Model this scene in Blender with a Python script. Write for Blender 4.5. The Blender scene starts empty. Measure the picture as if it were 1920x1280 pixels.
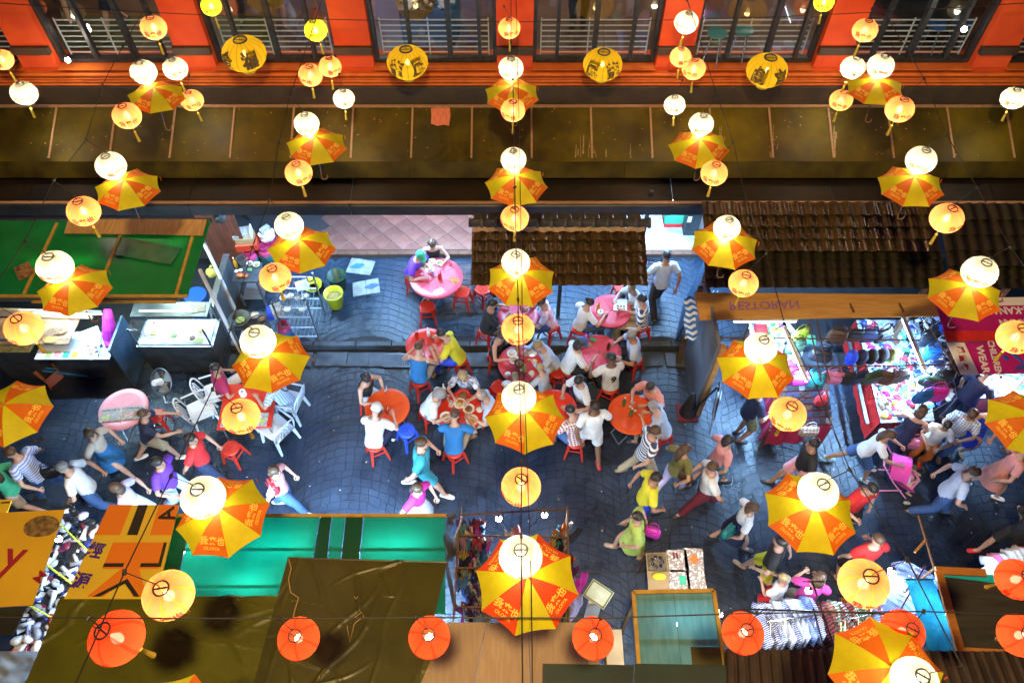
import bpy, math, random
from mathutils import Vector, Matrix, noise

# ------------------------------------------------------------------ camera, world, lights, exposure
SC = bpy.context.scene
COL = SC.collection
PI = math.pi
FPX, CH, CD = 1440.0, 12.5, math.radians(54)      # focal length in photo pixels, eye height, downward pitch
cam_data = bpy.data.cameras.new('camera')
cam_data.sensor_width = 36
cam_data.lens = 36 * FPX / 1920
cam_data.clip_end = 400
cam = bpy.data.objects.new('camera', cam_data)
COL.objects.link(cam)
cam.location = (0, 0, CH)
cam.rotation_euler = (PI / 2 - CD, 0, 0)
SC.camera = cam
SC.view_settings.view_transform = 'Standard'
SC.view_settings.look = 'None'
SC.view_settings.exposure = 0.0
SC.view_settings.gamma = 1.0
SC.view_settings.use_curve_mapping = False
SC.cycles.max_bounces = 5
SC.cycles.diffuse_bounces = 2
SC.cycles.glossy_bounces = 3
SC.cycles.transmission_bounces = 5
SC.cycles.transparent_max_bounces = 10
SC.cycles.adaptive_threshold = .03
SC.cycles.sample_clamp_indirect = 3.0
SC.cycles.caustics_reflective = False
SC.cycles.caustics_refractive = False

world = bpy.data.worlds.new('World')
SC.world = world
world.use_nodes = True
wn = world.node_tree
sky = wn.nodes.new('ShaderNodeTexSky')
sky.sky_type = 'NISHITA'
sky.sun_disc = False
sky.sun_elevation = math.radians(-3.0)
sky.ozone_density = 6.0
sky.sun_rotation = math.radians(200)
wn.links.new(sky.outputs[0], wn.nodes['Background'].inputs[0])
wn.nodes['Background'].inputs[1].default_value = 1.5

FLOOD_W = 10500.0        # the warm floodlight on the hotel wall high above the camera
LANTERN_W = 48.0         # bulbs in the white lanterns
TUBE_K = 2.3             # fluorescent tubes

random.seed(7)
def G(px, py, h=0.0):
    """photo pixel -> the point at height h that stands there"""
    u, v = (px - 960) / FPX, (py - 640) / FPX
    ry, rz = math.cos(CD) - v * math.sin(CD), -math.sin(CD) - v * math.cos(CD)
    t = (h - CH) / rz
    return Vector((u * t, ry * t, h))
def GY(px, py, y):
    u, v = (px - 960) / FPX, (py - 640) / FPX
    ry, rz = math.cos(CD) - v * math.sin(CD), -math.sin(CD) - v * math.cos(CD)
    t = y / ry
    return Vector((u * t, y, CH + rz * t))

# ------------------------------------------------------------------ mesh helpers
class MB:
    def __init__(s): s.v, s.f, s.m = [], [], []
    def add(s, vs, fs, mi=0):
        o = len(s.v); s.v += [tuple(a) for a in vs]
        s.f += [tuple(i + o for i in f) for f in fs]; s.m += [mi] * len(fs); return s
    def box(s, c, d, rz=0.0, mi=0, bev=0.0, M=None):
        x, y, z = d[0] / 2, d[1] / 2, d[2] / 2
        if bev:
            b = min(bev, x * .9, y * .9, z * .9)
            vs = []
            for k, (zz, q) in enumerate(((-z, b), (-z + b, 0), (z - b, 0), (z, b))):
                vs += [(-x + q, -y + q, zz), (x - q, -y + q, zz), (x - q, y - q, zz), (-x + q, y - q, zz)]
            fs = [(3, 2, 1, 0), (12, 13, 14, 15)]
            for k in range(3):
                for i in range(4):
                    j = (i + 1) % 4; fs.append((k * 4 + i, k * 4 + j, k * 4 + 4 + j, k * 4 + 4 + i))
        else:
            vs = [(-x, -y, -z), (x, -y, -z), (x, y, -z), (-x, y, -z), (-x, -y, z), (x, -y, z), (x, y, z), (-x, y, z)]
            fs = [(3, 2, 1, 0), (4, 5, 6, 7), (0, 1, 5, 4), (1, 2, 6, 5), (2, 3, 7, 6), (3, 0, 4, 7)]
        T = Matrix.Translation(Vector(c)) @ (M if M is not None else Matrix.Rotation(rz, 4, 'Z'))
        return s.add([T @ Vector(p) for p in vs], fs, mi)
    def bar(s, a, b, w, h=None, mi=0):
        a, b = Vector(a), Vector(b); d = b - a; L = d.length
        if L < 1e-6: return s
        q = d.to_track_quat('Y', 'Z').to_matrix().to_4x4()
        return s.box((a + b) / 2, (w, L, h or w), mi=mi, M=q)
    def loft(s, rings, mi=0, cap0=True, cap1=True, closed=True):
        n = len(rings[0]); vs = [p for r in rings for p in r]; fs = []
        for k in range(len(rings) - 1):
            for i in range(n if closed else n - 1):
                j = (i + 1) % n; fs.append((k * n + i, k * n + j, (k + 1) * n + j, (k + 1) * n + i))
        if cap0: fs.append(tuple(range(n - 1, -1, -1)))
        if cap1: fs.append(tuple((len(rings) - 1) * n + i for i in range(n)))
        return s.add(vs, fs, mi)
    def tube(s, pts, r, n=6, mi=0, cap=True, side=None):
        pts = [Vector(p) for p in pts]; rings = []
        ref = Vector(side) if side is not None else None
        for k, p in enumerate(pts):
            t = (pts[min(k + 1, len(pts) - 1)] - pts[max(k - 1, 0)])
            if t.length < 1e-9: t = Vector((0, 0, 1))
            t.normalize()
            if ref is None:
                ref = Vector((1, 0, 0)) if abs(t.x) < .8 else Vector((0, 1, 0))
            a = ref - t * ref.dot(t)
            if a.length < 1e-4: a = t.orthogonal()
            a.normalize(); b = t.cross(a); ref = a if side is None else Vector(side)
            rr = r[k] if isinstance(r, list) else r
            ra, rb = rr if isinstance(rr, tuple) else (rr, rr)
            rings.append([p + a * (ra * math.cos(2 * PI * i / n)) + b * (rb * math.sin(2 * PI * i / n)) for i in range(n)])
        return s.loft(rings, mi, cap, cap)
    def lathe(s, prof, n=16, c=(0, 0, 0), mi=0, cap0=False, cap1=False, wob=None):
        rings = []
        for r, z in prof:
            rings.append([Vector((c[0] + r * math.cos(2 * PI * i / n), c[1] + r * math.sin(2 * PI * i / n), c[2] + z)) for i in range(n)])
        return s.loft(rings, mi, cap0, cap1)
    def sphere(s, c, r, n=10, m=6, mi=0, M=None):
        rx, ry, rz = r if isinstance(r, tuple) else (r, r, r)
        rings = []
        for k in range(m + 1):
            a = -PI / 2 + PI * k / m; q = max(math.cos(a), .02)
            ring = [Vector((rx * q * math.cos(2 * PI * i / n), ry * q * math.sin(2 * PI * i / n), rz * math.sin(a))) for i in range(n)]
            if M is not None: ring = [M @ p for p in ring]
            rings.append([p + Vector(c) for p in ring])
        return s.loft(rings, mi)
    def grid(s, fn, nu, nv, mi=0, flip=False):
        vs = [fn(i / nu, j / nv) for j in range(nv + 1) for i in range(nu + 1)]; fs = []
        for j in range(nv):
            for i in range(nu):
                a = j * (nu + 1) + i; q = (a, a + 1, a + nu + 2, a + nu + 1)
                fs.append(q[::-1] if flip else q)
        return s.add(vs, fs, mi)
    def slab(s, corners, t, mi=0):
        """a flat or warped four-sided sheet with thickness t (down)"""
        c = [Vector(p) for p in corners]
        if (c[1] - c[0]).cross(c[2] - c[0]).z < 0: c.reverse()
        lo = [p - Vector((0, 0, t)) for p in c]; n = len(c)
        return s.add(c + lo, [tuple(range(n)), tuple(range(2 * n - 1, n - 1, -1))] + [(i, i + n, (i + 1) % n + n, (i + 1) % n) for i in range(n)], mi)
    def mesh(s, name, smooth=False):
        me = bpy.data.meshes.new(name); me.from_pydata(s.v, [], s.f); me.update()
        if any(s.m): me.polygons.foreach_set('material_index', s.m)
        if smooth: me.polygons.foreach_set('use_smooth', [True] * len(s.f))
        return me

def ob(name, me, mats=None, parent=None, loc=None, rot=None, M=None, scale=None):
    if isinstance(me, MB): me = me.mesh(name)
    o = bpy.data.objects.new(name, me); COL.objects.link(o)
    if mats is not None:
        if not isinstance(mats, (list, tuple)): mats = [mats]
        if len(me.materials) == 0:
            for m in mats: me.materials.append(m)
        else:
            for i, m in enumerate(mats):
                if me.materials[i] != m:
                    o.material_slots[i].link = 'OBJECT'; o.material_slots[i].material = m
    if parent is not None: o.parent = parent
    if M is not None: o.matrix_basis = M
    if loc is not None: o.location = loc
    if rot is not None: o.rotation_euler = rot
    if scale is not None: o.scale = scale if isinstance(scale, (tuple, Vector)) else (scale,) * 3
    return o
LABELS = {}
def tag(o, label, cat, group=None):
    o['label'] = label; o['category'] = cat
    if group: o['group'] = group
    if label in LABELS and not group: print('DUPLICATE LABEL', label)
    n = len(label.split())
    if n < 4 or n > 16: print('LABEL LENGTH', n, label)
    LABELS[label] = 1
    return o
def thing(name, label, cat, loc=(0, 0, 0), rz=0.0, group=None):
    e = bpy.data.objects.new(name, None); COL.objects.link(e)
    e.empty_display_size = .1; e.location = loc; e.rotation_euler = (0, 0, rz)
    return tag(e, label, cat, group)
def struct(name, me, m):
    o = ob(name, me, m); o['kind'] = 'structure'; return o

# ------------------------------------------------------------------ materials
MATS = {}
def lin(c):
    return tuple(c) + (1.0,) if len(c) == 3 else c
def pm(name, col, col2=None, scale=6.0, rough=.6, bump=0.0, metal=0.0, spec=.5, rand=0.0, detail=4.0, stretch=None, coord='Object', trans=0.0, ior=None, mixpos=(.35, .65), coat=0.0, bscale=None):
    if name in MATS: return MATS[name]
    m = bpy.data.materials.new(name); m.use_nodes = True; MATS[name] = m
    nt = m.node_tree; N, L = nt.nodes, nt.links
    b = N['Principled BSDF']; b.inputs['Roughness'].default_value = rough; b.inputs['Metallic'].default_value = metal
    b.inputs['Specular IOR Level'].default_value = spec
    if coat: b.inputs['Coat Weight'].default_value = coat; b.inputs['Coat Roughness'].default_value = .15
    if ior: b.inputs['IOR'].default_value = ior
    tc = N.new('ShaderNodeTexCoord'); src = tc.outputs[coord]
    if stretch:
        mp = N.new('ShaderNodeMapping'); mp.inputs['Scale'].default_value = stretch; L.new(src, mp.inputs[0]); src = mp.outputs[0]
    out = None
    nz = None
    if col2 is not None or bump:
        nz = N.new('ShaderNodeTexNoise'); nz.inputs['Scale'].default_value = scale; nz.inputs['Detail'].default_value = detail
        L.new(src, nz.inputs['Vector'])
    if col2 is not None:
        r = N.new('ShaderNodeValToRGB'); r.color_ramp.elements[0].position = mixpos[0]; r.color_ramp.elements[1].position = mixpos[1]
        r.color_ramp.elements[0].color = lin(col); r.color_ramp.elements[1].color = lin(col2)
        L.new(nz.outputs['Fac'], r.inputs[0]); out = r.outputs[0]
    if rand:
        oi = N.new('ShaderNodeObjectInfo'); mr = N.new('ShaderNodeMapRange')
        mr.inputs['To Min'].default_value = 1 - rand; mr.inputs['To Max'].default_value = 1 + rand
        L.new(oi.outputs['Random'], mr.inputs['Value'])
        mx = N.new('ShaderNodeMixRGB'); mx.blend_type = 'MULTIPLY'; mx.inputs[0].default_value = 1.0
        if out is not None: L.new(out, mx.inputs[1])
        else: mx.inputs[1].default_value = lin(col)
        L.new(mr.outputs[0], mx.inputs[2]); out = mx.outputs[0]
    if out is not None: L.new(out, b.inputs['Base Color'])
    else: b.inputs['Base Color'].default_value = lin(col)
    if bump:
        n2 = nz
        if bscale:
            n2 = N.new('ShaderNodeTexNoise'); n2.inputs['Scale'].default_value = bscale; n2.inputs['Detail'].default_value = 3
            L.new(src, n2.inputs['Vector'])
        bp = N.new('ShaderNodeBump'); bp.inputs['Strength'].default_value = bump; bp.inputs['Distance'].default_value = .02
        L.new(n2.outputs['Fac'], bp.inputs['Height']); L.new(bp.outputs[0], b.inputs['Normal'])
    if trans:
        t = N.new('ShaderNodeBsdfTranslucent'); mix = N.new('ShaderNodeMixShader'); mix.inputs[0].default_value = trans
        if out is not None: L.new(out, t.inputs[0])
        else: t.inputs[0].default_value = lin(col)
        L.new(b.outputs[0], mix.inputs[1]); L.new(t.outputs[0], mix.inputs[2]); L.new(mix.outputs[0], N['Material Output'].inputs[0])
    return m
def palette(name, cols, rough=.6, trans=0.0, stripes=0.0, bump=0.0):
    """colour picked per object from a list"""
    if name in MATS: return MATS[name]
    m = pm(name, cols[0], rough=rough, trans=trans, bump=bump, scale=20)
    nt = m.node_tree; N, L = nt.nodes, nt.links
    oi = N.new('ShaderNodeObjectInfo'); r = N.new('ShaderNodeValToRGB'); r.color_ramp.interpolation = 'CONSTANT'
    e = r.color_ramp.elements
    while len(e) < min(len(cols), 30): e.new(0.5)
    for i, c in enumerate(cols[:30]): e[i].position = i / len(cols); e[i].color = lin(c)
    L.new(oi.outputs['Random'], r.inputs[0]); out = r.outputs[0]
    if stripes:
        tc = N.new('ShaderNodeTexCoord'); w = N.new('ShaderNodeTexWave'); w.inputs['Scale'].default_value = stripes
        w.inputs['Distortion'].default_value = 3.0; L.new(tc.outputs['Object'], w.inputs['Vector'])
        mp = N.new('ShaderNodeMath'); mp.operation = 'ADD'; L.new(oi.outputs['Random'], mp.inputs[0]); mp.inputs[1].default_value = .37
        fr = N.new('ShaderNodeMath'); fr.operation = 'FRACT'; L.new(mp.outputs[0], fr.inputs[0])
        r2 = N.new('ShaderNodeValToRGB'); r2.color_ramp.interpolation = 'CONSTANT'; e = r2.color_ramp.elements
        while len(e) < min(len(cols), 30): e.new(0.5)
        for i, c in enumerate(cols[:30]): e[i].position = i / len(cols); e[i].color = lin(c)
        L.new(fr.outputs[0], r2.inputs[0])
        st = N.new('ShaderNodeMath'); st.operation = 'GREATER_THAN'; st.inputs[1].default_value = .62; L.new(w.outputs['Fac'], st.inputs[0])
        mx = N.new('ShaderNodeMixRGB'); L.new(st.outputs[0], mx.inputs[0]); L.new(out, mx.inputs[1]); L.new(r2.outputs[0], mx.inputs[2]); out = mx.outputs[0]
    for n in N:
        if n.type == 'BSDF_PRINCIPLED': L.new(out, n.inputs['Base Color'])
        if n.type == 'BSDF_TRANSLUCENT': L.new(out, n.inputs[0])
    return m
def emis(name, col, s):
    if name in MATS: return MATS[name]
    m = bpy.data.materials.new(name); m.use_nodes = True; MATS[name] = m
    b = m.node_tree.nodes['Principled BSDF']; b.inputs['Base Color'].default_value = lin(col)
    b.inputs['Emission Color'].default_value = lin(col); b.inputs['Emission Strength'].default_value = s
    return m
def paper(name, col, clear=.3, seam=None, nseam=8):
    """thin lantern paper: light comes through it"""
    if name in MATS: return MATS[name]
    m = bpy.data.materials.new(name); m.use_nodes = True; MATS[name] = m
    nt = m.node_tree; N, L = nt.nodes, nt.links; N.remove(N['Principled BSDF'])
    t = N.new('ShaderNodeBsdfTranslucent'); d = N.new('ShaderNodeBsdfDiffuse'); tr = N.new('ShaderNodeBsdfTransparent')
    tr.inputs[0].default_value = lin(tuple(min(1, c * .6 + .4) for c in col))
    a = N.new('ShaderNodeMixShader'); a.inputs[0].default_value = .3
    L.new(t.outputs[0], a.inputs[1]); L.new(d.outputs[0], a.inputs[2])
    mx = N.new('ShaderNodeMixShader'); mx.inputs[0].default_value = clear
    L.new(a.outputs[0], mx.inputs[1]); L.new(tr.outputs[0], mx.inputs[2]); L.new(mx.outputs[0], N['Material Output'].inputs[0])
    if seam:
        tc = N.new('ShaderNodeTexCoord'); sp = N.new('ShaderNodeSeparateXYZ'); L.new(tc.outputs['Object'], sp.inputs[0])
        at = N.new('ShaderNodeMath'); at.operation = 'ARCTAN2'; L.new(sp.outputs[1], at.inputs[0]); L.new(sp.outputs[0], at.inputs[1])
        mu = N.new('ShaderNodeMath'); mu.operation = 'MULTIPLY'; mu.inputs[1].default_value = nseam / 2; L.new(at.outputs[0], mu.inputs[0])
        si = N.new('ShaderNodeMath'); si.operation = 'SINE'; L.new(mu.outputs[0], si.inputs[0])
        ab = N.new('ShaderNodeMath'); ab.operation = 'ABSOLUTE'; L.new(si.outputs[0], ab.inputs[0])
        lt = N.new('ShaderNodeMath'); lt.operation = 'LESS_THAN'; lt.inputs[1].default_value = .2; L.new(ab.outputs[0], lt.inputs[0])
        c = N.new('ShaderNodeMixRGB'); c.inputs[1].default_value = lin(col); c.inputs[2].default_value = lin(seam); L.new(lt.outputs[0], c.inputs[0])
        L.new(c.outputs[0], t.inputs[0]); L.new(c.outputs[0], d.inputs[0])
        q = N.new('ShaderNodeMath'); q.operation = 'MULTIPLY_ADD'; q.inputs[1].default_value = -clear * .7; q.inputs[2].default_value = clear
        L.new(lt.outputs[0], q.inputs[0]); L.new(q.outputs[0], mx.inputs[0])
    else:
        t.inputs[0].default_value = lin(col); d.inputs[0].default_value = lin(col)
    return m
def glass(name, col=(.9, .95, 1), clear=.86, rough=.05):
    if name in MATS: return MATS[name]
    m = bpy.data.materials.new(name); m.use_nodes = True; MATS[name] = m
    nt = m.node_tree; N, L = nt.nodes, nt.links; N.remove(N['Principled BSDF'])
    g = N.new('ShaderNodeBsdfGlossy'); g.inputs['Roughness'].default_value = rough; g.inputs[0].default_value = (.9, .9, .9, 1)
    tr = N.new('ShaderNodeBsdfTransparent'); tr.inputs[0].default_value = lin(col)
    lw = N.new('ShaderNodeLayerWeight'); lw.inputs[0].default_value = .5
    fr = N.new('ShaderNodeMath'); fr.operation = 'POWER'; fr.inputs[1].default_value = 5.0; L.new(lw.outputs['Facing'], fr.inputs[0])
    mu = N.new('ShaderNodeMath'); mu.operation = 'MULTIPLY_ADD'; mu.inputs[1].default_value = .8; mu.inputs[2].default_value = (1 - clear) * .5 + .01; mu.use_clamp = True
    L.new(fr.outputs[0], mu.inputs[0])
    mx = N.new('ShaderNodeMixShader'); L.new(mu.outputs[0], mx.inputs[0]); L.new(tr.outputs[0], mx.inputs[1]); L.new(g.outputs[0], mx.inputs[2])
    L.new(mx.outputs[0], N['Material Output'].inputs[0]); return m

# ------------------------------------------------------------------ lettering: outlines of the glyphs as flat meshes
_TXT = {}
def text_geo(body, bold=0.0, spacing=1.0):
    """(verts, faces) of the words, centred, one unit tall"""
    k = (body, bold, spacing)
    if k in _TXT: return _TXT[k]
    c = bpy.data.curves.new('lettering', 'FONT'); c.body = body; c.size = 1.0; c.resolution_u = 3; c.offset = bold
    c.align_x = 'CENTER'; c.align_y = 'CENTER'; c.space_character = spacing; c.space_line = .85
    o = bpy.data.objects.new('lettering', c); COL.objects.link(o)
    dg = bpy.context.evaluated_depsgraph_get(); e = o.evaluated_get(dg); me = e.to_mesh()
    vs = [v.co.copy() for v in me.vertices]; fs = [tuple(p.vertices) for p in me.polygons]
    e.to_mesh_clear(); bpy.data.objects.remove(o); bpy.data.curves.remove(c)
    if vs:
        cx = (min(v.x for v in vs) + max(v.x for v in vs)) / 2; cy = (min(v.y for v in vs) + max(v.y for v in vs)) / 2
        vs = [Vector((v.x - cx, v.y - cy, 0)) for v in vs]
    _TXT[k] = (vs, fs); return _TXT[k]
def letters(body, mat, parent, M, size, bold=.02, spacing=1.0, name='lettering', sx=1.0):
    vs, fs = text_geo(body, bold, spacing)
    mb = MB().add([Vector((v.x * size * sx, v.y * size, 0)) for v in vs], fs)
    return ob(name, mb, mat, parent, M=M)
def quadmap(c, u, v):
    """bilinear point of a four-cornered sheet c = (near-left, near-right, far-right, far-left)"""
    return (c[0] * (1 - u) + c[1] * u) * (1 - v) + (c[3] * (1 - u) + c[2] * u) * v
def letters_on(body, mat, parent, corners, u, v, h, rot=0.0, bold=.02, lift=.004, sx=1.0, mirror=False):
    """letters laid on a sheet given in world coordinates: centre (u, v), height h metres, turned rot"""
    c = [Vector(p) for p in corners]
    X = (c[1] - c[0]).normalized(); nrm = X.cross(c[3] - c[0]).normalized(); Y = nrm.cross(X)
    o = quadmap(c, u, v) + nrm * lift
    ca, sa = math.cos(rot), math.sin(rot)
    vs, fs = text_geo(body, bold)
    q = []
    for p in vs:
        x, y = p.x * h * sx * (-1 if mirror else 1), p.y * h
        q.append(o + X * (x * ca - y * sa) + Y * (x * sa + y * ca))
    return ob('lettering', MB().add(q, fs), mat, parent)

# words needed (made first, while the scene is small)
for w_ in ('我来也', 'OLOIYA', 'RESTORAN', 'CHILDREN', 'WEAR', 'KANAK-KANAK', 'PAKAIAN', '威 童 裝', 'K', 'A', '經', '源', 'y', 'M', '9', '福', '龍', '鳳', '囍', '劇', '言', '金'):
    text_geo(w_, .02)
# ------------------------------------------------------------------ common materials
M_steel = pm('stainless_steel', (.42, .45, .48), (.3, .33, .36), 3, rough=.32, metal=.85, stretch=(1, 14, 1), bump=.05)
M_dsteel = pm('dark_steel', (.05, .06, .07), (.09, .1, .115), 5, rough=.38, metal=.5, bump=.05)
M_black = pm('black_paint', (.012, .013, .015), (.03, .03, .03), 9, rough=.5)
M_wire = pm('wire_rubber', (.012, .011, .01), rough=.6)
M_wood = pm('raw_timber', (.5, .27, .09), (.36, .17, .05), 7, rough=.7, stretch=(1, 6, 1), bump=.15)
M_ply = pm('plywood', (.55, .33, .12), (.42, .23, .07), 4, rough=.75, stretch=(6, 1, 1), bump=.1)
M_rust = pm('rusty_pipe', (.07, .035, .02), (.14, .07, .035), 14, rough=.75, bump=.2)
M_white = pm('white_plastic', (.78, .8, .84), (.68, .7, .76), 5, rough=.42, rand=.05)
M_card = pm('cardboard', (.42, .27, .14), (.34, .21, .1), 5, rough=.85, bump=.08)
M_chrome = pm('bright_metal', (.7, .7, .72), rough=.18, metal=1.0)
M_tube = emis('fluorescent_tube', (.78, .9, 1.0), 26)
M_tubew = emis('warm_tube', (1.0, .9, .78), 9)
M_bulb = emis('bulb_glass', (1.0, .97, .92), 60)

def tube_lamp(name, label, a, b, watts, col=(.3, .6, 1.0), group=None, r=.018, cat='lamp', mat=None, light=True, up=0.0):
    """fluorescent tube with its batten and the light it gives"""
    a, b = Vector(a), Vector(b); mid = (a + b) / 2; d = b - a; L = d.length
    t = thing(name, label, cat, mid, 0, group)
    q = d.to_track_quat('X', 'Z').to_matrix().to_4x4()
    ob('tube', MB().tube([(-L / 2, 0, 0), (L / 2, 0, 0)], r, 8), mat or M_tube, t, M=q)
    if not up: ob('batten', MB().box((0, 0, r + .03), (L * 1.03, .045, .04)), M_white, t, M=q)
    else:
        for sx in (-1, 1): ob('end_cap', MB().box((sx * L / 2, 0, 0), (.03, .05, .05)), M_white, t, M=q)
    if light:
        ld = bpy.data.lights.new('tube_light', 'AREA'); ld.shape = 'RECTANGLE'; ld.size = L; ld.size_y = .05
        ld.energy = watts * TUBE_K; ld.color = col; ld.spread = PI
        lo = bpy.data.objects.new('tube_light', ld); COL.objects.link(lo); lo.parent = t
        lo.matrix_basis = q @ Matrix.Translation((0, 0, -r - .012))
    if up:
        ld = bpy.data.lights.new('tube_light', 'AREA'); ld.shape = 'RECTANGLE'; ld.size = L; ld.size_y = .05; ld.energy = up; ld.color = col
        lo = bpy.data.objects.new('tube_light', ld); COL.objects.link(lo); lo.parent = t; lo.matrix_basis = q @ Matrix.Translation((0, 0, r + .012)) @ Matrix.Rotation(PI, 4, 'X')
    return t
def bulb_lamp(label, p, watts, col=(.85, .93, 1.0), r=.045, cord=None):
    t = thing('light_bulb', label, 'light bulb', p)
    ob('glass', MB().lathe([(.004, -r), (r * .75, -r * .72), (r, 0), (r * .75, r * .7), (r * .42, r * 1.2)], 12, cap0=True, cap1=True).mesh('glass', True), M_bulb, t)
    ob('socket', MB().lathe([(r * .5, r * 1.15), (r * .5, r * 2.2), (r * .2, r * 2.5)], 10, cap0=True, cap1=True), M_black, t)
    if cord is not None:
        c = Vector(cord) - Vector(p); ob('cord', MB().tube([(0, 0, r * 2.4), c * .5 + Vector((0, 0, -.05)), c], .006, 5), M_wire, t)
    ld = bpy.data.lights.new('bulb_light', 'POINT'); ld.energy = watts; ld.color = col; ld.shadow_soft_size = r
    lo = bpy.data.objects.new('bulb_light', ld); COL.objects.link(lo); lo.parent = t; lo.location = (0, 0, -r * 1.5)
    return t

# ------------------------------------------------------------------ ground
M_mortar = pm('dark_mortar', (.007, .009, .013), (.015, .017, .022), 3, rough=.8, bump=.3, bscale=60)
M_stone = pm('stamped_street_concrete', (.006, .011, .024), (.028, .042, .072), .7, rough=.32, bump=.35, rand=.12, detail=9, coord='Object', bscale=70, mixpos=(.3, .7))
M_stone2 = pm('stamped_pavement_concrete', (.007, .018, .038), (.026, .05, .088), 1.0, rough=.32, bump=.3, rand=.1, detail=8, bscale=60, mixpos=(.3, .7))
def stain(m, r0, r1, amount=.55):
    """worn, greasy and damp areas: broad noise in colour and gloss"""
    nt = m.node_tree; N, L = nt.nodes, nt.links; b = N['Principled BSDF']
    tc = N.new('ShaderNodeTexCoord'); nz = N.new('ShaderNodeTexNoise'); nz.inputs['Scale'].default_value = .55; nz.inputs['Detail'].default_value = 7; nz.inputs['Roughness'].default_value = .65
    L.new(tc.outputs['Object'], nz.inputs['Vector'])
    mr = N.new('ShaderNodeMapRange'); mr.inputs['From Min'].default_value = .35; mr.inputs['From Max'].default_value = .65; mr.inputs['To Min'].default_value = r0; mr.inputs['To Max'].default_value = r1
    L.new(nz.outputs['Fac'], mr.inputs['Value']); L.new(mr.outputs[0], b.inputs['Roughness'])
    m2 = N.new('ShaderNodeMapRange'); m2.inputs['From Min'].default_value = .35; m2.inputs['From Max'].default_value = .62; m2.inputs['To Min'].default_value = 1 - amount; m2.inputs['To Max'].default_value = 1.35
    L.new(nz.outputs['Fac'], m2.inputs['Value'])
    src = b.inputs['Base Color'].links[0].from_socket; mx = N.new('ShaderNodeMixRGB'); mx.blend_type = 'MULTIPLY'; mx.inputs[0].default_value = 1
    L.new(src, mx.inputs[1]); L.new(m2.outputs[0], mx.inputs[2]); L.new(mx.outputs[0], b.inputs['Base Color'])
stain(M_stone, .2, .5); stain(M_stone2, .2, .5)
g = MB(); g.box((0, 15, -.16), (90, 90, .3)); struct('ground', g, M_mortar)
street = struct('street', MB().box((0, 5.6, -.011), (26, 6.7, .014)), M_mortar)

def fan_stones(x0, x1, y0, y1, W=1.9, s=.15, R=1.35, w=.175):
    """segmental-arch setts: each a small quad with its joints"""
    out = []
    c0 = int(math.floor(x0 / W)) - 1; c1 = int(math.ceil(x1 / W)) + 1
    for c in range(c0, c1 + 1):
        cx = (c + .5) * W; half = math.asin(min(.999, W / 2 / R))
        for k in range(int((y0 - R) / s) - 2, int((y1) / s) + 2):
            yb = k * s; n = max(3, int(round(2 * half * R / w)))
            for i in range(n):
                a0, a1 = -half + 2 * half * i / n, -half + 2 * half * (i + 1) / n
                def jt(ii, kk, rowside):
                    an = -half + 2 * half * ii / n
                    e = 0 if ii in (0, n) else .05 * noise.noise(Vector((c * 7.1 + ii * 2.3, kk * 3.7 + rowside * .0, 4.2)))
                    dy = .03 * noise.noise(Vector((c * 5.3 + an * 2.2, kk * 1.9, 9.1)))
                    return an + e, dy
                q = []
                for (ii, kk, gx, gy) in ((i, k, .003, .003), (i + 1, k, -.003, .003), (i + 1, k + 1, -.003, -.003), (i, k + 1, .003, -.003)):
                    aa, _ = jt(ii, k, 0); dy = .055 * noise.noise(Vector((c * 5.3 + ii * .8, kk * 1.9, 9.1)))
                    q.append((cx + R * math.sin(aa) + gx, kk * s + dy + R * math.cos(aa) - R * math.cos(half) + gy))
                mx = sum(p[0] for p in q) / 4; my = sum(p[1] for p in q) / 4
                if x0 < mx < x1 and y0 < my < y1: out.append(q)
    return out
def stone_mesh(mb, q, z, h):
    cx = sum(p[0] for p in q) / 4; cy = sum(p[1] for p in q) / 4
    top = [(cx + (p[0] - cx) * .965, cy + (p[1] - cy) * .965, z + h) for p in q]
    bot = [(p[0], p[1], z) for p in q]
    mb.add(bot + top, [(4, 5, 6, 7), (0, 1, 5, 4), (1, 2, 6, 5), (2, 3, 7, 6), (3, 0, 4, 7)])
st = fan_stones(-10.5, 10.5, 2.6, 8.42)
st.sort(key=lambda q: abs(q[0][0] + 1.2) * .8 + abs(q[0][1] - 5.9))
rest = MB()
for i, q in enumerate(st):
    h = .009 + .004 * noise.noise(Vector((q[0][0] * 9, q[0][1] * 9, 1)))
    if i < 300:
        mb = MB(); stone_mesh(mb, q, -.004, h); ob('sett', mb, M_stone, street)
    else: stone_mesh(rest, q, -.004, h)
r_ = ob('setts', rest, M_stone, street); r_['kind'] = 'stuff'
# long straight expansion joints across the street
for yy in (7.22, 4.38):
    ob('joint_strip', MB().box((0, yy, .006), (21, .022, .012)), M_black, street)

# raised pavement under the awning side
pave = struct('pavement', MB().box((0, 10.1, .066), (24, 2.25, .15)), M_mortar)
ps = fan_stones(-5.4, 5.0, 9.03, 11.2)
rest = MB()
ps.sort(key=lambda q: abs(q[0][0] + 2.0) * .8 + abs(q[0][1] - 9.9))
for i, q in enumerate(ps):
    if i < 120:
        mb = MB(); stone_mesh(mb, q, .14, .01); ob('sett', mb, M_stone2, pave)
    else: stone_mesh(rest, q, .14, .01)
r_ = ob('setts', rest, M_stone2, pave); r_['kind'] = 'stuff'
M_kerb = pm('kerb_concrete', (.02, .032, .05), (.06, .08, .11), 4, rough=.6, bump=.4, rand=.15)
x = -9.5
while x < 9.5:
    L = random.uniform(.7, 1.0)
    ob('kerb_block', MB().box((x + L / 2, 8.93, .068), (L - .012, .12, .158), bev=.012), M_kerb, pave); x += L
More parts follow.
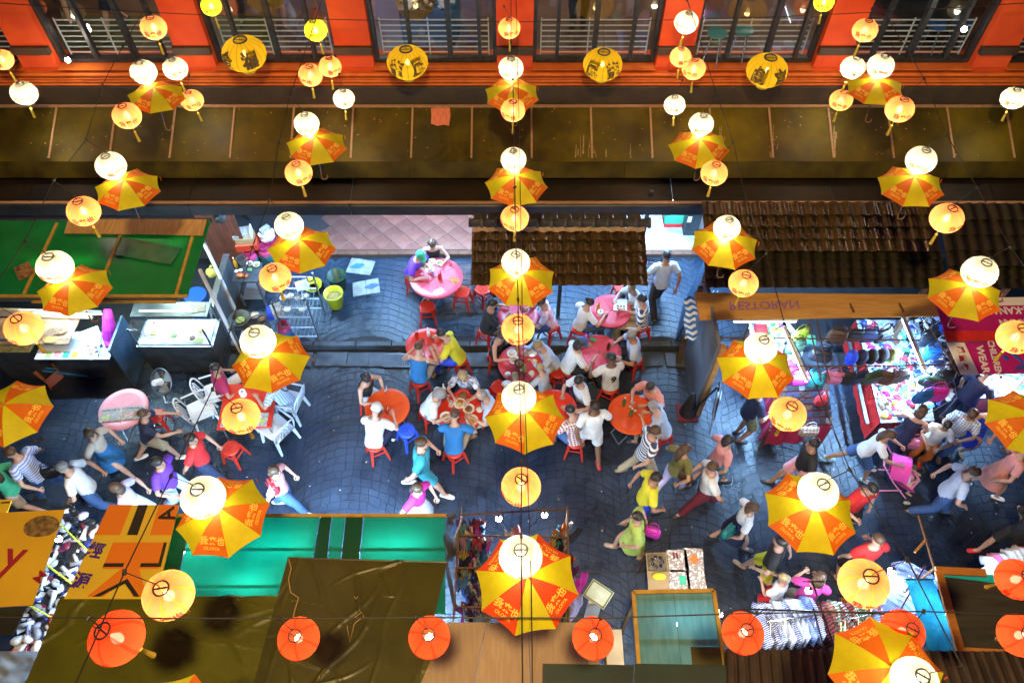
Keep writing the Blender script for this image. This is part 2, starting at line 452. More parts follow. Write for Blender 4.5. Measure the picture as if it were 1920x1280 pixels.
# drain with its covers, some broken and tilted
drain = struct('drain', MB().box((0, 8.66, -.012), (24, .42, .03)), M_black)
x = -6.2
while x < 7.5:
    L = random.uniform(.45, .8); tl = random.uniform(-.03, .03)
    if not -2.62 < x < -1.9:
        ob('drain_cover', MB().box((x + L / 2, 8.62, .022), (L - .03, .34, .035), bev=.008), M_kerb, drain, rot=(0, 0, 0)).rotation_euler.z = tl * .3
    x += L
gr = thing('drain_grate', 'black iron drain grate set in the kerb near the dish rack', 'drain grate', (-2.25, 8.6, .02))
ob('frame', MB().box((0, .15, 0), (.56, .03, .04)).box((0, -.15, 0), (.56, .03, .04)).box((-.27, 0, 0), (.03, .3, .04)).box((.27, 0, 0), (.03, .3, .04)), M_dsteel, gr)
for i in range(11): ob('bar', MB().box((-.23 + i * .046, 0, .0), (.016, .28, .03)), M_dsteel, gr)

# arcade floor of diagonal tiles, with a brown brick edge
M_tile = pm('terracotta_floor_tile', (.17, .075, .06), (.23, .115, .095), 3, rough=.35, rand=.12)
M_tilew = pm('pale_floor_tile', (.34, .4, .46), (.42, .47, .52), 3, rough=.3, rand=.07)
M_grout = pm('dark_grout', (.045, .04, .045), rough=.8)
M_edge = pm('brown_edge_brick', (.11, .05, .03), (.17, .08, .045), 6, rough=.6, rand=.2)
arc = struct('arcade_floor', MB().box((0, 13.6, .12), (26, 4.8, .3)), M_grout)
a_ = .335
tm = MB().box((0, 0, 0), (a_ * .975, a_ * .975, .016), rz=PI / 4, bev=.004).mesh('floor_tile')
tm2 = tm.copy()
d_ = a_ * math.sqrt(2)
for i in range(-10, 16):
    for j in range(0, 12):
        for off in (0, .5):
            X, Y = (i + off) * d_, 11.32 + d_ / 2 + (j * .5 + 0) * d_ if False else 11.32 + d_ / 2 + (j + off) * d_
            if Y > 13.3 or not (-4.2 < X < 4.4): continue
            wh = X > 2.35
            ob('floor_tile', tm2 if wh else tm, M_tilew if wh else M_tile, arc, loc=(X, Y, .274))
bm_ = MB().box((0, 0, 0), (.21, .11, .05), bev=.006).mesh('edge_brick')
TRI = MB().add([(-d_ / 2 + .006, .004, .008), (d_ / 2 - .006, .004, .008), (0, d_ / 2 - .006, .008), (-d_ / 2 + .006, .004, -.008), (d_ / 2 - .006, .004, -.008), (0, d_ / 2 - .006, -.008)], [(0, 1, 2), (5, 4, 3), (0, 3, 4, 1), (1, 4, 5, 2), (2, 5, 3, 0)]).mesh('floor_tile'); TRI2 = TRI.copy()
for i in range(-8, 10): ob('floor_tile', TRI if i * d_ < 2.2 else TRI2, M_tile if i * d_ < 2.2 else M_tilew, arc, loc=((i + .5) * d_, 11.32, .274))
for i in range(52): ob('edge_brick', bm_, M_edge, arc, loc=(-5.4 + i * .218, 11.25, .258))
bw = struct('arcade_back_wall', MB().box((0, 15.6, 1.6), (26, .3, 3.0)), pm('grey_plaster', (.35, .33, .3), (.28, .26, .24), 2, rough=.8))  # plain grey plaster in two tones mixed by noise
# red counter front seen under the canopy edge, dark timber wall by the kitchen
t = thing('counter', 'red panelled counter front with dark blue plinth under the canopy', 'counter', (G(760, 408, .3).x, 12.75, .27))
ob('front_panel', MB().box((-.42, 0, .28), (.41, .3, .44), bev=.01), pm('red_laminate', (.5, .02, .03), rough=.4), t)
ob('front_panel', MB().box((0, 0, .28), (.41, .3, .44), bev=.01), MATS['red_laminate'], t)
ob('front_panel', MB().box((.42, 0, .28), (.41, .3, .44), bev=.01), MATS['red_laminate'], t)
ob('plinth', MB().box((0, -.02, .03), (1.28, .34, .06)), pm('blue_plinth', (.03, .07, .12), rough=.5), t)
ob('worktop', MB().box((0, 0, .54), (1.34, .38, .05), bev=.01), M_dsteel, t)

# ------------------------------------------------------------------ red building
M_red = pm('orange_red_render', (.74, .085, .008), (.62, .055, .007), 2.2, rough=.75, bump=.12, bscale=90)
M_red2 = pm('orange_moulding_paint', (.64, .14, .012), (.5, .095, .01), 4, rough=.7, bump=.1)
M_brown = pm('dark_brown_render', (.05, .032, .016), (.03, .02, .012), 3, rough=.7, bump=.2)
M_frame = pm('black_window_frame', (.012, .014, .016), (.03, .033, .036), 12, rough=.42)
M_rail = pm('white_rail_paint', (.85, .85, .85), rough=.5)
M_pane = glass('window_glass', (.88, .92, .95), .8, .03)
FY = 12.2
bay, pw = 2.86, .64
bld = thing('red_building', 'orange-red rendered building with black framed windows across the street', 'building', (0, FY, 0))
def bp(name, mb, m, par=bld): return ob(name, mb, m, par)
bp('wall', MB().box((0, .3, 3.98), (24, .5, .34)), M_red)
bp('wall', MB().box((0, .3, 7.4), (24, .5, 1.9)), M_red)
bp('moulding', MB().box((0, 0, 4.02), (24.02, .12, .07), bev=.02), M_red2)
bp('moulding', MB().box((0, -.03, 3.92), (24.04, .14, .05), bev=.015), M_red2)
bp('moulding', MB().box((0, -.05, 3.85), (24.06, .1, .04), bev=.012), M_red2)
bp('fascia', MB().box((0, -.02, 3.6), (24.08, .16, .42), bev=.01), M_brown)
bp('wall', MB().box((0, .5, 3.0), (24.1, .3, 1.3)), M_brown)
bp('cable', MB().tube([(-12, -.1, 3.985), (12, -.1, 3.98)], .014, 5), M_red2)
rs = random.Random(3)
for k in range(-4, 5):
    cx = .05 + k * bay
    bp('pilaster', MB().box((cx, .14, 5.3), (pw, .3, 2.31), bev=.012), M_red)
    bp('pilaster_band', MB().box((cx, -.03, 4.52), (pw + .03, .1, .15), bev=.01), M_brown)
    if k == 4: break
    x0, x1 = cx + pw / 2, cx + bay - pw / 2; wd = x1 - x0; xm = (x0 + x1) / 2
    f = MB()
    f.box((x0 + .035, .2, 5.25), (.07, .14, 2.14)).box((x1 - .035, .2, 5.25), (.07, .14, 2.14))
    f.box((xm, .2, 4.2), (wd - .14, .14, .07)).box((xm, .2, 6.3), (wd - .14, .14, .07))
    w = bp('window', f, M_frame)
    ob('sill', MB().box((xm, .02, 4.155), (wd, .2, .02)), M_red2, w)
    for i, fr in enumerate((.3, .62, .86) if k % 2 else (.2, .5, .8)):
        ob('mullion', MB().box((x0 + wd * fr, .2, 5.25), (.085 if i == 1 else .06, .12, 2.02)), M_frame, w)
    fx = [0] + ([.3, .62, .86] if k % 2 else [.2, .5, .8]) + [1]
    for i in range(4):
        a, b = x0 + .07 + (wd - .14) * fx[i], x0 + .07 + (wd - .14) * fx[i + 1]
        ob('pane', MB().box(((a + b) / 2, .215, 5.25), (b - a - .004, .008, 2.0)), M_pane, w)
    for i in range(7):
        ob('rail_bar', MB().tube([(x0 + .15, .3, 4.27 + i * .105), (x1 - .15, .3, 4.27 + i * .105)], .013, 5), M_rail, w)
    for xx in (x0 + .15, x0 + .45 * wd, x1 - .15):
        ob('rail_post', MB().box((xx, .315, 4.57), (.022, .022, .72)), M_rail, w)
M_ufloor = pm('upper_floor_brown_tile', (.1, .05, .03), (.14, .075, .045), 2.5, rough=.35, rand=0)
bp('upper_floor', MB().box((0, 3.0, 4.05), (24, 5.0, .12)), M_ufloor)
bp('upper_back_wall', MB().box((0, 5.4, 5.3), (24, .2, 2.4)), pm('upper_room_wall', (.28, .2, .15), (.2, .14, .11), 2, rough=.8))
bp('upper_ceiling', MB().box((0, 3.0, 6.42), (24, 5.0, .1)), MATS['grey_plaster'])

# ------------------------------------------------------------------ brown awning with battens and a lower canopy
M_awn = pm('brown_awning_sheet', (.125, .09, .0012), (.026, .018, .001), .9, rough=.62, spec=.25, bump=.12, detail=10, mixpos=(.25, .75), bscale=40)
M_awn2 = pm('brown_awning_lip', (.085, .06, .001), (.03, .021, .001), 2.1, rough=.65, spec=.25, bump=.1, detail=9)
M_bat = pm('awning_batten_wood', (.42, .24, .12), (.3, .16, .08), 9, rough=.7, stretch=(1, 6, 1))
stain(M_awn, .45, .75, .6)
aw = thing('awning', 'long dark brown sheet awning with thin wooden battens below the red building', 'awning', (0, 0, 0))
ay0, az0, ay1, az1 = 12.1, 3.40, 11.02, 2.98
sh = MB(); n = 21; bx = [-11.9 + i * 1.115 for i in range(22)]
for i in range(21):
    sg_ = random.uniform(.008, .03)
    def awf(u, v, d=0.0): return Vector((bx[i] + .004 + (bx[i + 1] - bx[i] - .008) * u, ay1 + (ay0 - ay1) * v, az1 + (az0 - az1) * v - sg_ * math.sin(PI * u) * math.sin(PI * v) + .006 * noise.noise(Vector((bx[i] + u * 2, v * 2.5, 3))) * math.sin(PI * u) - d))
    ob('sheet', MB().grid(awf, 10, 10).grid(lambda u, v: awf(u, v, .015), 10, 10, flip=True).mesh('sheet', True), M_awn, aw)
    b = MB().bar((bx[i], ay1 + .06, az1 + .034), (bx[i], ay0 - .06, az0 + .012), .035, .02); ob('batten', b, M_bat, aw)
    for fr in (.15, .32, .5, .68, .85):
        pass
for i in range(12):
    xa, xb = -11.9 + i * 2.0, -11.9 + (i + 1) * 2.0 - .008
    lp = MB().slab([(xa, ay1 - .1, az1 - .3), (xb, ay1 - .1, az1 - .3), (xb, ay1, az1 - .003), (xa, ay1, az1 - .003)], .012)
    ob('lip', lp, M_awn2, aw)
ob('wall_trim', MB().box((0, 12.06, 3.42), (24, .05, .035)), M_bat, aw)
lc = thing('lower_canopy', 'almost black lower canopy with a gutter along its front edge', 'canopy', (0, 0, 0))
M_can = pm('black_canopy_sheet', (.007, .005, .003), (.02, .012, .004), 1.2, rough=.6, spec=.25, bump=.1, detail=8)
for i in range(8):
    xa, xb = -12 + i * 3.0, -12 + (i + 1) * 3.0 - .01
    ob('sheet', MB().slab([(xa, 10.5, 2.48), (xb, 10.5, 2.48), (xb, 11.5, 2.62), (xa, 11.5, 2.62)], .02), M_can, lc)
    ob('gutter', MB().box(((xa + xb) / 2, 10.44, 2.34), (xb - xa, .1, .26), bev=.02), pm('blue_black_gutter', (.014, .02, .03), (.03, .035, .045), 4, rough=.45), lc)
ob('front_trim', MB().box((0, 10.46, 2.485), (24, .06, .018)), M_bat, lc)
fk = MB(); rf = random.Random(4)
for k in range(170):
    fx, fv = rf.uniform(-9, 9), rf.uniform(.05, .97); s_ = rf.uniform(.006, .02)
    fk.box((fx, ay1 + (ay0 - ay1) * fv, az1 + (az0 - az1) * fv + .006), (s_ * 2, s_, .004), rz=rf.uniform(0, 3))
fo = ob('dry_flecks', fk, pm('dry_fleck', (.45, .2, .06), (.2, .1, .03), 1, rough=.9), aw); fo['kind'] = 'stuff'
# torn pink notice on the awning
c = [GY(*p) for p in ()] if False else None
def on_awn(px, py, lift=.012):
    """point on the awning sheet under a photo pixel"""
    u, v = (px - 960) / FPX, (py - 640) / FPX
    d = Vector((u, math.cos(CD) - v * math.sin(CD), -math.sin(CD) - v * math.cos(CD)))
    k = (az0 - az1) / (ay0 - ay1)
    t = (CH - az1 + k * ay1 - lift) / (k * d.y - d.z)
    return Vector((0, 0, CH)) + d * t
pts = [(808, 204), (815, 201), (826, 202), (843, 200), (845, 216), (842, 236), (832, 234), (820, 236), (808, 232), (809, 218)]
vs = [on_awn(*p) for p in pts]
pn = ob('notice', MB().add(vs + [v - Vector((0, 0, .004)) for v in vs], [tuple(range(9, -1, -1))] + [(i, i + 10, (i + 1) % 10 + 10, (i + 1) % 10) for i in range(10)]), pm('pink_paper', (.75, .22, .12), (.6, .16, .09), 30, rough=.8, stretch=(1, .1, 1)))
tag(pn, 'torn salmon pink paper notice stuck on the brown awning', 'notice')
# dried spill streaks on the awning: thin crusts with their own shape
ms_ = pm('dried_drip', (.36, .26, .12), (.2, .13, .05), 30, rough=.9)
for k in range(30):
    px = random.choice([random.gauss(1115, 32), random.gauss(1115, 30), random.gauss(1345, 14), random.gauss(1450, 4), random.gauss(1565, 3)]); y0 = random.uniform(225, 285); y1 = min(295, y0 + random.uniform(8, 40))
    w_ = random.uniform(.5, 1.8); dx = random.uniform(-3, 3)
    q = [on_awn(px - w_, y1, .006), on_awn(px + w_, y1, .006), on_awn(px + w_ * .5 + dx, y0, .006), on_awn(px - w_ * .5 + dx, y0, .006)]
    s_ = ob('drip_stain', MB().slab(q, .003), ms_, aw)

# ------------------------------------------------------------------ clay tile roofs
M_ctile = pm('brown_glazed_roof_tile', (.045, .031, .007), (.026, .019, .006), 5, rough=.26, bump=.1, rand=.22, coat=.3)
M_ctiled = pm('weathered_roof_tile', (.022, .017, .005), (.012, .01, .004), 6, rough=.4, bump=.2, rand=.22)
M_mort = pm('ridge_mortar', (.4, .27, .17), (.28, .18, .11), 14, rough=.9, bump=.4)
def tile_mesh(w, l):
    """one S-profile roof tile: lies along -y (down the slope), thickness, raised nose"""
    n = 8
    def prof(u): return .026 * math.sin(2 * PI * (u - .08)) + .006
    mb = MB()
    up = lambda u, v: Vector((u * w * 1.06 - w * .53, -v * l * 1.2 + .0, prof(u) + .052 * (v ** 1.2)))
    mb.grid(up, n, 3, flip=True)
    mb.grid(lambda u, v: up(u, v) - Vector((0, 0, .02)), n, 3)
    mb.grid(lambda u, v: up(u, 1) - Vector((0, 0, .02 * v)), n, 1)
    mb.grid(lambda u, v: up(0, u) - Vector((0, 0, .02 * v)), 3, 1)
    mb.grid(lambda u, v: up(1, u) - Vector((0, 0, .02 * v)), 3, 1, flip=True)
    return mb.mesh('roof_tile', True)
def tile_roof(par, x0, x1, ytop, ztop, ybot, zbot, cols, rows, mat):
    w = (x1 - x0) / cols; dy, dz = ybot - ytop, zbot - ztop; Ls = math.hypot(dy, dz); l = Ls / rows
    a = math.atan2(-dz, -dy)
    me = tile_mesh(w, l)
    for r in range(rows):
        for c in range(cols):
            f = r / rows
            ob('roof_tile', me, mat, par, loc=(x0 + (c + .5) * w + random.uniform(-.004, .004), ytop + dy * f, ztop + dz * f + random.uniform(0, .006)), rot=(a, random.uniform(-.015, .015), random.uniform(-.015, .015)))
def ridge(par, x0, x1, y, z, r, n, mat):
    L = (x1 - x0) / n
    me = MB().lathe([(r * .9, 0), (r * .9, L * .8), (r * 1.12, L * .84), (r * 1.12, L * 1.02)], 14, cap0=True, cap1=True).mesh('ridge_tile', True)
    for i in range(n): ob('ridge_tile', me, mat, par, loc=(x0 + i * L, y, z), rot=(0, PI / 2, 0))
ct = thing('tiled_shelter', 'small shelter of brown glazed roof tiles on dark posts among the tables', 'shelter', (0, 0, 0))
# ridge at the far side, eave towards the camera
rt = G(1040, 428, 2.92); eb = G(1040, 534, 2.56)
xl, xr = G(886, 480, 2.6).x, G(1207, 480, 2.6).x
tile_roof(ct, xl, xr, rt.y, rt.z, eb.y + .02, eb.z, 13, 5, M_ctile)
tile_roof(ct, xl + .05, xr - .02, rt.y + .02, rt.z - .0, rt.y + .75, 2.6, 13, 3, M_ctiled) if False else None
ridge(ct, xl - .06, xr + .1, rt.y + .06, rt.z + .07, .085, 13, pm('blue_black_ridge', (.05, .05, .045), (.03, .032, .034), 5, rough=.35, rand=.2))
def lumpy(u, v):
    return Vector((xl + (xr - xl) * u, rt.y - .02 - .07 * v - .02 * math.sin(u * 80), rt.z + .055 - .045 * v + .01 * noise.noise(Vector((u * 60, v * 3, 0)))))
ob('mortar', MB().grid(lumpy, 80, 2, flip=True), M_mort, ct)
back = MB()
for i in range(12):
    wx = (xr - xl) / 12
    ob('back_tile', MB().box((xl + wx * (i + .5), rt.y + .3, rt.z - .09), (wx * .93, .5, .03), M=Matrix.Rotation(-.32, 4, 'X'), bev=.006), MATS['blue_black_ridge'], ct)
for (px, py) in ((928, 590), (1046, 590), (1165, 575), (1190, 520)):
    p = G(px, py, .15); zt = 2.6
    ob('post', MB().box((p.x, p.y, (.15 + zt) / 2), (.07, .07, zt - .15)), M_dsteel, ct)
ob('beam', MB().bar((xl, rt.y - .65, 2.5), (xr, rt.y - .65, 2.5), .05, .08), M_dsteel, ct)

rr = thing('tiled_stall_roof', 'stepped dark roof of weathered clay tiles over the bag stall', 'roof', (0, 0, 0))
a0 = G(1530, 402, 2.95); a1 = G(1530, 470, 2.72)
x0r, x1r = G(1322, 470, 2.7).x, G(1752, 440, 2.8).x
tile_roof(rr, x0r + .0, x1r, a0.y + .2, 3.05, a1.y, 2.74, 18, 4, M_ctile)
b0 = G(1530, 468, 2.66); b1 = G(1530, 548, 2.3)
tile_roof(rr, x0r, x1r + .1, b0.y, 2.66, b1.y + .08, 2.36, 19, 4, M_ctiled)
tile_roof(rr, x1r + .15, x1r + 2.8, a0.y + .2, 3.02, a1.y - .2, 2.6, 12, 4, M_ctiled)
tile_roof(rr, x1r + .2, x1r + 2.8, b0.y - .15, 2.56, b1.y + .1, 2.32, 12, 3, M_ctiled)
for px in (1318, 1745, 1900):
    p = G(px, 560, 2.3); ob('post', MB().box((p.x, p.y + .25, 1.15), (.08, .08, 2.3)), M_rust, rr)
ob('beam', MB().bar((x0r, b1.y + .3, 2.28), (x1r + 2.6, b1.y + .3, 2.28), .06, .1), M_rust, rr)
# ------------------------------------------------------------------ hotel wall behind the viewer with the warm floodlight high on it
hw = struct('hotel_wall', MB().box((0, -2.2, 14), (30, .4, 28)), pm('hotel_render', (.3, .28, .25), (.25, .23, .2), 1, rough=.8))
fl = thing('floodlight', 'warm floodlight on an arm high above the street', 'floodlight', (0, -1.0, 18))
ob('housing', MB().box((0, 0, .12), (.5, .34, .16), bev=.03), M_dsteel, fl)
ob('arm', MB().tube([(0, -1.0, .4), (0, -.5, .6), (0, 0, .2)], .04, 8), M_dsteel, fl)
ld = bpy.data.lights.new('flood_light', 'SPOT'); ld.energy = FLOOD_W; ld.color = (1, .7, .3); ld.spot_size = math.radians(115); ld.spot_blend = .5; ld.shadow_soft_size = .35
lo = bpy.data.objects.new('flood_light', ld); COL.objects.link(lo); lo.parent = fl; lo.location = (0, 0, -.02)
lo.rotation_euler = (math.radians(48), 0, 0)
# fluorescent tubes under the canopy and the arcade
for i, (x, w) in enumerate(((-4.6, 50), (-2.2, 90), (.6, 110), (3.0, 150), (5.6, 20))):
    tube_lamp('canopy_tube', ('left-hand', 'second', 'middle', 'fourth', 'right-hand')[i] + ' white fluorescent tube under the black canopy edge', (x - .6, 10.75, 2.28), (x + .6, 10.75, 2.28), w, group='tubes under the canopy')
for i, x in enumerate((-1.6, 2.9)):
    tube_lamp('arcade_tube', ('left' , 'right')[i] + ' fluorescent tube on the arcade ceiling', (x - .6, 12.6, 2.3), (x + .6, 12.6, 2.3), 30, (.9, .9, 1.0), group='tubes under the canopy')
for i, x in enumerate((-6.5, -2.5, 1.5, 5.5)):
    tube_lamp('room_tube', ('far left', 'left', 'right', 'far right')[i] + ' ceiling tube in the upper room behind the windows', (x - .6, 14.6, 6.3), (x + .6, 14.6, 6.3), 22, (1.0, .85, .72), group='upper room tubes', mat=M_tubew)
# ------------------------------------------------------------------ people: a few poses, each body one continuous skin, dressed per person
def ik(a, b, l1, l2, hint):
    a, b = Vector(a), Vector(b); d = b - a; L = min(d.length, (l1 + l2) * .999); d.normalize(); b = a + d * L
    x = (l1 * l1 - l2 * l2 + L * L) / (2 * L); h = math.sqrt(max(l1 * l1 - x * x, 0))
    n = Vector(hint); n = n - d * n.dot(d); n.normalize()
    return a + d * x + n * h, b
def remesh(mb, voxel):
    me = mb.mesh('tmp'); o = bpy.data.objects.new('tmp', me); COL.objects.link(o)
    m = o.modifiers.new('r', 'REMESH'); m.mode = 'VOXEL'; m.voxel_size = voxel
    s = o.modifiers.new('s', 'SMOOTH'); s.factor = .5; s.iterations = 3
    dg = bpy.context.evaluated_depsgraph_get(); e = o.evaluated_get(dg).to_mesh()
    vs = [v.co.copy() for v in e.vertices]; fs = [tuple(p.vertices) for p in e.polygons]
    bpy.data.objects.remove(o); bpy.data.meshes.remove(me)
    return vs, fs
class Pose:
    """joint positions and the shared meshes (body, garments) of one pose"""
    def __init__(s, kind, lean=.25, twist=0.0, hyaw=0.0, hpitch=.35, hands=None, feet=None, seat=.45, pelvis=.94, fem=False):
        s.kind = kind; k = .92 if fem else 1.0
        s.k = k
        u = Vector((0, math.sin(lean), math.cos(lean))); s.u = u
        pel = Vector((0, 0, seat + .1)) if kind == 'sit' else Vector((0, 0, pelvis * k))
        s.pel = pel; s.fem = fem
        X = Vector((math.cos(twist), math.sin(twist), 0)); s.X = X
        tl = .5 * k
        s.sh = pel + u * (tl * .86); s.neck = pel + u * (tl * 1.04)
        hu = Vector((0, math.sin(lean * .5 + hpitch * .4), math.cos(lean * .5 + hpitch * .4)))
        s.headM = Matrix.Translation(s.neck + hu * .15 * k + Vector((0, .02, 0))) @ Matrix.Rotation(hyaw, 4, 'Z') @ Matrix.Rotation(-hpitch, 4, 'X') @ Matrix.Scale(k, 4)
        s.arms, s.legs = [], []
        hands = hands or [(-.24, .1, .55), (.24, .1, .55)]
        for sd, h in zip((-1, 1), hands):
            S = s.sh + X * (sd * .175 * k); E_, Wr = ik(S, h, .29 * k, .26 * k, (sd * .8, -.35, -.7)); s.arms.append((S, E_, Wr, sd))
        if feet is None: feet = [(-.13, .42, .08), (.13, .42, .08)] if kind == 'sit' else [(-.09, .02, .08), (.09, 0, .08)]
        for sd, f in zip((-1, 1), feet):
            Hp = pel + Vector((sd * .085 * k, 0, -.04)); K, A = ik(Hp, f, .44 * k, .43 * k, (sd * .25, 1, .9 if kind == 'sit' else .1)); s.legs.append((Hp, K, A, sd))
        s.build()
    def rings(s, grow, lo=-.1, hi=1.04):
        """torso section data: (height along spine as share, half width, half depth)"""
        f = s.fem
        T = [(-.16, .10, .085), (-.06, .155 if not f else .16, .115), (.08, .155 if not f else .15, .11), (.3, .138 if not f else .115, .1), (.55, .155 if not f else .13, .115 if not f else .115), (.76, .172 if not f else .15, .11), (.9, .15 if not f else .13, .085), (.98, .085, .065), (1.06, .052, .052)]
        return [(a, w + grow, d + grow) for a, w, d in T if lo <= a <= hi]
    def torso(s, mb, grow, lo=-.2, hi=1.1, n=14, cap=True, extra=()):
        R = list(extra) + s.rings(grow, lo, hi); rings = []
        B = s.u.cross(s.X).normalized() * -1
        for a, w, d in R:
            c = s.pel + s.u * (a * .5 * s.k)
            rings.append([c + s.X * (w * s.k * math.cos(2 * PI * i / n)) + B * (d * s.k * math.sin(2 * PI * i / n)) for i in range(n)])
        mb.loft(rings, 0, cap, cap)
    def build(s):
        k = s.k; mb = MB(); s.torso(mb, 0)
        mb.tube([s.neck - s.u * .06, s.headM @ Vector((0, -.02, -.03))], [.055 * k, .052 * k], 10)
        # head: skull, jaw, nose, ears
        hp = [((0, -.012, .03), (.076, .095, .088)), ((0, .02, -.045), (.058, .068, .07)), ((0, .052, -.075), (.036, .034, .036)), ((0, .095, -.01), (.014, .02, .026)), ((-.077, -.005, -.005), (.012, .02, .03)), ((.077, -.005, -.005), (.012, .02, .03))]
        for c, r in hp:
            mb.sphere((0, 0, 0), r, 12, 8, M=None); off = len(mb.v) - 12 * 9
            for i in range(off, len(mb.v)): mb.v[i] = tuple(s.headM @ (Vector(mb.v[i]) + Vector(c)))
        for S, E_, Wr, sd in s.arms:
            mb.tube([S - s.X * sd * .06, S, S.lerp(E_, .5), E_, E_.lerp(Wr, .3), Wr], [.05 * k, .056 * k, .046 * k, .04 * k, .041 * k, .027 * k], 10)
            d = (Wr - E_).normalized(); mb.tube([Wr - d * .02, Wr + d * .04, Wr + d * .085], [(.026 * k, .02 * k), (.042 * k, .016 * k), (.038 * k, .013 * k)], 8, side=s.X)
        for Hp, K, A, sd in s.legs:
            mb.tube([Hp + Vector((0, 0, .05)), Hp.lerp(K, .15), Hp.lerp(K, .55), K, K.lerp(A, .3), K.lerp(A, .7), A], [.075 * k, .088 * k, .074 * k, .055 * k, .057 * k, .043 * k, .034 * k], 10)
            f = Vector((sd * .03, .13, 0)); mb.tube([A + Vector((0, -.05, -.03)), A + Vector((0, 0, -.035)), A + f * .6 + Vector((0, 0, -.05)), A + f * 1.1 + Vector((0, 0, -.058))], [(.026, .03), (.034, .04), (.042, .026), (.034, .016)], 8, side=(1, 0, 0))
        vs, fs = remesh(mb, .02)
        b = MB().add(vs, fs)
        for S, E_, Wr, sd in s.arms:   # five fingers rooted in the palm
            d = (Wr - E_).normalized(); a = (s.X - d * s.X.dot(d)).normalized(); nn = d.cross(a) * (-1)
            if nn.z > 0: nn = -nn
            for j, (o, L) in enumerate(((-.03, .062), (-.01, .074), (.011, .07), (.03, .055))):
                r0 = Wr + d * .07 + a * o; r1 = r0 + d * L * .5 + nn * .012; r2 = r0 + d * L * .8 + nn * .04; b.tube([r0, r1, r2], [.009, .008, .006], 5)
            r0 = Wr + d * .025 - a * sd * .035; b.tube([r0, r0 + d * .03 - a * sd * .02 + nn * .01, r0 + d * .06 - a * sd * .018 + nn * .02], [.011, .009, .007], 5)
        for sd in (-1, 1): b.sphere(s.headM @ Vector((sd * .032, .078, .012)), .011, 6, 4, 1)
        b.sphere(s.headM @ Vector((0, .084, -.06)), (.024, .01, .007), 8, 4, 2)
        s.body = b.mesh('body', True)
        # garments
        s.g = {}
        for nm, cut in (('tee', .62), ('long', 1.9), ('tank', 0)):
            m = MB(); s.torso(m, .016, -.1, .98 if cut else .93, cap=False, extra=[(-.2, .165, .13)] if s.kind != 'sit' else [(-.12, .17, .135)])
            if cut:
                for S, E_, Wr, sd in s.arms:
                    p = [S - s.X * sd * .07 + s.u * .01, S]; r = [.075 * k, .078 * k]
                    if cut < 1: p += [S.lerp(E_, cut)]; r += [.07 * k]
                    else: p += [S.lerp(E_, .5), E_, E_.lerp(Wr, .5), E_.lerp(Wr, .92)]; r += [.066 * k, .056 * k, .05 * k, .04 * k]
                    m.tube(p, r, 10, cap=False)
            s.g[nm] = m.mesh('shirt', True)
        for nm, cut in (('shorts', .8), ('trousers', 1.95)):
            m = MB(); s.torso(m, .012, -.17, .12, cap=False)
            for Hp, K, A, sd in s.legs:
                p = [Hp + Vector((0, 0, .04)), Hp.lerp(K, .2), Hp.lerp(K, .55)]; r = [.09 * k, .105 * k, .098 * k]
                if cut < 1: p += [Hp.lerp(K, .86)]; r += [.1 * k]
                else: p += [K, K.lerp(A, .4), K.lerp(A, .95)]; r += [.078 * k, .073 * k, .066 * k]
                m.tube(p, r, 12, cap=False)
            s.g[nm] = m.mesh(nm, True)
        if s.kind != 'sit':
            m = MB(); n = 20; rings = []
            for z, w, d in ((1.16, .118, .105), (1.02, .145, .125), (.86, .18, .16), (.68, .215, .19), (.52, .24, .215)):
                rings.append([Vector(((w + .014 * math.sin(5 * 2 * PI * i / n + z * 3) * (1.2 - z)) * math.cos(2 * PI * i / n), (d + .014 * math.sin(5 * 2 * PI * i / n) * (1.2 - z)) * math.sin(2 * PI * i / n), z * k)) for i in range(n)])
            m.loft(rings, 0, False, False); s.g['skirt'] = m.mesh('skirt', True)
        m = MB()
        s.shoe = []
        for Hp, K, A, sd in s.legs:
            m = MB(); f = Vector((sd * .03, .13, 0))
            m.tube([A + Vector((0, -.075, -.045)), A + Vector((0, -.03, -.04)), A + f * .55 + Vector((0, 0, -.052)), A + f * 1.05 + Vector((0, 0, -.058)), A + f * 1.25 + Vector((0, 0, -.064))], [(.026, .024), (.04, .036), (.046, .027), (.042, .02), (.022, .012)], 10, side=(1, 0, 0))
            s.shoe.append(m.mesh('shoe', True))
def hair_mesh(style):
    m = MB(); rnd = random.Random(hash(style) % 7 if False else len(style))
    def blob(c, r, n=14, q=9, amp=.008):
        o = len(m.v); m.sphere((0, 0, 0), r, n, q)
        for i in range(o, len(m.v)):
            v = Vector(m.v[i]); v *= 1 + amp / .1 * noise.noise(v * 28 + Vector((len(style), 0, 0))); m.v[i] = tuple(v + Vector(c))
    if style == 'short': blob((0, -.024, .05), (.084, .1, .082))
    elif style == 'crop': blob((0, -.022, .044), (.08, .097, .079), amp=.004)
    elif style == 'fringe': blob((0, -.03, .028), (.086, .095, .09)); blob((0, -.075, -.03), (.06, .04, .055))
    elif style == 'long':
        blob((0, -.024, .045), (.09, .104, .088))
        m.tube([(0, -.06, .06), (0, -.105, -.06), (0, -.125, -.2), (0, -.12, -.33)], [(.085, .05), (.09, .045), (.085, .035), (.05, .02)], 10, side=(1, 0, 0))
    elif style == 'bob': blob((0, -.026, .04), (.092, .104, .09)); m.tube([(0, -.05, .04), (0, -.075, -.06), (0, -.07, -.13)], [(.095, .06), (.098, .06), (.08, .045)], 12, side=(1, 0, 0))
    elif style == 'bun': blob((0, -.024, .045), (.086, .1, .084)); blob((0, -.12, .085), (.04, .04, .04), 10, 6)
    elif style == 'receding': blob((0, -.05, .03), (.083, .082, .075), amp=.004)
    return m.mesh('hair', True)
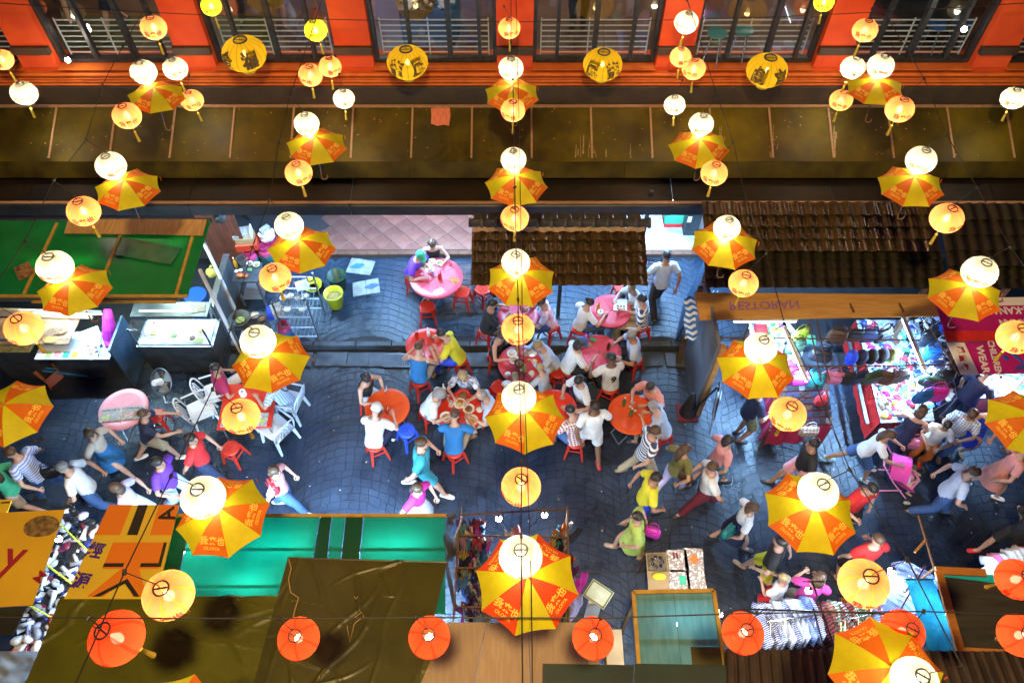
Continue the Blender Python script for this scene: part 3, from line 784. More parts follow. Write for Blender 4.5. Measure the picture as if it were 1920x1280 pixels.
HAIR = {k: hair_mesh(k) for k in ('short', 'crop', 'fringe', 'long', 'bob', 'bun', 'receding')}
cm = MB().lathe([(.104, .018), (.105, .05), (.094, .095), (.06, .128), (.012, .14)], 16, cap1=True)
CAP = MB().add([(v[0] * .86, v[1] - .015, v[2]) for v in cm.v], cm.f)
CAP.grid(lambda u, v: Vector(((u - .5) * .15, .055 + v * .1 * (1 - (2 * u - 1) ** 2 * .45), .03 - .012 * (2 * u - 1) ** 2 - v * .012)), 8, 3, flip=True).grid(lambda u, v: Vector(((u - .5) * .15, .055 + v * .1 * (1 - (2 * u - 1) ** 2 * .45), .024 - .012 * (2 * u - 1) ** 2 - v * .012)), 8, 3)
CAP = CAP.mesh('cap', True)
CAPB = CAP.copy()
def cloth(name, c, rough=.8, c2=None, sc=8, **k): return pm('cloth_' + name, c, c2 or tuple(x * .82 for x in c), sc, rough=rough, bump=.7, bscale=13, **k)
def stripes(name, a, b, scale, axis=2, check=False):
    k = 'cloth_' + name
    if k in MATS: return MATS[k]
    m = pm(k, a, rough=.8); nt = m.node_tree; N, L = nt.nodes, nt.links
    tc = N.new('ShaderNodeTexCoord'); sp = N.new('ShaderNodeSeparateXYZ'); L.new(tc.outputs['Object'], sp.inputs[0])
    def band(ax):
        mu = N.new('ShaderNodeMath'); mu.operation = 'MULTIPLY'; mu.inputs[1].default_value = scale; L.new(sp.outputs[ax], mu.inputs[0])
        fr = N.new('ShaderNodeMath'); fr.operation = 'FRACT'; L.new(mu.outputs[0], fr.inputs[0])
        gt = N.new('ShaderNodeMath'); gt.operation = 'GREATER_THAN'; gt.inputs[1].default_value = .5; L.new(fr.outputs[0], gt.inputs[0]); return gt.outputs[0]
    f = band(axis)
    if check:
        g_ = band(0); ad = N.new('ShaderNodeMath'); ad.operation = 'ADD'; L.new(f, ad.inputs[0]); L.new(g_, ad.inputs[1])
        dv = N.new('ShaderNodeMath'); dv.operation = 'MULTIPLY'; dv.inputs[1].default_value = .5; L.new(ad.outputs[0], dv.inputs[0]); f = dv.outputs[0]
    mx = N.new('ShaderNodeMixRGB'); mx.inputs[1].default_value = lin(a); mx.inputs[2].default_value = lin(b); L.new(f, mx.inputs[0])
    L.new(mx.outputs[0], N['Principled BSDF'].inputs['Base Color']); return m
SKIN = {'fair': pm('skin_fair', (.56, .33, .24), (.5, .27, .19), 12, rough=.5), 'tan': pm('skin_tan', (.42, .22, .14), (.36, .18, .11), 12, rough=.5), 'brown': pm('skin_brown', (.2, .1, .06), (.16, .08, .05), 12, rough=.5)}
M_eye = pm('eye_dark', (.02, .015, .012), rough=.2); M_lip = pm('lip', (.36, .12, .1), rough=.5)
HC = {'black': pm('hair_black', (.012, .011, .012), (.025, .022, .02), 40, rough=.4, bump=.5), 'brown': pm('hair_brown', (.06, .032, .018), (.1, .055, .03), 40, rough=.45, bump=.5), 'blond': pm('hair_blond', (.38, .27, .13), (.28, .19, .09), 40, rough=.5, bump=.5), 'grey': pm('hair_grey', (.3, .29, .28), (.2, .19, .18), 40, rough=.5, bump=.5)}
CL = {'white': cloth('white', (.74, .76, .8)), 'navy': cloth('navy', (.015, .02, .06)), 'denim': cloth('denim', (.05, .11, .28)), 'khaki': cloth('khaki', (.38, .32, .22)), 'black': cloth('black', (.015, .015, .018)), 'blue': cloth('blue', (.02, .16, .42)), 'royal': cloth('royal', (.02, .06, .62)), 'teal': cloth('teal', (.03, .28, .4)), 'yellow': cloth('yellow', (.68, .62, .03)), 'lime': cloth('lime', (.42, .55, .12)),
      'purple': cloth('purple', (.13, .03, .42)), 'magenta': cloth('magenta', (.55, .02, .32)), 'crimson': cloth('crimson', (.38, .015, .08)), 'red': cloth('red', (.66, .02, .02)), 'pink': cloth('pink', (.72, .32, .34)), 'hotpink': cloth('hotpink', (.75, .06, .36)), 'salmon': cloth('salmon', (.7, .26, .2)), 'orange': cloth('orange', (.72, .17, .02)), 'grey': cloth('grey', (.38, .4, .46)), 'lightblue': cloth('lightblue', (.48, .58, .78)), 'lilac': cloth('lilac', (.5, .44, .74)),
      'camo': cloth('camo', (.2, .2, .1), c2=(.09, .1, .05), sc=18), 'olive': cloth('olive', (.17, .16, .05)), 'brown': cloth('brown', (.13, .07, .04)), 'green': cloth('green', (.05, .4, .22)), 'maroon': cloth('maroon', (.16, .015, .03)), 'floral': cloth('floral', (.72, .74, .8), c2=(.03, .05, .16), sc=16), 'beige': cloth('beige', (.55, .43, .34)),
      'plaid': stripes('plaid', (.75, .72, .72), (.25, .02, .03), 22, check=True), 'bluecheck': stripes('bluecheck', (.7, .74, .82), (.16, .24, .42), 24, check=True), 'navystripe': stripes('navystripe', (.74, .75, .8), (.03, .05, .12), 13), 'bluestripe': stripes('bluestripe', (.6, .66, .85), (.2, .28, .6), 20), 'pinkwhite': cloth('pinkwhite', (.72, .1, .26), c2=(.75, .7, .78), sc=7)}
M_sole = pm('shoe_dark', (.03, .03, .035), rough=.6); M_sandal = pm('sandal', (.3, .2, .13), rough=.6); M_sneak = pm('sneaker', (.35, .6, .6), (.1, .2, .25), 20, rough=.6); M_shw = pm('shoe_white', (.7, .7, .7), rough=.6)
SHOES = {'dark': M_sole, 'sandal': M_sandal, 'sneak': M_sneak, 'white': M_shw, 'red': CL['red']}
POSES = {
    'sitA': Pose('sit', .3, 0, .1, .5, [(-.2, .42, .8), (.16, .44, .8)]),
    'sitB': Pose('sit', .42, .15, -.25, .6, [(-.1, .4, .8), (.2, .46, .8)]),
    'sitC': Pose('sit', .18, -.1, .35, .3, [(-.26, .36, .79), (.1, .38, .86)]),
    'sitD': Pose('sit', .1, 0, -.4, .2, [(-.3, .25, .66), (.28, .28, .66)]),
    'sitF': Pose('sit', .28, 0, .2, .5, [(-.17, .42, .8), (.15, .42, .8)], fem=True),
    'sitG': Pose('sit', .2, .2, -.3, .45, [(-.22, .25, .66), (.14, .42, .8)], fem=True),
    'kid': Pose('sit', .22, 0, 0, .4, [(-.14, .36, .78), (.14, .36, .78)], seat=.46, fem=True),
    'walkA': Pose('walk', .08, .08, 0, .12, [(-.26, .2, .95), (.26, -.2, .93)], [(-.09, -.34, .14), (.09, .3, .08)]),
    'walkB': Pose('walk', .1, -.08, .15, .15, [(-.27, -.18, .93), (.26, .22, .96)], [(-.09, .32, .08), (.09, -.3, .13)]),
    'walkF': Pose('walk', .08, 0, -.2, .15, [(-.24, .18, .9), (.25, -.16, .88)], [(-.07, -.28, .13), (.07, .26, .08)], fem=True),
    'standA': Pose('stand', .05, 0, .2, .3, [(-.24, .14, .85), (.2, .26, 1.05)]),
    'standF': Pose('stand', .08, 0, -.15, .45, [(-.12, .3, 1.02), (.12, .3, 1.0)], fem=True),
    'push': Pose('walk', .28, 0, 0, .15, [(-.2, .5, .98), (.2, .5, .98)], [(-.09, -.42, .15), (.09, .26, .08)], fem=True)}
LEGW = {'shorts', 'trousers', 'skirt'}
def person(label, p, rz, pose, top, topc, leg, legc, hair='short', hc='black', skin='fair', shoes='dark', cap=None, scale=1.0, group=None):
    P_ = POSES[pose]; t = thing('person', label, 'person', (p[0], p[1], p[2]), rz, group); t.scale = (scale,) * 3
    ob('body', P_.body, [SKIN[skin], M_eye, M_lip], t)
    if top: ob('shirt', P_.g[top], CL[topc], t)
    if leg: ob(leg, P_.g[leg], CL[legc], t)
    if hair: ob('hair', HAIR[hair], HC[hc], t, M=P_.headM)
    if cap: ob('cap', CAP, CL[cap], t, M=P_.headM)
    for s_ in P_.shoe: ob('shoe', s_, SHOES[shoes], t)
    return t
def facing(a, b): return math.atan2(-(b[0] - a[0]), b[1] - a[1])
# ------------------------------------------------------------------ tables, stools, chairs
M_tred = pm('red_plastic_table', (.64, .035, .012), (.54, .025, .01), 3, rough=.35, bump=.05)
M_tpink = pm('faded_pink_table', (.64, .075, .12), (.54, .05, .08), 3, rough=.35, bump=.05)
M_tora = pm('bright_orange_red_table', (.7, .09, .015), (.62, .07, .012), 3, rough=.35)
M_tpale = pm('pale_pink_table', (.72, .3, .36), (.64, .24, .28), 3, rough=.4)
M_sred = pm('red_plastic_stool', (.56, .03, .015), rough=.35, rand=.15)
M_sblue = pm('blue_plastic_stool', (.03, .08, .55), rough=.35)
M_leg = pm('grey_tube_leg', (.3, .32, .35), rough=.35, metal=.8)
def round_top(R):
    m = MB().lathe([(.012, .0), (R * .72, 0), (R * .74, .003), (R * .97, .003), (R, -.004), (R, -.035), (R * .98, -.038), (.012, -.022)], 48)
    for i in range(6):
        a = i * PI / 3; m.box((R * .4 * math.cos(a), R * .4 * math.sin(a), .0025), (R * .62, .006, .004), rz=a)
    return m.mesh('top', True)
TOPS = {}
def table(label, px, py, dia, mat, b=0.0):
    c = G(px, py, b + .73); t = thing('round_table', label, 'table', (c.x, c.y, b), random.uniform(0, 1), 'round plastic tables of the food stall')
    k = (round(dia, 2), mat.name)
    if k not in TOPS: TOPS[k] = round_top(dia / 2)
    ob('top', TOPS[k], mat, t, loc=(0, 0, .73))
    ob('hub', MB().lathe([(.018, 0), (.02, -.06)], 12, cap0=True), M_black, t, loc=(0, 0, .731))
    r = dia * .3
    for sx, sy in ((1, 1), (1, -1), (-1, 1), (-1, -1)):
        ob('leg', MB().tube([(sx * r, sy * r * .55, .7), (-sx * r, sy * r * .55, .012)], .013, 6), M_leg, t)
    ob('cross_bar', MB().tube([(-r, -r * .55, .02), (-r, r * .55, .02)], .012, 6), M_leg, t); ob('cross_bar', MB().tube([(r, -r * .55, .02), (r, r * .55, .02)], .012, 6), M_leg, t)
    t['tz'] = b + .735
    return c
SEAT = MB().lathe([(.012, -.006), (.05, 0), (.125, 0), (.15, -.004), (.158, -.02), (.156, -.05), (.148, -.05), (.146, -.02), (.012, -.016)], 20)
for i in range(7): SEAT.box((-.09 + i * .03, 0, .002), (.008, .2 - abs(i - 3) * .025, .004))
SEAT = SEAT.mesh('seat', True)
LEG = MB().loft([[Vector((.1 + x, .1 + y, 0)) for x, y in ((-.02, -.02), (.028, -.02), (.028, .028), (-.02, .028))], [Vector((.165 + x, .165 + y, -.445)) for x, y in ((-.014, -.014), (.016, -.014), (.016, .016), (-.014, .016))]]).mesh('leg')
BRACE = MB()
for i in range(4):
    a, b_ = Vector((.13 * math.cos(PI / 4 + i * PI / 2) * 1.3, .13 * math.sin(PI / 4 + i * PI / 2) * 1.3, -.2)), Vector((.13 * math.cos(PI * 3 / 4 + i * PI / 2) * 1.3, .13 * math.sin(PI * 3 / 4 + i * PI / 2) * 1.3, -.2))
    BRACE.bar(a, b_, .012, .03)
BRACE = BRACE.mesh('brace')
SE2, LE2, BR2 = SEAT.copy(), LEG.copy(), BRACE.copy()
def stool(label, x, y, b=0.0, mat=None, rz=None, h=.45):
    t = thing('plastic_stool', label, 'stool', (x, y, b), random.uniform(0, 1.5) if rz is None else rz, 'plastic stools')
    bl = mat is not None; m = mat or M_sred
    s = h / .45
    ob('seat', SE2 if bl else SEAT, m, t, loc=(0, 0, h), scale=(1, 1, 1))
    for i in range(4): ob('leg', LE2 if bl else LEG, m, t, loc=(0, 0, h - .01), rot=(0, 0, i * PI / 2), scale=(1, 1, s * .97))
    ob('brace', BR2 if bl else BRACE, m, t, loc=(0, 0, h))
    return t
# crockery
M_china = pm('white_china', (.78, .8, .8), rough=.2); M_gn = pm('green_bottle_glass', (.01, .12, .03), rough=.1, coat=.5); M_br = pm('brown_bottle_glass', (.05, .015, .008), rough=.1, coat=.5)
M_food = {k: pm('food_' + k, a, b, 30, rough=.6, bump=.6) for k, a, b in (('noodle', (.5, .33, .08), (.3, .15, .04)), ('green', (.12, .22, .04), (.3, .3, .08)), ('brown', (.12, .05, .02), (.28, .14, .05)), ('rice', (.75, .72, .62), (.62, .58, .48)), ('soup', (.5, .28, .05), (.35, .16, .03)))}
M_sauce = pm('red_sauce_caddy', (.55, .05, .02), rough=.4); M_rplate = pm('red_plate', (.6, .04, .03), rough=.3); M_clear = glass('clear_cup', (.95, .97, .98), .95, .05); M_tissue = pm('tissue_roll', (.82, .84, .88), rough=.9, bump=.3, scale=30); M_menu = pm('laminated_menu', (.6, .25, .06), (.25, .05, .02), 25, rough=.3); M_pinkp = pm('pink_plastic', (.75, .25, .5), rough=.35)
PLATE = MB().lathe([(.01, .006), (.075, .006), (.115, .022), (.12, .022), (.08, 0), (.01, 0)], 24).mesh('plate', True)
MOUND = MB(); MOUND.sphere((0, 0, .008), (.075, .07, .035), 14, 8)
MOUND.v = [tuple(Vector(v) * (1 + .25 * noise.noise(Vector(v) * 40))) for v in MOUND.v]; MOUND = MOUND.mesh('food', True)
BOWL = MB().lathe([(.03, 0), (.06, .02), (.085, .055), (.09, .055), (.065, .015), (.03, -.006)], 22).mesh('bowl', True)
CUP = MB().lathe([(.01, .002), (.026, .002), (.036, .1), (.038, .1), (.028, 0), (.01, 0)], 14).mesh('cup', True)
LIQ = MB().lathe([(.001, .06), (.03, .06)], 14, cap0=True).mesh('drink', True)
BOTTLE = MB().lathe([(.01, 0), (.033, 0), (.035, .01), (.035, .14), (.028, .17), (.013, .2), (.013, .25), (.008, .252)], 14, cap1=True).mesh('bottle', True)
def plate(label, x, y, z, food, mat=None, s=1.0):
    t = thing('plate', label, 'plate', (x, y, z), random.uniform(0, 3)); t.scale = (s,) * 3
    ob('dish', PLATE if mat is None else PLATE.copy(), mat or M_china, t)
    if food: ob('food', MOUND.copy(), M_food[food], t)
def bowl(label, x, y, z, food, mat=None, s=1.0):
    t = thing('bowl', label, 'bowl', (x, y, z), 0); t.scale = (s,) * 3
    ob('dish', BOWL.copy(), mat or M_china, t); ob('food', MOUND.copy(), M_food[food], t, scale=(.85, .85, .5), loc=(0, 0, .032))
def cup(label, x, y, z, drink=(.2, .08, .03), straw=False):
    t = thing('cup', label, 'cup', (x, y, z)); ob('glass', CUP, M_clear, t); ob('drink', LIQ.copy(), pm('drink_%d' % int(drink[0] * 1000), drink, rough=.2), t)
    if straw: ob('straw', MB().tube([(.0, .01, .03), (.03, .03, .17)], .004, 5), CL['white'], t)
def bottle(label, x, y, z, mat, cap=(.7, .1, .05)):
    t = thing('bottle', label, 'bottle', (x, y, z)); ob('glass', BOTTLE.copy(), mat, t); ob('cap', MB().lathe([(.014, .245), (.014, .262)], 10, cap0=True, cap1=True), pm('cap_%d' % int(cap[0] * 100 + cap[1] * 10), cap, rough=.4), t)
def at(c, px, py):
    p = G(px, py, c[2]); return p.x, p.y, c[2] + .004

PV = .15
T = {}
T[1] = table('large pink-red table with a couple eating near the tiled floor', 818, 520, 1.06, M_tpink, PV)
T[2] = table('red table between the men in blue vest and yellow shirt', 800, 646, .8, M_tred)
T[3] = table('pink table half hidden behind the third umbrella of the centre string', 972, 592, .8, M_tpink, PV)
T[4] = table('red-pink table with an open menu right of the tiled shelter', 1145, 582, .8, M_tpink, PV)
T[5] = table('pink table with a dark bottle, beside the man in jersey nine', 1124, 660, .82, M_tpink)
T[6] = table('pink table crowded with plates below the central umbrellas', 976, 680, .84, M_tpink)
T[7] = table('bright orange-red table with two cups and a blue stool', 726, 763, .8, M_tora)
T[8] = table('red table full of curry dishes with four people around', 862, 772, .84, M_tred)
T[9] = table('red table mostly hidden under the fourth umbrella of the centre string', 1040, 765, .8, M_tred)
T[10] = table('orange-red table with two green bottles on the right', 1184, 775, .84, M_tora)
T[11] = table('pale pink table with open newspapers near the food stall', 231, 766, .86, M_tpale)
def sit(label, px, py, tb, pose, top, topc, leg, legc, b=0.0, face=None, **k):
    p = G(px, py, b + .74); c = T[tb]
    d = Vector((p.x - c.x, p.y - c.y, 0))
    if d.length < .62: d = d.normalized() * .62 if d.length > .05 else Vector((0, -.62, 0)); p = Vector((c.x, c.y, 0)) + d
    rz = facing(p, c) if face is None else face
    sc_ = k.pop('scale', 1.0)
    person(label, (p.x, p.y, b), rz, pose, top, topc, leg, legc, scale=sc_, **k)
    stool('red stool under the ' + label[:label.index(' at ')] if ' at ' in label else 'red stool under ' + label, p.x, p.y, b, rz=rz + PI / 4)
sit('man in purple shirt and green cap at the large table', 770, 495, 1, 'sitB', 'tee', 'purple', 'shorts', 'olive', PV, hair='crop', hc='brown', cap='green', skin='fair')
sit('woman in black sleeveless top at the large table', 812, 470, 1, 'sitF', 'tank', 'black', 'shorts', 'black', PV, hair='bob', hc='brown', skin='fair')
sit('man in blue vest at the red table', 787, 685, 2, 'sitA', 'tank', 'blue', 'shorts', 'grey', hair='crop', hc='brown', skin='fair', shoes='sandal')
sit('man in yellow shirt at the red table', 848, 655, 2, 'sitB', 'tee', 'yellow', 'trousers', 'royal', hair='short', hc='black', skin='fair')
sit('person in pink patterned shirt at the half hidden table', 1028, 592, 3, 'sitF', 'tee', 'pinkwhite', 'trousers', 'denim', PV, hair='bun', hc='black', skin='tan')
sit('person in dark top at the half hidden table', 925, 598, 3, 'sitC', 'tee', 'black', 'shorts', 'black', PV, hair='short', hc='black', skin='tan')
sit('woman in white top with black bun at the menu table', 1092, 596, 4, 'sitG', 'tee', 'white', 'trousers', 'denim', PV, hair='bun', hc='black', skin='fair')
sit('blond person in pale top at the menu table', 1190, 562, 4, 'sitF', 'tee', 'white', 'shorts', 'camo', PV, hair='short', hc='blond', skin='fair')
sit('man in navy striped shirt at the menu table', 1204, 592, 4, 'sitD', 'tee', 'navystripe', 'trousers', 'khaki', PV, hair='short', hc='black', skin='fair')
sit('person in white shirt and denim cap at the bottle table', 1092, 668, 5, 'sitA', 'tee', 'white', 'trousers', 'black', hair='bob', hc='black', cap='denim', skin='fair')
sit('grey haired man in pale blue vest at the bottle table', 1192, 655, 5, 'sitC', 'tee', 'lightblue', 'trousers', 'navy', hair='short', hc='grey', skin='tan')
j9 = sit('man in white jersey with black nine at the bottle table', 1143, 702, 5, 'sitC', 'tee', 'white', 'shorts', 'black', hair='crop', hc='black', skin='brown')
sit('woman in black dress at the crowded table', 942, 655, 6, 'sitG', 'tank', 'black', 'shorts', 'black', hair='long', hc='brown', skin='fair')
sit('blond man in pale blue shirt at the crowded table', 1032, 668, 6, 'sitB', 'long', 'lightblue', 'trousers', 'khaki', hair='short', hc='blond', skin='fair')
sit('smaller blond child in white at the crowded table', 968, 712, 6, 'kid', 'tee', 'white', 'shorts', 'blue', hair='short', hc='blond', skin='fair', scale=.85)
sit('fair haired child in grey tee at the crowded table', 1012, 708, 6, 'kid', 'tee', 'grey', 'shorts', 'navy', hair='short', hc='blond', skin='fair', scale=.9)
sit('woman with long black hair in dark top at the orange table', 690, 730, 7, 'sitG', 'tank', 'black', 'shorts', 'lightblue', hair='long', hc='black', skin='fair')
sit('man in white shirt and white cap at the orange table', 703, 808, 7, 'sitB', 'tee', 'white', 'trousers', 'navy', hair='crop', hc='black', cap='white', skin='fair', shoes='white')
sit('grey haired woman in white shirt at the curry table', 813, 758, 8, 'sitB', 'tee', 'white', 'shorts', 'floral', hair='bob', hc='grey', skin='fair')
sit('woman in blue and white floral top at the curry table', 873, 712, 8, 'sitF', 'tee', 'floral', 'trousers', 'navy', hair='bob', hc='blond', skin='fair')
sit('bald older man in pale blue shirt at the curry table', 914, 765, 8, 'sitA', 'tee', 'lightblue', 'shorts', 'khaki', hair='receding', hc='grey', skin='fair', shoes='sandal')
sit('dark haired man in blue polo at the curry table', 853, 814, 8, 'sitB', 'tee', 'blue', 'shorts', 'khaki', hair='short', hc='brown', skin='fair')
sit('young man in white tee at the hidden red table', 1080, 742, 9, 'sitC', 'tee', 'white', 'trousers', 'navy', hair='short', hc='black', skin='fair')
sit('person in red plaid shirt at the hidden red table', 1072, 800, 9, 'sitA', 'tee', 'plaid', 'trousers', 'denim', hair='short', hc='black', skin='fair')
sit('man in salmon pink tee at the table with bottles', 1222, 742, 10, 'sitA', 'tee', 'salmon', 'shorts', 'grey', hair='crop', hc='black', skin='fair')
sit('older man in grey shirt at the table with bottles', 1233, 790, 10, 'sitB', 'tee', 'grey', 'shorts', 'khaki', hair='short', hc='grey', skin='fair')
# the nine on the jersey
for o in bpy.data.objects:
    if o.get('label') == 'man in white jersey with black nine at the bottle table':
        P_ = POSES['sitC']; B = -P_.u.cross(P_.X).normalized()
        c = P_.pel + P_.u * .26; nb = -Vector((0, 1, 0)).cross(P_.X); back = Vector((0, -math.cos(.18), math.sin(.18)))
        R_ = Matrix((P_.X, P_.u, back)).transposed().to_4x4()
        letters('9', M_black, o, Matrix.Translation(c + back * .142) @ R_, .2, .05)
for lab, px, py, b in (('empty red stool at the right side of the large table', 866, 550, PV), ('empty red stool before the large pink-red table', 800, 578, PV), ('empty red stool left of the central umbrella string', 905, 545, PV), ('empty red stool near the eave of the tiled shelter', 1166, 540, PV),
                       ('empty red stool beside the pale pink newspaper table', 290, 783, 0), ('lone red stool in front of the white chairs', 432, 843, 0), ('empty red stool left of the crowded table', 936, 728, 0), ('empty red stool right of the crowded table', 1046, 700, 0)):
    p = G(px, py - 4, b + .45); stool(lab, p.x, p.y, b)
p = G(763, 806, .45); stool('bright blue plastic stool beside the orange-red table', p.x, p.y, 0, M_sblue)
# dishes
c = T[1]
plate('oval plate of greens before the purple shirted man', *at(c, 791, 499), 'green', s=.75); plate('plate of yellow noodles on the large table', *at(c, 809, 492), 'noodle', s=.75); plate('plate of rice at the front of the couple', *at(c, 806, 506), 'rice', s=.75); bowl('bowl of salad before the woman in black', *at(c, 824, 495), 'green', s=.8)
for lab, px, py, a in (('orange menu card at the front of the large table', 823, 547, .5), ('orange menu card at the right of the large table', 852, 526, -.6)):
    x, y, z = at(c, px, py); tag(ob('menu_card', MB().box((0, 0, .003), (.2, .14, .004)), M_menu, loc=(x, y, z), rot=(0, 0, a)), lab, 'menu')
def caddy(label, x, y, z):
    t = thing('chopstick_holder', label, 'chopstick holder', (x, y, z)); ob('cup', MB().lathe([(.035, 0), (.045, .1), (.04, .1), (.03, .01)], 12, cap0=True), M_sauce, t)
    for i in range(9): a = i * .7; ob('chopstick', MB().tube([(.015 * math.cos(a), .015 * math.sin(a), .02), (.035 * math.cos(a), .035 * math.sin(a), .22)], .003, 4), M_sred, t)
caddy('red chopstick holder in the middle of the large table', *at(c, 825, 523)); cup('dark blue tumbler on the large table', *at(c, 812, 517), (.03, .08, .2)); cup('little red sauce cup on the large table', *at(c, 845, 499), (.4, .03, .03))
c = T[2]
caddy('red chopstick holder at the far edge of the red table', *at(c, 782, 632)); bottle('white water bottle beside the yellow shirted man', *at(c, 804, 630), M_white, (.8, .8, .85)); cup('teal tumbler on the red table', *at(c, 811, 638), (.03, .2, .22)); cup('dark green tumbler on the red table', *at(c, 793, 642), (.02, .1, .09))
tag(ob('tissue', MB().sphere((0, 0, .02), (.04, .03, .02), 8, 5), M_tissue, loc=at(c, 816, 671)), 'crumpled white tissue on the red table', 'tissue'); tag(ob('cigarette_lighter', MB().box((0, 0, .012), (.02, .07, .02), bev=.005), CL['lime'], loc=at(c, 815, 652), rot=(0, 0, -.4)), 'yellow-green lighter on the red table', 'lighter')
c = T[4]
t = thing('menu', 'open white menu with small pictures on the red-pink table', 'menu', at(c, 1163, 572), -.1)
for k_, z_ in ((0, .004), (1, .004)): ob('page', MB().box((0, .075 - .15 * k_, z_), (.26, .145, .006)), M_white, t, rot=(.06 * (1 - 2 * k_), 0, 0))
for i in range(6): ob('picture', MB().box((-.05 + (i % 3) * .06, -.04 - .06 * (i // 3), .013), (.045, .04, .003)), M_food[('brown', 'noodle', 'green')[i % 3]], t)
tag(ob('tissue_roll', MB().lathe([(.02, .0), (.055, 0), (.055, .1), (.02, .1)], 18, cap0=True), M_tissue, loc=at(c, 1125, 590)), 'white tissue roll on the red-pink table', 'tissue roll'); bottle('small yellow sauce bottle on the menu table', *at(c, 1121, 582), pm('chili_sauce', (.5, .25, .02), rough=.3)); cup('small dark cup on the menu table', *at(c, 1136, 596), (.06, .02, .01)); cup('red drink cup on the menu table', *at(c, 1158, 591), (.5, .03, .03))
c = T[5]
bottle('dark bottle with red cap on the pink table', *at(c, 1140, 655), M_br); cup('glass of amber drink on the pink table', *at(c, 1161, 659), (.5, .28, .03)); tag(ob('bank_note_pouch', MB().box((0, 0, .015), (.16, .08, .03), bev=.01), CL['green'], loc=at(c, 1110, 637), rot=(0, 0, -.5)), 'bright green pouch at the edge of the pink table', 'pouch'); tag(ob('folded_card', MB().box((0, 0, .006), (.11, .07, .01), bev=.003), CL['grey'], loc=at(c, 1160, 670), rot=(0, 0, -.3)), 'grey folded card on the pink table', 'card')
c = T[6]
for lab, px, py, f, m_ in (('white plate of rice at the far left of the crowded table', 960, 663, 'rice', None), ('white plate of noodles on the crowded table', 964, 675, 'noodle', None), ('empty white plate before the blond man', 997, 662, None, None), ('red rimmed plate of dumplings on the crowded table', 1002, 678, 'rice', M_rplate), ('red plate with leftovers nearest the small child', 952, 702, 'rice', M_rplate), ('red plate before the fair haired child', 997, 700, 'rice', M_rplate)):
    plate(lab, *at(c, px, py), f, m_, s=.82)
bowl('dark hot plate of meat in the middle of the crowded table', *at(c, 974, 684), 'brown', pm('cast_iron', (.02, .02, .025), rough=.4), s=1.1); bottle('green sauce bottle on the crowded table', *at(c, 983, 696), pm('green_sauce', (.3, .35, .05), rough=.3)); cup('clear water glass on the crowded table', *at(c, 976, 671), (.5, .55, .6)); cup('tall clear glass beside the empty plate', *at(c, 987, 669), (.55, .6, .62)); cup('pale drink at the front of the crowded table', *at(c, 977, 697), (.6, .55, .5))
c = T[7]
cup('iced drink with a straw at the far side of the orange table', *at(c, 724, 736), (.45, .25, .3), True); cup('iced drink with a straw in the middle of the orange table', *at(c, 726, 775), (.5, .25, .3), True)
c = T[8]
plate('oval plate of curry in the middle of the curry table', *at(c, 862, 757), 'noodle', s=.95); plate('plate of dark stew on the curry table', *at(c, 879, 767), 'brown', s=.9); plate('plate of yellow soup nearest the blue polo', *at(c, 885, 788), 'soup', s=.95); plate('plate of noodles beside the white shirted woman', *at(c, 836, 782), 'noodle', s=.9); plate('red plate with fish at the far side of the curry table', *at(c, 868, 742), 'brown', M_rplate, s=1.1); plate('red plate of rice before the bald man', *at(c, 899, 768), 'rice', M_rplate, s=.85)
bottle('large clear water bottle before the grey haired woman', *at(c, 833, 735), pm('water_plastic', (.55, .62, .7), rough=.15), (.7, .75, .8)); cup('pink plastic mug on the curry table', *at(c, 842, 745), (.75, .25, .5)); cup('white cup on the curry table', *at(c, 846, 756), (.7, .7, .7)); cup('clear glass near the middle of the curry table', *at(c, 878, 752), (.5, .5, .52))
c = T[9]
cup('clear glass on the hidden red table', *at(c, 1054, 745), (.5, .5, .55))
c = T[10]
bottle('green beer bottle at the back of the orange table', *at(c, 1169, 760), M_gn, (.75, .7, .6)); bottle('green beer bottle at the front of the orange table', *at(c, 1182, 780), M_gn, (.76, .7, .6)); cup('beer glass beside the rear green bottle', *at(c, 1181, 765), (.6, .4, .12)); cup('beer glass beside the front green bottle', *at(c, 1190, 773), (.6, .42, .1))
c = T[11]
M_news = pm('newsprint', (.66, .64, .6), (.3, .29, .28), 26, rough=.9, detail=8, mixpos=(.3, .5))
for i, (px, py, a, lab) in enumerate(((208, 778, .12, 'open newspaper on the left half of the pale pink table'), (251, 774, .05, 'open newspaper on the right half of the pale pink table'))):
    t = thing('newspaper', lab, 'newspaper', at(c, px, py), a)
    for k_ in range(3): ob('sheet', MB().box((k_ * .01, -k_ * .008, .004 + .005 * (2 - k_)), (.36, .26, .003)), M_news, t)
    for k_ in range(5): ob('headline', MB().box((-.12 + k_ * .06, .09, .017), (.05, .02, .002)), M_black if k_ % 2 else CL['blue'], t)
    ob('photo', MB().box((.08, -.03, .017), (.12, .1, .002)), M_food['brown'] if i else CL['grey'], t); ob('advert', MB().box((-.07, -.05, .017), (.15, .04, .002)), CL['lime'] if i == 0 else CL['pink'], t)

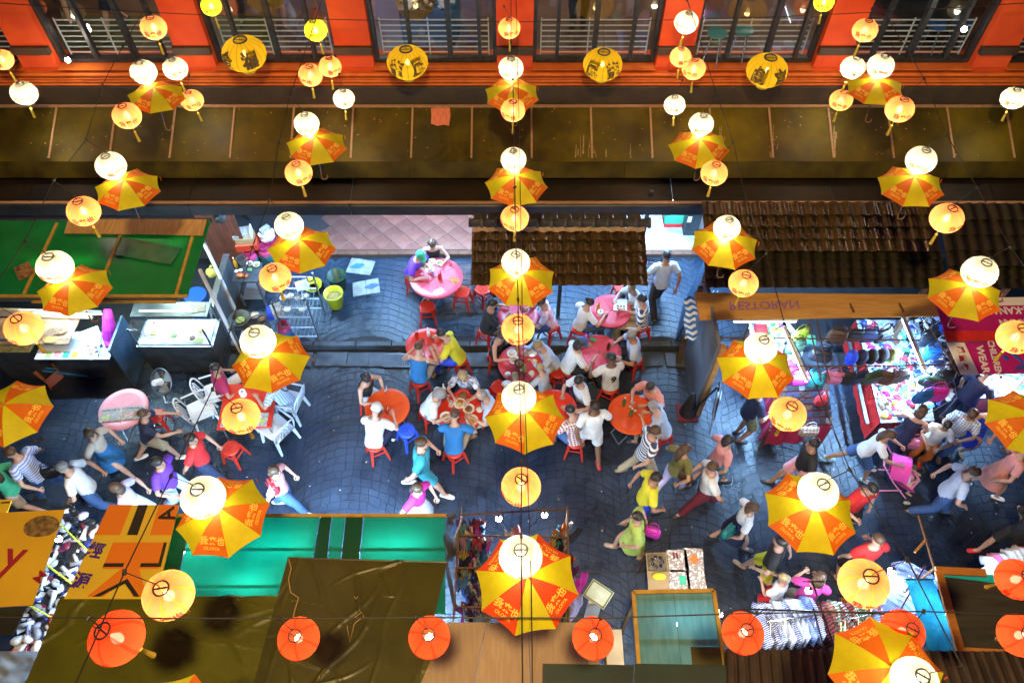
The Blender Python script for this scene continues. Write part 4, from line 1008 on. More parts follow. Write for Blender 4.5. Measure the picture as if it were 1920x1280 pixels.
# rectangular red table with newspapers, white chairs
rc = G(465, 760, .74)
t = thing('rectangular_table', 'red square edged table with newspapers spread, among white chairs', 'table', (rc.x, rc.y, 0), .05)
ob('top', MB().box((0, 0, .73), (.95, .95, .03), bev=.01), M_tred, t)
for sx in (-1, 1):
    for sy in (-1, 1): ob('leg', MB().tube([(sx * .4, sy * .4, .71), (sx * .42, sy * .42, .01)], .015, 6), M_leg, t)
tt = thing('newspaper', 'colourful newspaper spread over the near edge of the rectangular table', 'newspaper', (rc.x + .0, rc.y - .3, .748), .02)
ob('sheet', MB().box((-.2, 0, .003), (.4, .28, .004)), M_news, tt); ob('sheet', MB().box((.21, 0, .004), (.4, .28, .004)), M_news, tt)
for i in range(6): ob('photo', MB().box((-.33 + i * .13, .05 - .09 * (i % 2), .008), (.09, .08, .002)), (M_food['green'], CL['lime'], M_food['brown'], CL['salmon'])[i % 4], tt)
tag(ob('tissue_roll', MB().lathe([(.02, 0), (.06, 0), (.06, .11), (.02, .11)], 18, cap0=True), M_tissue, loc=(rc.x - .12, rc.y + .22, .748)), 'white tissue roll on the red rectangular table', 'tissue roll')
def chair_mesh():
    p = {}
    s = MB(); s.grid(lambda u, v: Vector(((u - .5) * (.46 - .04 * (1 - v)), (v - .5) * .44, .43 + .02 * (2 * u - 1) ** 2 + .015 * v)), 6, 6).grid(lambda u, v: Vector(((u - .5) * (.46 - .04 * (1 - v)), (v - .5) * .44, .41 + .02 * (2 * u - 1) ** 2 + .015 * v)), 6, 6, flip=True)
    s.box((0, .22, .415), (.46, .015, .05)); s.box((0, -.22, .405), (.42, .015, .05)); p['seat'] = s.mesh('seat', True)
    b = MB()
    def bk(x, z): return Vector((x, -.22 - .22 * (z - .43) - .03 * (1 - (x / .24) ** 2), z))
    arch = [bk(.23 * math.cos(a), .62 + .26 * math.sin(a) ** .7) for a in [PI * k / 12 for k in range(13)]]
    b.tube([bk(.22, .42)] + arch + [bk(-.22, .42)], [(.02, .014)] * 15, 6)
    for xx in (-.08, .0, .08):
        b.tube([bk(xx - .027, .45), bk(xx - .03, .75), bk(xx, .81), bk(xx + .03, .75), bk(xx + .027, .45)], (.012, .01), 5)
    p['backrest'] = b.mesh('backrest', True)
    l = MB().loft([[Vector((x, y, .42)) for x, y in ((-.03, -.02), (.03, -.02), (.03, .02), (-.03, .02))], [Vector((.04 + x, .06 + y, 0)) for x, y in ((-.018, -.014), (.018, -.014), (.018, .014), (-.018, .014))]]); p['leg'] = l.mesh('leg')
    a = MB().tube([(0, .2, .42), (.02, .2, .62), (.03, .12, .65), (.02, -.24, .66)], (.022, .013), 6); p['armrest'] = a.mesh('armrest', True)
    return p
CHM = chair_mesh()
def chair(label, px, py, rz):
    p = G(px, py, .43); t = thing('plastic_chair', label, 'chair', (p.x, p.y, 0), rz, 'white plastic garden chairs')
    ob('seat', CHM['seat'], M_white, t); ob('backrest', CHM['backrest'], M_white, t)
    for sx in (-1, 1):
        for sy in (-1, 1): ob('leg', CHM['leg'], M_white, t, loc=(sx * .19, sy * .18, 0), scale=(sx, sy, 1))
        ob('armrest', CHM['armrest'], M_white, t, loc=(sx * .23, 0, 0), scale=(sx, 1, 1))
chair('empty white plastic chair left of the rectangular table', 378, 768, -1.05)
chair('white plastic chair under the man in crimson tee', 408, 735, -1.2)
chair('white plastic chair under the person in checked shirt', 540, 752, 1.35)
chair('empty white plastic chair at the right front corner of the rectangular table', 518, 803, .95)
p = G(412, 722, .74); person('man in crimson tee leaning on a white chair', (p.x, p.y, 0), -1.0, 'sitD', 'tee', 'crimson', 'shorts', 'white', hair='crop', hc='black', skin='tan')
p = G(533, 742, .74); person('person in checked shirt and jeans under the umbrella', (p.x, p.y, 0), 1.3, 'sitA', 'tee', 'bluecheck', 'trousers', 'denim', hair='short', hc='black', skin='fair')
# floor fan
p = G(322, 745, 0)
t = thing('floor_fan', 'round floor fan with wire cage beside the white chairs', 'fan', (p.x, p.y, 0), 2.3)
cg = MB(); R_ = .25
for k in range(28):
    a = 2 * PI * k / 28; cg.tube([(.03 * math.cos(a), -.1, .55 + .03 * math.sin(a)), (R_ * .75 * math.cos(a), -.09, .55 + R_ * .75 * math.sin(a)), (R_ * math.cos(a), 0, .55 + R_ * math.sin(a))], .0025, 4)
t.rotation_euler = (0, 0, 2.6)
q_ = Matrix.Translation((0, 0, .55)) @ Matrix.Rotation(.75, 4, 'X') @ Matrix.Translation((0, 0, -.55))
ob('cage', cg, M_leg, t, M=q_)
rm = torus_ = None
rim = MB(); rings = []
for i in range(29):
    a = 2 * PI * i / 28; rings.append([Vector(((R_ + .012 * math.cos(b)) * math.cos(a), .012 * math.sin(b), .55 + (R_ + .012 * math.cos(b)) * math.sin(a))) for b in (0, 1.26, 2.5, 3.77, 5.03)])
rim.loft(rings, 0, False, False); ob('rim', rim, M_leg, t, M=q_)
for k in range(3):
    a0 = k * 2.094
    ob('blade', MB().grid(lambda u, v: Vector(((.03 + .19 * v) * math.cos(a0 + (u - .5) * 1.2), -.04 + .03 * (u - .5), .55 + (.03 + .19 * v) * math.sin(a0 + (u - .5) * 1.2))), 5, 3), pm('fan_blade', (.25, .3, .33), rough=.3), t, M=q_)
ob('motor', MB().tube([(0, .0, .55), (0, .17, .55)], [.07, .055], 12), M_white, t, M=q_)
ob('stand', MB().tube([(0, .05, .5), (0, .1, .05)], .018, 8).tube([(-.25, -.02, .015), (0, .15, .02), (.25, -.02, .015)], .014, 6), M_leg, t)

# ------------------------------------------------------------------ people walking and shopping
def walk(label, px, py, deg, pose, top, topc, leg, legc, h=1.05, **k):
    p = G(px, py, h); person(label, (p.x, p.y, 0), math.radians(deg), pose, top, topc, leg, legc, **k)
W_ = walk   # deg: 0 faces away from the viewer, 90 to the left, -90 to the right
W_('woman in beige top and blue skirt walking right on the left side', 185, 835, -100, 'walkF', 'tee', 'beige', 'skirt', 'blue', hair='bob', hc='brown', shoes='dark')
W_('person in dark blue tee leaning past the pale pink table', 268, 805, -70, 'push', 'tee', 'navy', 'shorts', 'khaki', hair='short', hc='brown', shoes='white')
W_('person in bright red top left of the lone stool', 372, 852, -95, 'walkA', 'tee', 'red', 'trousers', 'navy', hair='short', hc='black', skin='tan')
W_('person in blue striped shirt walking left by the street stall', 62, 880, 80, 'walkB', 'tee', 'bluestripe', 'trousers', 'denim', hair='short', hc='brown')
W_('broad person in plain white shirt on the left side', 155, 905, 95, 'walkA', 'tee', 'white', 'trousers', 'denim', hair='short', hc='grey')
W_('person in lilac white blouse near the yellow sign', 245, 935, 100, 'walkF', 'tee', 'lilac', 'skirt', 'white', hair='bob', hc='brown')
W_('person in mint green top at the left picture edge', 8, 905, 85, 'walkF', 'tee', 'green', 'shorts', 'beige', hair='long', hc='brown', shoes='sandal')
W_('person in purple top and white trousers above the left umbrella', 312, 895, -100, 'walkB', 'tee', 'purple', 'trousers', 'lightblue', hair='short', hc='black', skin='tan')
W_('woman in pale pink blouse walking right past the left umbrella', 520, 905, -95, 'walkF', 'tee', 'pink', 'trousers', 'denim', hair='bob', hc='brown', shoes='white')
W_('large man in teal shirt walking below the curry table', 790, 868, -92, 'walkA', 'tee', 'teal', 'shorts', 'teal', hair='crop', hc='brown', shoes='white', scale=1.08)
W_('person in magenta top at the green roof edge', 782, 935, -120, 'walkF', 'tee', 'magenta', 'skirt', 'lightblue', hair='long', hc='brown')
W_('person in white shirt walking between the two right tables', 1112, 800, 15, 'walkB', 'tee', 'white', 'shorts', 'white', hair='short', hc='black', skin='brown', shoes='red')
W_('person in striped dark top passing the grey shirted man', 1212, 840, -85, 'walkA', 'tee', 'navystripe', 'trousers', 'khaki', hair='short', hc='brown', shoes='sandal')
W_('person in yellow shirt and blue shorts walking in the street', 1212, 925, -85, 'walkB', 'tee', 'yellow', 'shorts', 'royal', hair='short', hc='black', skin='tan')
W_('person in olive top and pale trousers walking right', 1272, 868, -60, 'walkF', 'tee', 'olive', 'trousers', 'lilac', hair='long', hc='brown', shoes='sandal')
W_('woman in pink top with teal shorts in the middle of the street', 1350, 850, -75, 'walkF', 'tee', 'pink', 'shorts', 'teal', hair='bob', hc='black')
W_('person in loose white tee and maroon trousers', 1330, 905, 95, 'walkB', 'tee', 'white', 'trousers', 'maroon', hair='short', hc='brown')
W_('person in lime green dress with purple bag at the lower street', 1195, 990, 85, 'walkF', 'tee', 'lime', 'skirt', 'lime', hair='short', hc='black', shoes='sandal')
W_('person in white blouse left of the fourth right umbrella', 1392, 972, -95, 'walkF', 'tee', 'white', 'skirt', 'navy', hair='bob', hc='brown')
W_('man in camouflage shorts standing behind the wallet table', 1408, 765, -80, 'standA', 'tee', 'navy', 'shorts', 'camo', hair='short', hc='black', skin='tan', shoes='dark')
W_('person in dark top above the fourth right umbrella', 1512, 862, 90, 'walkA', 'tee', 'black', 'shorts', 'pink', hair='short', hc='black', skin='tan')
W_('girl in white tee pushing the pink stroller', 1632, 832, -110, 'push', 'tee', 'white', 'shorts', 'denim', hair='long', hc='brown', skin='tan', shoes='sneak')
W_('woman in navy dress looking at the trinket table', 1706, 800, -35, 'standF', 'tank', 'navy', 'skirt', 'navy', hair='bob', hc='brown', skin='fair')
W_('child in white tee and orange trousers at the trinket table', 1758, 812, 150, 'standF', 'tee', 'white', 'trousers', 'orange', hair='short', hc='black', skin='tan', shoes='red', h=.95, scale=.9)
W_('person in plaid shirt and jeans behind the child', 1803, 795, 140, 'standF', 'tee', 'bluecheck', 'trousers', 'denim', hair='long', hc='brown', skin='fair', shoes='sandal')
W_('woman in royal blue top right of the trinket table', 1842, 790, 170, 'standF', 'tank', 'royal', 'skirt', 'royal', hair='bob', hc='black', skin='fair', shoes='sandal')
W_('person in pale blue shirt and jeans walking right', 1785, 912, -105, 'walkB', 'tee', 'lightblue', 'trousers', 'denim', hair='short', hc='brown', shoes='dark')
W_('woman in pink dress at the right edge of the street', 1892, 870, -100, 'walkF', 'tee', 'pink', 'skirt', 'salmon', hair='short', hc='brown', shoes='white')
W_('person in red tee partly behind the fourth right umbrella', 1606, 938, -160, 'standA', 'tee', 'red', 'shorts', 'black', hair='short', hc='black')
W_('man in red tee seen from behind by the starry bulb', 1632, 1035, 10, 'standA', 'tee', 'red', 'shorts', 'black', hair='crop', hc='brown', shoes='dark', h=1.25)
W_('person with yellow bag strap at the clothes stall', 1452, 1045, 60, 'walkA', 'tee', 'black', 'shorts', 'yellow', hair='short', hc='black', shoes='sandal')
W_('child in white tee and red shorts at the clothes stall', 1462, 1105, 40, 'standF', 'tee', 'white', 'shorts', 'red', hair='short', hc='blond', h=.9, scale=.85, shoes='dark')
W_('person in hot pink top under the middle starry bulb', 1520, 1108, -20, 'standF', 'tee', 'hotpink', 'shorts', 'khaki', hair='bob', hc='brown', h=1.1)
W_('person in black shorts and red shoes cut by the right edge', 1925, 990, 100, 'walkF', 'tee', 'black', 'shorts', 'black', hair='short', hc='black', shoes='red')
W_('waiter in pale blue shirt in the passage by the blue board', 1246, 505, 5, 'walkA', 'tee', 'lightblue', 'trousers', 'black', hair='short', hc='black', skin='tan', h=1.3)
W_('shopper in dark top at the far right cosmetics stall', 1822, 735, -60, 'standA', 'tee', 'navy', 'trousers', 'navy', hair='short', hc='black', skin='tan')
# stroller
p = G(1682, 895, .4)
t = thing('stroller', 'pink baby stroller with white striped wheels pushed across the street', 'stroller', (p.x, p.y, 0), math.radians(-110))
M_sp = cloth('stroller', (.62, .08, .36))
ob('seat', MB().grid(lambda u, v: Vector(((u - .5) * .4, -.22 + .5 * v, .38 + .32 * (1 - v) ** 2 + .06 * (2 * u - 1) ** 2)), 6, 8).grid(lambda u, v: Vector(((u - .5) * .42, -.24 + .53 * v, .36 + .32 * (1 - v) ** 2 + .06 * (2 * u - 1) ** 2)), 6, 8, flip=True), M_sp, t)
ob('hood', MB().grid(lambda u, v: Vector((.23 * math.cos(PI * u), -.22 + .3 * v - .05 * math.sin(PI * u), .66 + (.24 + .06 * v) * math.sin(PI * u))), 10, 5), CL['hotpink'], t)
ob('frame', MB().tube([(-.22, -.42, .98), (-.22, -.1, .55), (-.2, .3, .1)], .013, 6).tube([(.22, -.42, .98), (.22, -.1, .55), (.2, .3, .1)], .013, 6).tube([(-.22, -.42, .98), (.22, -.42, .98)], .016, 6).tube([(-.2, .1, .36), (-.22, -.3, .1)], .012, 6).tube([(.2, .1, .36), (.22, -.3, .1)], .012, 6), M_pinkp, t)
for sx, sy in ((-.22, .3), (.22, .3), (-.23, -.3), (.23, -.3)):
    w = ob('wheel', MB().tube([(sx - .02, sy, .09), (sx + .02, sy, .09)], .09, 16), M_black, t); ob('rim', MB().tube([(sx - .024, sy, .09), (sx + .024, sy, .09)], .055, 14), M_white, w)
ob('tray', MB().tube([(-.2, .2, .5), (0, .32, .52), (.2, .2, .5)], .018, 6), M_pinkp, t)
c_ = thing('person', 'small child in white and blue sitting in the stroller', 'person', (p.x + .02, p.y, .1), math.radians(-110)); c_.scale = (.62,) * 3
P_ = POSES['kid']; ob('body', P_.body, [SKIN['fair'], M_eye, M_lip], c_); ob('shirt', P_.g['tee'], CL['lightblue'], c_); ob('shorts', P_.g['shorts'], CL['pink'], c_); ob('hair', HAIR['short'], HC['brown'], c_, M=P_.headM)
# litter
lm = MB(); rl = random.Random(5)
for i in range(150):
    px, py = rl.uniform(60, 1900), rl.uniform(640, 1010); q = G(px, py, .008); s = rl.uniform(.006, .02); a = rl.uniform(0, 3)
    lm.box((q.x, q.y, .012), (s * 2, s * rl.uniform(.5, 1.2), .004), rz=a)
lt = ob('litter', lm, pm('paper_scraps', (.6, .62, .64), (.3, .28, .22), 2, rough=.9)); lt['kind'] = 'stuff'; lt['label'] = 'small paper scraps and butts strewn over the street'
# ------------------------------------------------------------------ umbrellas on strings
M_uy = pm('yellow_umbrella_cloth', (.78, .68, .006), (.7, .6, .005), 9, rough=.65, trans=.35, bump=.2, bscale=7, rand=.1)
M_uo = pm('orange_umbrella_cloth', (.88, .2, .006), (.8, .16, .005), 9, rough=.65, trans=.35, bump=.2, bscale=7, rand=.1)
M_ur = pm('red_umbrella_cloth', (.82, .075, .008), (.74, .06, .006), 9, rough=.65, trans=.3, bump=.06)
M_gold = pm('gold_print', (.95, .62, .08), rough=.7, trans=.15)
M_hook = pm('curved_wood_handle', (.25, .12, .04), (.16, .08, .03), 20, rough=.35)
UR, UH = .45, .17
def gore(t, w):
    """canopy surface of one of eight panels: t from apex to rim, w -1..1 across"""
    a = PI / 8 * 1.0
    r = UR * t; z = UH * (1 - t ** 1.75)
    half = r * math.tan(a) * math.cos(a) ; along = r * math.cos(a)
    sag = 1 - .05 * t * t * (1 - w * w)
    return Vector((w * half, -along * sag, z - .012 * t * (1 - w * w) * (1 if t > .3 else t / .3)))
gm = MB(); gm.grid(lambda u, v: gore(.02 + .98 * v, 2 * u - 1), 6, 8)
GORE = gm.mesh('panel', True); GORE2 = GORE.copy(); GORE3 = GORE.copy()
def gore_text():
    mb = MB()
    for body, s0, h in (('我来也', .70, .08), ('OLOIYA', .86, .042)):
        vs, fs = text_geo(body, .03 if h > .06 else .02); q = []
        for p in vs:
            s = s0 - p.y * h / UR; half = UR * s * math.sin(PI / 8)
            g_ = gore(s, max(-.98, min(.98, p.x * h / half))); q.append(g_ + Vector((0, -.003, .005)))
        mb.add(q, fs)
    return mb.mesh('lettering')
GTEXT = gore_text()
RIB = MB().tube([gore(t, -1) - Vector((0, 0, .006)) for t in (.03, .25, .5, .75, 1.0)], .004, 5).mesh('rib')
STRUT = MB().tube([Vector((0, 0, -.12)), gore(.5, -1) - Vector((0, 0, .01))], .003, 4).mesh('strut')
SHAFT = MB().tube([(0, 0, UH + .05), (0, 0, -.5)], .006, 6).mesh('shaft')
HOOK = MB().tube([(0, 0, -.48), (0, 0, -.6)] + [(.045 - .045 * math.cos(a), 0, -.6 - .045 * math.sin(a)) for a in (.5, 1.1, 1.6, 2.1, 2.7, 3.14)] + [(.09, 0, -.575)], .009, 7).mesh('handle', True)
STRAP = MB().box((0, -.47, -.04), (.012, .004, .07)).mesh('strap')
def umbrella(label, p, rz, tilt, scale=1.0, main=None):
    t = thing('umbrella', label, 'umbrella', p, 0, 'orange and yellow umbrellas hung on strings')
    t.rotation_euler = (tilt[0], tilt[1], rz); t.scale = (scale,) * 3
    for i in range(8):
        o = i % 2
        g_ = ob('panel', GORE if not o else (GORE2 if main is None else GORE3), M_uy if not o else (main or M_uo), t, rot=(0, 0, i * PI / 4))
        if o: ob('lettering', GTEXT, M_gold, g_)
        ob('rib', RIB, M_chrome, t, rot=(0, 0, i * PI / 4))
        ob('strut', STRUT, M_chrome, t, rot=(0, 0, i * PI / 4))
    ob('shaft', SHAFT, M_chrome, t); ob('handle', HOOK, M_hook, t); ob('strap', STRAP, M_uo, t, rot=(0, 0, 1.9))
    return t

# ------------------------------------------------------------------ lanterns
P_white = paper('white_lantern_paper', (.26, .22, .14), .3)
P_orange = paper('peach_lantern_paper', (.95, .31, .11), .17, seam=(.95, .36, .03), nseam=8)
P_red = paper('red_lantern_paper', (.85, .075, .02), .12, seam=(.6, .04, .01), nseam=6)
P_yellow = paper('yellow_green_lantern_paper', (.78, .72, .04), .26)
P_call = paper('amber_lantern_silk', (.85, .58, .03), .2, seam=(.5, .33, .01), nseam=16)
M_print = pm('red_print', (.6, .02, .005), rough=.7, trans=.3)
M_printo = pm('orange_print', (.7, .1, .005), rough=.7, trans=.3)
M_ink = pm('black_ink', (.1, .055, .012), rough=.7)
M_tassel = pm('yellow_tassel', (.62, .45, .04), rough=.7, trans=.2)
M_bulbw = emis('warm_bulb', (1.0, .86, .55), 14)
def lantern_geo(R, Hh, open_r, ridges):
    prof = []
    m = ridges * 2
    a0 = math.acos(open_r / R)
    for k in range(m + 1):
        a = -a0 + 2 * a0 * k / m
        rr = R * math.cos(a) * (1 - (.022 if k % 2 else 0))
        prof.append((rr, Hh * math.sin(a) / math.sin(a0)))
    return MB().lathe(prof, 28).mesh('shell', True)
def torus(R, r, z, n=20, m=6, mb=None):
    mb = mb or MB(); rings = []
    for i in range(n + 1):
        a = 2 * PI * i / n
        rings.append([Vector(((R + r * math.cos(b)) * math.cos(a), (R + r * math.cos(b)) * math.sin(a), z + r * math.sin(b))) for b in [2 * PI * k / m for k in range(m)]])
    return mb.loft(rings, 0, False, False)
def wrap_text(body, R, Hh, h, z0, vertical=False, bold=.03):
    mb = MB(); vs, fs = text_geo(body, bold); q = []
    for p in vs:
        z = z0 + p.y * h; a = math.asin(max(-.97, min(.97, z / (Hh * 1.02)))); r = R * math.cos(a) + .004
        th = p.x * h / max(r, .05) - PI / 2
        q.append((r * math.cos(th), r * math.sin(th), z))
    return mb.add(q, fs).mesh('lettering')
LR, LH = .185, .155
SH = {k: lantern_geo(LR, LH, .052, 13) for k in 'WOYR'}
SH['C'] = lantern_geo(.36, .25, .1, 9)
TOPM = torus(.055, .007, LH); TOPM.box((0, 0, LH + .0), (.108, .012, .006)); TOPM.tube([(0, 0, LH), (0, 0, LH + .1)], .004, 5); TOPM = TOPM.mesh('top_ring')
CAPM = MB().lathe([(.055, 0), (.055, .02)], 20).mesh('collar')
BOTM = torus(.05, .006, -LH).mesh('bottom_ring')
TASM = MB().tube([(0, 0, -LH), (0, 0, -LH - .09)], .004, 5).lathe([(.006, -LH - .09), (.017, -LH - .11), (.014, -LH - .13), (.022, -LH - .27)], 9, cap0=True, cap1=True).mesh('tassel')
TOPC = torus(.105, .014, .25); TOPC.tube([(-.1, 0, .25), (.1, 0, .25)], .006, 5); TOPC = TOPC.mesh('top_ring')
BOTC = MB().lathe([(.1, -.25), (.105, -.33)], 20).mesh('skirt')
BULB = MB().lathe([(.004, -.05), (.03, -.04), (.038, -.005), (.026, .03), (.014, .055)], 10, cap0=True, cap1=True).mesh('bulb', True)
LTXT = wrap_text('我来也', LR, LH, .085, .0)
CTXT = {}
def c_text(a, b):
    m1 = MB()
    for w_, th0 in ((a, -.62), (b, .62)):
        vs, fs = text_geo(w_, .045); q = []
        for p in vs:
            z = .05 + p.y * .27; al = math.asin(max(-.97, min(.97, z / .256))); r = .36 * math.cos(al) + .005
            th = p.x * .27 / max(r, .1) - PI / 2 + th0
            q.append((r * math.cos(th), r * math.sin(th), z))
        m1.add(q, fs)
    return m1.mesh('lettering')
PAP = {'W': P_white, 'O': P_orange, 'R': P_red, 'Y': P_yellow, 'C': P_call}
LCOL = {'W': (1, .95, .84), 'O': (1, .85, .65), 'R': (1, .75, .55), 'Y': (1, .9, .5), 'C': (1, .85, .5)}
LPOW = {'W': 1.2, 'O': .27, 'R': .2, 'Y': .3, 'C': .17}
KIND = {'W': 'white', 'O': 'peach orange', 'R': 'orange red', 'Y': 'yellow-green', 'C': 'amber silk'}
lrnd = random.Random(11)
def lantern(kind, label, p, dia, yaw=None, tilt=(0, 0), chars=None, hang=None):
    base = .72 if kind == 'C' else .37
    s = dia / base
    t = thing('paper_lantern' if kind != 'C' else 'silk_lantern', label, 'lantern', p, 0, 'lit lanterns hung over the street')
    yaw = lrnd.uniform(-.7, .7) if yaw is None else yaw
    t.rotation_euler = (tilt[0], tilt[1], yaw); t.scale = (s,) * 3
    ob('shell', SH[kind], PAP[kind], t)
    if kind == 'C':
        ob('top_ring', TOPC, M_black, t); ob('skirt', BOTC, M_tassel, t)
        k = chars
        if k not in CTXT: CTXT[k] = c_text(*k)
        ob('lettering', CTXT[k], M_ink, t)
    else:
        ob('top_ring', TOPM, M_black, t); ob('bottom_ring', BOTM, M_black, t); ob('tassel', TASM, M_tassel, t)
        ob('lettering', LTXT, M_printo if kind in 'WY' else M_print, t)
    ob('bulb', BULB, M_bulbw, t)
    ld = bpy.data.lights.new('lantern_light', 'POINT'); ld.energy = LANTERN_W * LPOW[kind] * s * s; ld.color = LCOL[kind]; ld.shadow_soft_size = .045
    lo = bpy.data.objects.new('lantern_light', ld); COL.objects.link(lo); lo.parent = t; lo.location = (0, 0, -.06)
    if hang is not None:
        h = Vector(hang); a = Vector(p) + Vector((0, 0, (LH + .08 if kind != 'C' else .25) * s))
        Mi = t.matrix_basis.inverted()
        ob('hanger', MB().tube([Mi @ a, Mi @ h], .004, 5), M_wire, t)
        if kind != 'C': ob('clip', MB().box(Mi @ h, (.025, .04, .035), bev=.008), M_black, t)
    return t

def hrim(py):
    for a, b in ((250, 4.85), (600, 5.0), (860, 5.08), (1010, 5.42), (9999, 6.0)):
        if py < a: return b
UMB = [  # string, order from the red building, pixel centre, spin, tilt
    ('far left', 1, 294, 182, .45, (.0, .12)), ('far left', 2, 240, 355, .40, (.0, .1)), ('far left', 3, 141, 543, .55, (0, .1)), ('far left', 4, 20, 774, .62, (0, .06)),
    ('left', 1, 594, 274, .33, (0, .08)), ('left', 2, 566, 467, .5, (0, .1)), ('left', 3, 509, 677, -.2, (0, .06)), ('left', 4, 419, 967, .72, (0, .05)), ('left', 5, 318, 1378, .2, (0, 0)),
    ('centre', 1, 960, 178, .1, (.05, 0)), ('centre', 2, 968, 347, .28, (0, 0)), ('centre', 3, 977, 526, -.06, (0, 0)), ('centre', 4, 984, 784, .37, (0, 0)), ('centre', 5, 988, 1092, .16, (0, 0)),
    ('right', 1, 1310, 278, .15, (0, -.08)), ('right', 2, 1358, 459, -.25, (0, -.05)), ('right', 3, 1416, 690, .03, (0, -.04)), ('right', 4, 1518, 961, -.1, (0, -.03)), ('right', 5, 1660, 1262, -.4, (0, -.08)),
    ('far right', 1, 1640, 167, -.25, (0, -.12)), ('far right', 2, 1707, 349, -.12, (0, -.1)), ('far right', 3, 1807, 552, -.35, (0, -.12)), ('far right', 4, 1925, 795, -.45, (0, -.05))]
ORD = {1: 'first', 2: 'second', 3: 'third', 4: 'fourth', 5: 'fifth'}
STR = {}
for s, k, px, py, rz, tl in UMB:
    p = G(px, py, hrim(py)); extra = ''
    umbrella(f'{ORD[k]} umbrella from the red building on the {s} string', p, rz + PI / 8 * 0, tl, main=M_ur if (s, k) == ('centre', 5) else None)
WL = [  # white lanterns above the umbrellas
    ('far left', 1, 269, 135, 48), ('far left', 2, 208, 311, 55), ('far left', 3, 103, 500, 65), ('left', 1, 575, 232, 47), ('left', 2, 542, 423, 54), ('left', 3, 484, 640, 66), ('left', 4, 381, 932, 82),
    ('centre', 1, 958, 128, 47), ('centre', 2, 963, 299, 48), ('centre', 3, 967, 492, 54), ('centre', 4, 973, 745, 65), ('centre', 5, 976, 1043, 82),
    ('right', 1, 1315, 233, 46), ('right', 2, 1363, 427, 50), ('right', 3, 1426, 652, 61), ('right', 4, 1534, 921, 74), ('right', 5, 1715, 1275, 86),
    ('far right', 1, 1651, 124, 49), ('far right', 2, 1727, 300, 55), ('far right', 3, 1837, 510, 63)]
def dia(p, w, base=.37):
    t = (p - Vector((0, 0, CH))); z = t.y * math.cos(CD) - t.z * math.sin(CD)
    return max(base * .86, min(base * 1.16, w * z / FPX))
yaw_w = {('centre', 4): .1, ('right', 1): -.1, ('right', 2): .1, ('far right', 2): -.5, ('left', 1): .15, ('centre', 1): .05, ('far left', 2): .8}
for s, k, px, py, w in WL:
    h = hrim(py + 45) + .37; p = G(px, py, h); p.z = h
    wire = Vector((p.x + (-.14 if 'left' in s else (.14 if 'right' in s else .0)), p.y - .0, h + .45))
    lantern('W', f'white lantern right above the {ORD[k]} umbrella of the {s} string', p, dia(p, w), yaw_w.get((s, k)), hang=wire)
    STR.setdefault(s, []).append(wire)
OL = [('far left', 1, 238, 217, 54), ('far left', 2, 157, 396, 62), ('far left', 3, 45, 615, 74), ('left', 1, 560, 324, 51), ('left', 2, 516, 520, 59), ('left', 3, 452, 780, 70), ('left', 4, 316, 1115, 94),
      ('centre', 1, 962, 207, 46), ('centre', 2, 965, 409, 53), ('centre', 3, 971, 617, 62), ('centre', 4, 977, 912, 75), ('right', 1, 1339, 325, 50), ('right', 2, 1394, 531, 55), ('right', 3, 1477, 776, 68),
      ('right', 4, 1619, 1093, 92), ('far right', 1, 1687, 205, 52), ('far right', 2, 1775, 409, 60), ('far right', 3, 1904, 632, 66)]
for s, k, px, py, w in OL:
    h = hrim(py) + .12; p = G(px, py, h)
    wire = Vector((p.x + (-.14 if 'left' in s else (.14 if 'right' in s else .0)), p.y, h + .55))
    lantern('O', f'peach orange lantern just below the {ORD[k]} umbrella of the {s} string', p, dia(p, w), hang=wire)
    STR[s].append(wire)
FL = [('O', 288, 52, 48, 'upper peach lantern before the second window from the left'), ('W', 329, 129, 45, 'white lantern right of the first umbrella of the far left string'), ('W', 45, 175, 48, 'lone white lantern over the left end of the awning'),
      ('O', 4, 112, 40, 'peach lantern cut by the left picture edge before the red wall'), ('Y', 592, 57, 43, 'yellow lantern before the third window, beside the third red pilaster'), ('O', 619, 125, 42, 'right one of two peach lanterns below the third window'),
      ('O', 582, 141, 45, 'left one of two peach lanterns below the third window'), ('W', 645, 185, 40, 'white lantern over the awning, left of the pink notice'), ('O', 955, 53, 42, 'topmost peach lantern before the central red pilaster'),
      ('W', 1287, 42, 45, 'topmost white lantern before the red pilaster right of centre'), ('O', 1276, 107, 40, 'upper peach lantern before the pilaster right of centre'), ('O', 1301, 129, 44, 'lower peach lantern before the pilaster right of centre'),
      ('W', 1265, 197, 40, 'white lantern over the awning, left of the right string'), ('O', 1622, 57, 46, 'top peach lantern at the last window on the right'), ('W', 1599, 127, 45, 'white lantern behind the first umbrella of the far right string'),
      ('W', 1900, 184, 44, 'lone white lantern over the right end of the awning'), ('O', 360, 188, 42, 'peach lantern right of the first umbrella of the far left string'), ('O', 1577, 188, 42, 'peach lantern left of the first umbrella of the far right string'),
      ('Y', 396, 12, 38, 'yellow-green lantern at the top edge by the second red pilaster'), ('Y', 1545, 4, 38, 'yellow-green lantern at the top edge by the sixth red pilaster')]
for kd, px, py, w, lab in FL:
    if py < 150: p = GY(px, py, 11.62)
    else: p = G(px, py, 4.35)
    lantern(kd, lab, p, dia(p, w), tilt=(0, lrnd.uniform(-.12, .12)), hang=p + Vector((lrnd.uniform(-.1, .1), .05, .45 if py > 60 else .35)))
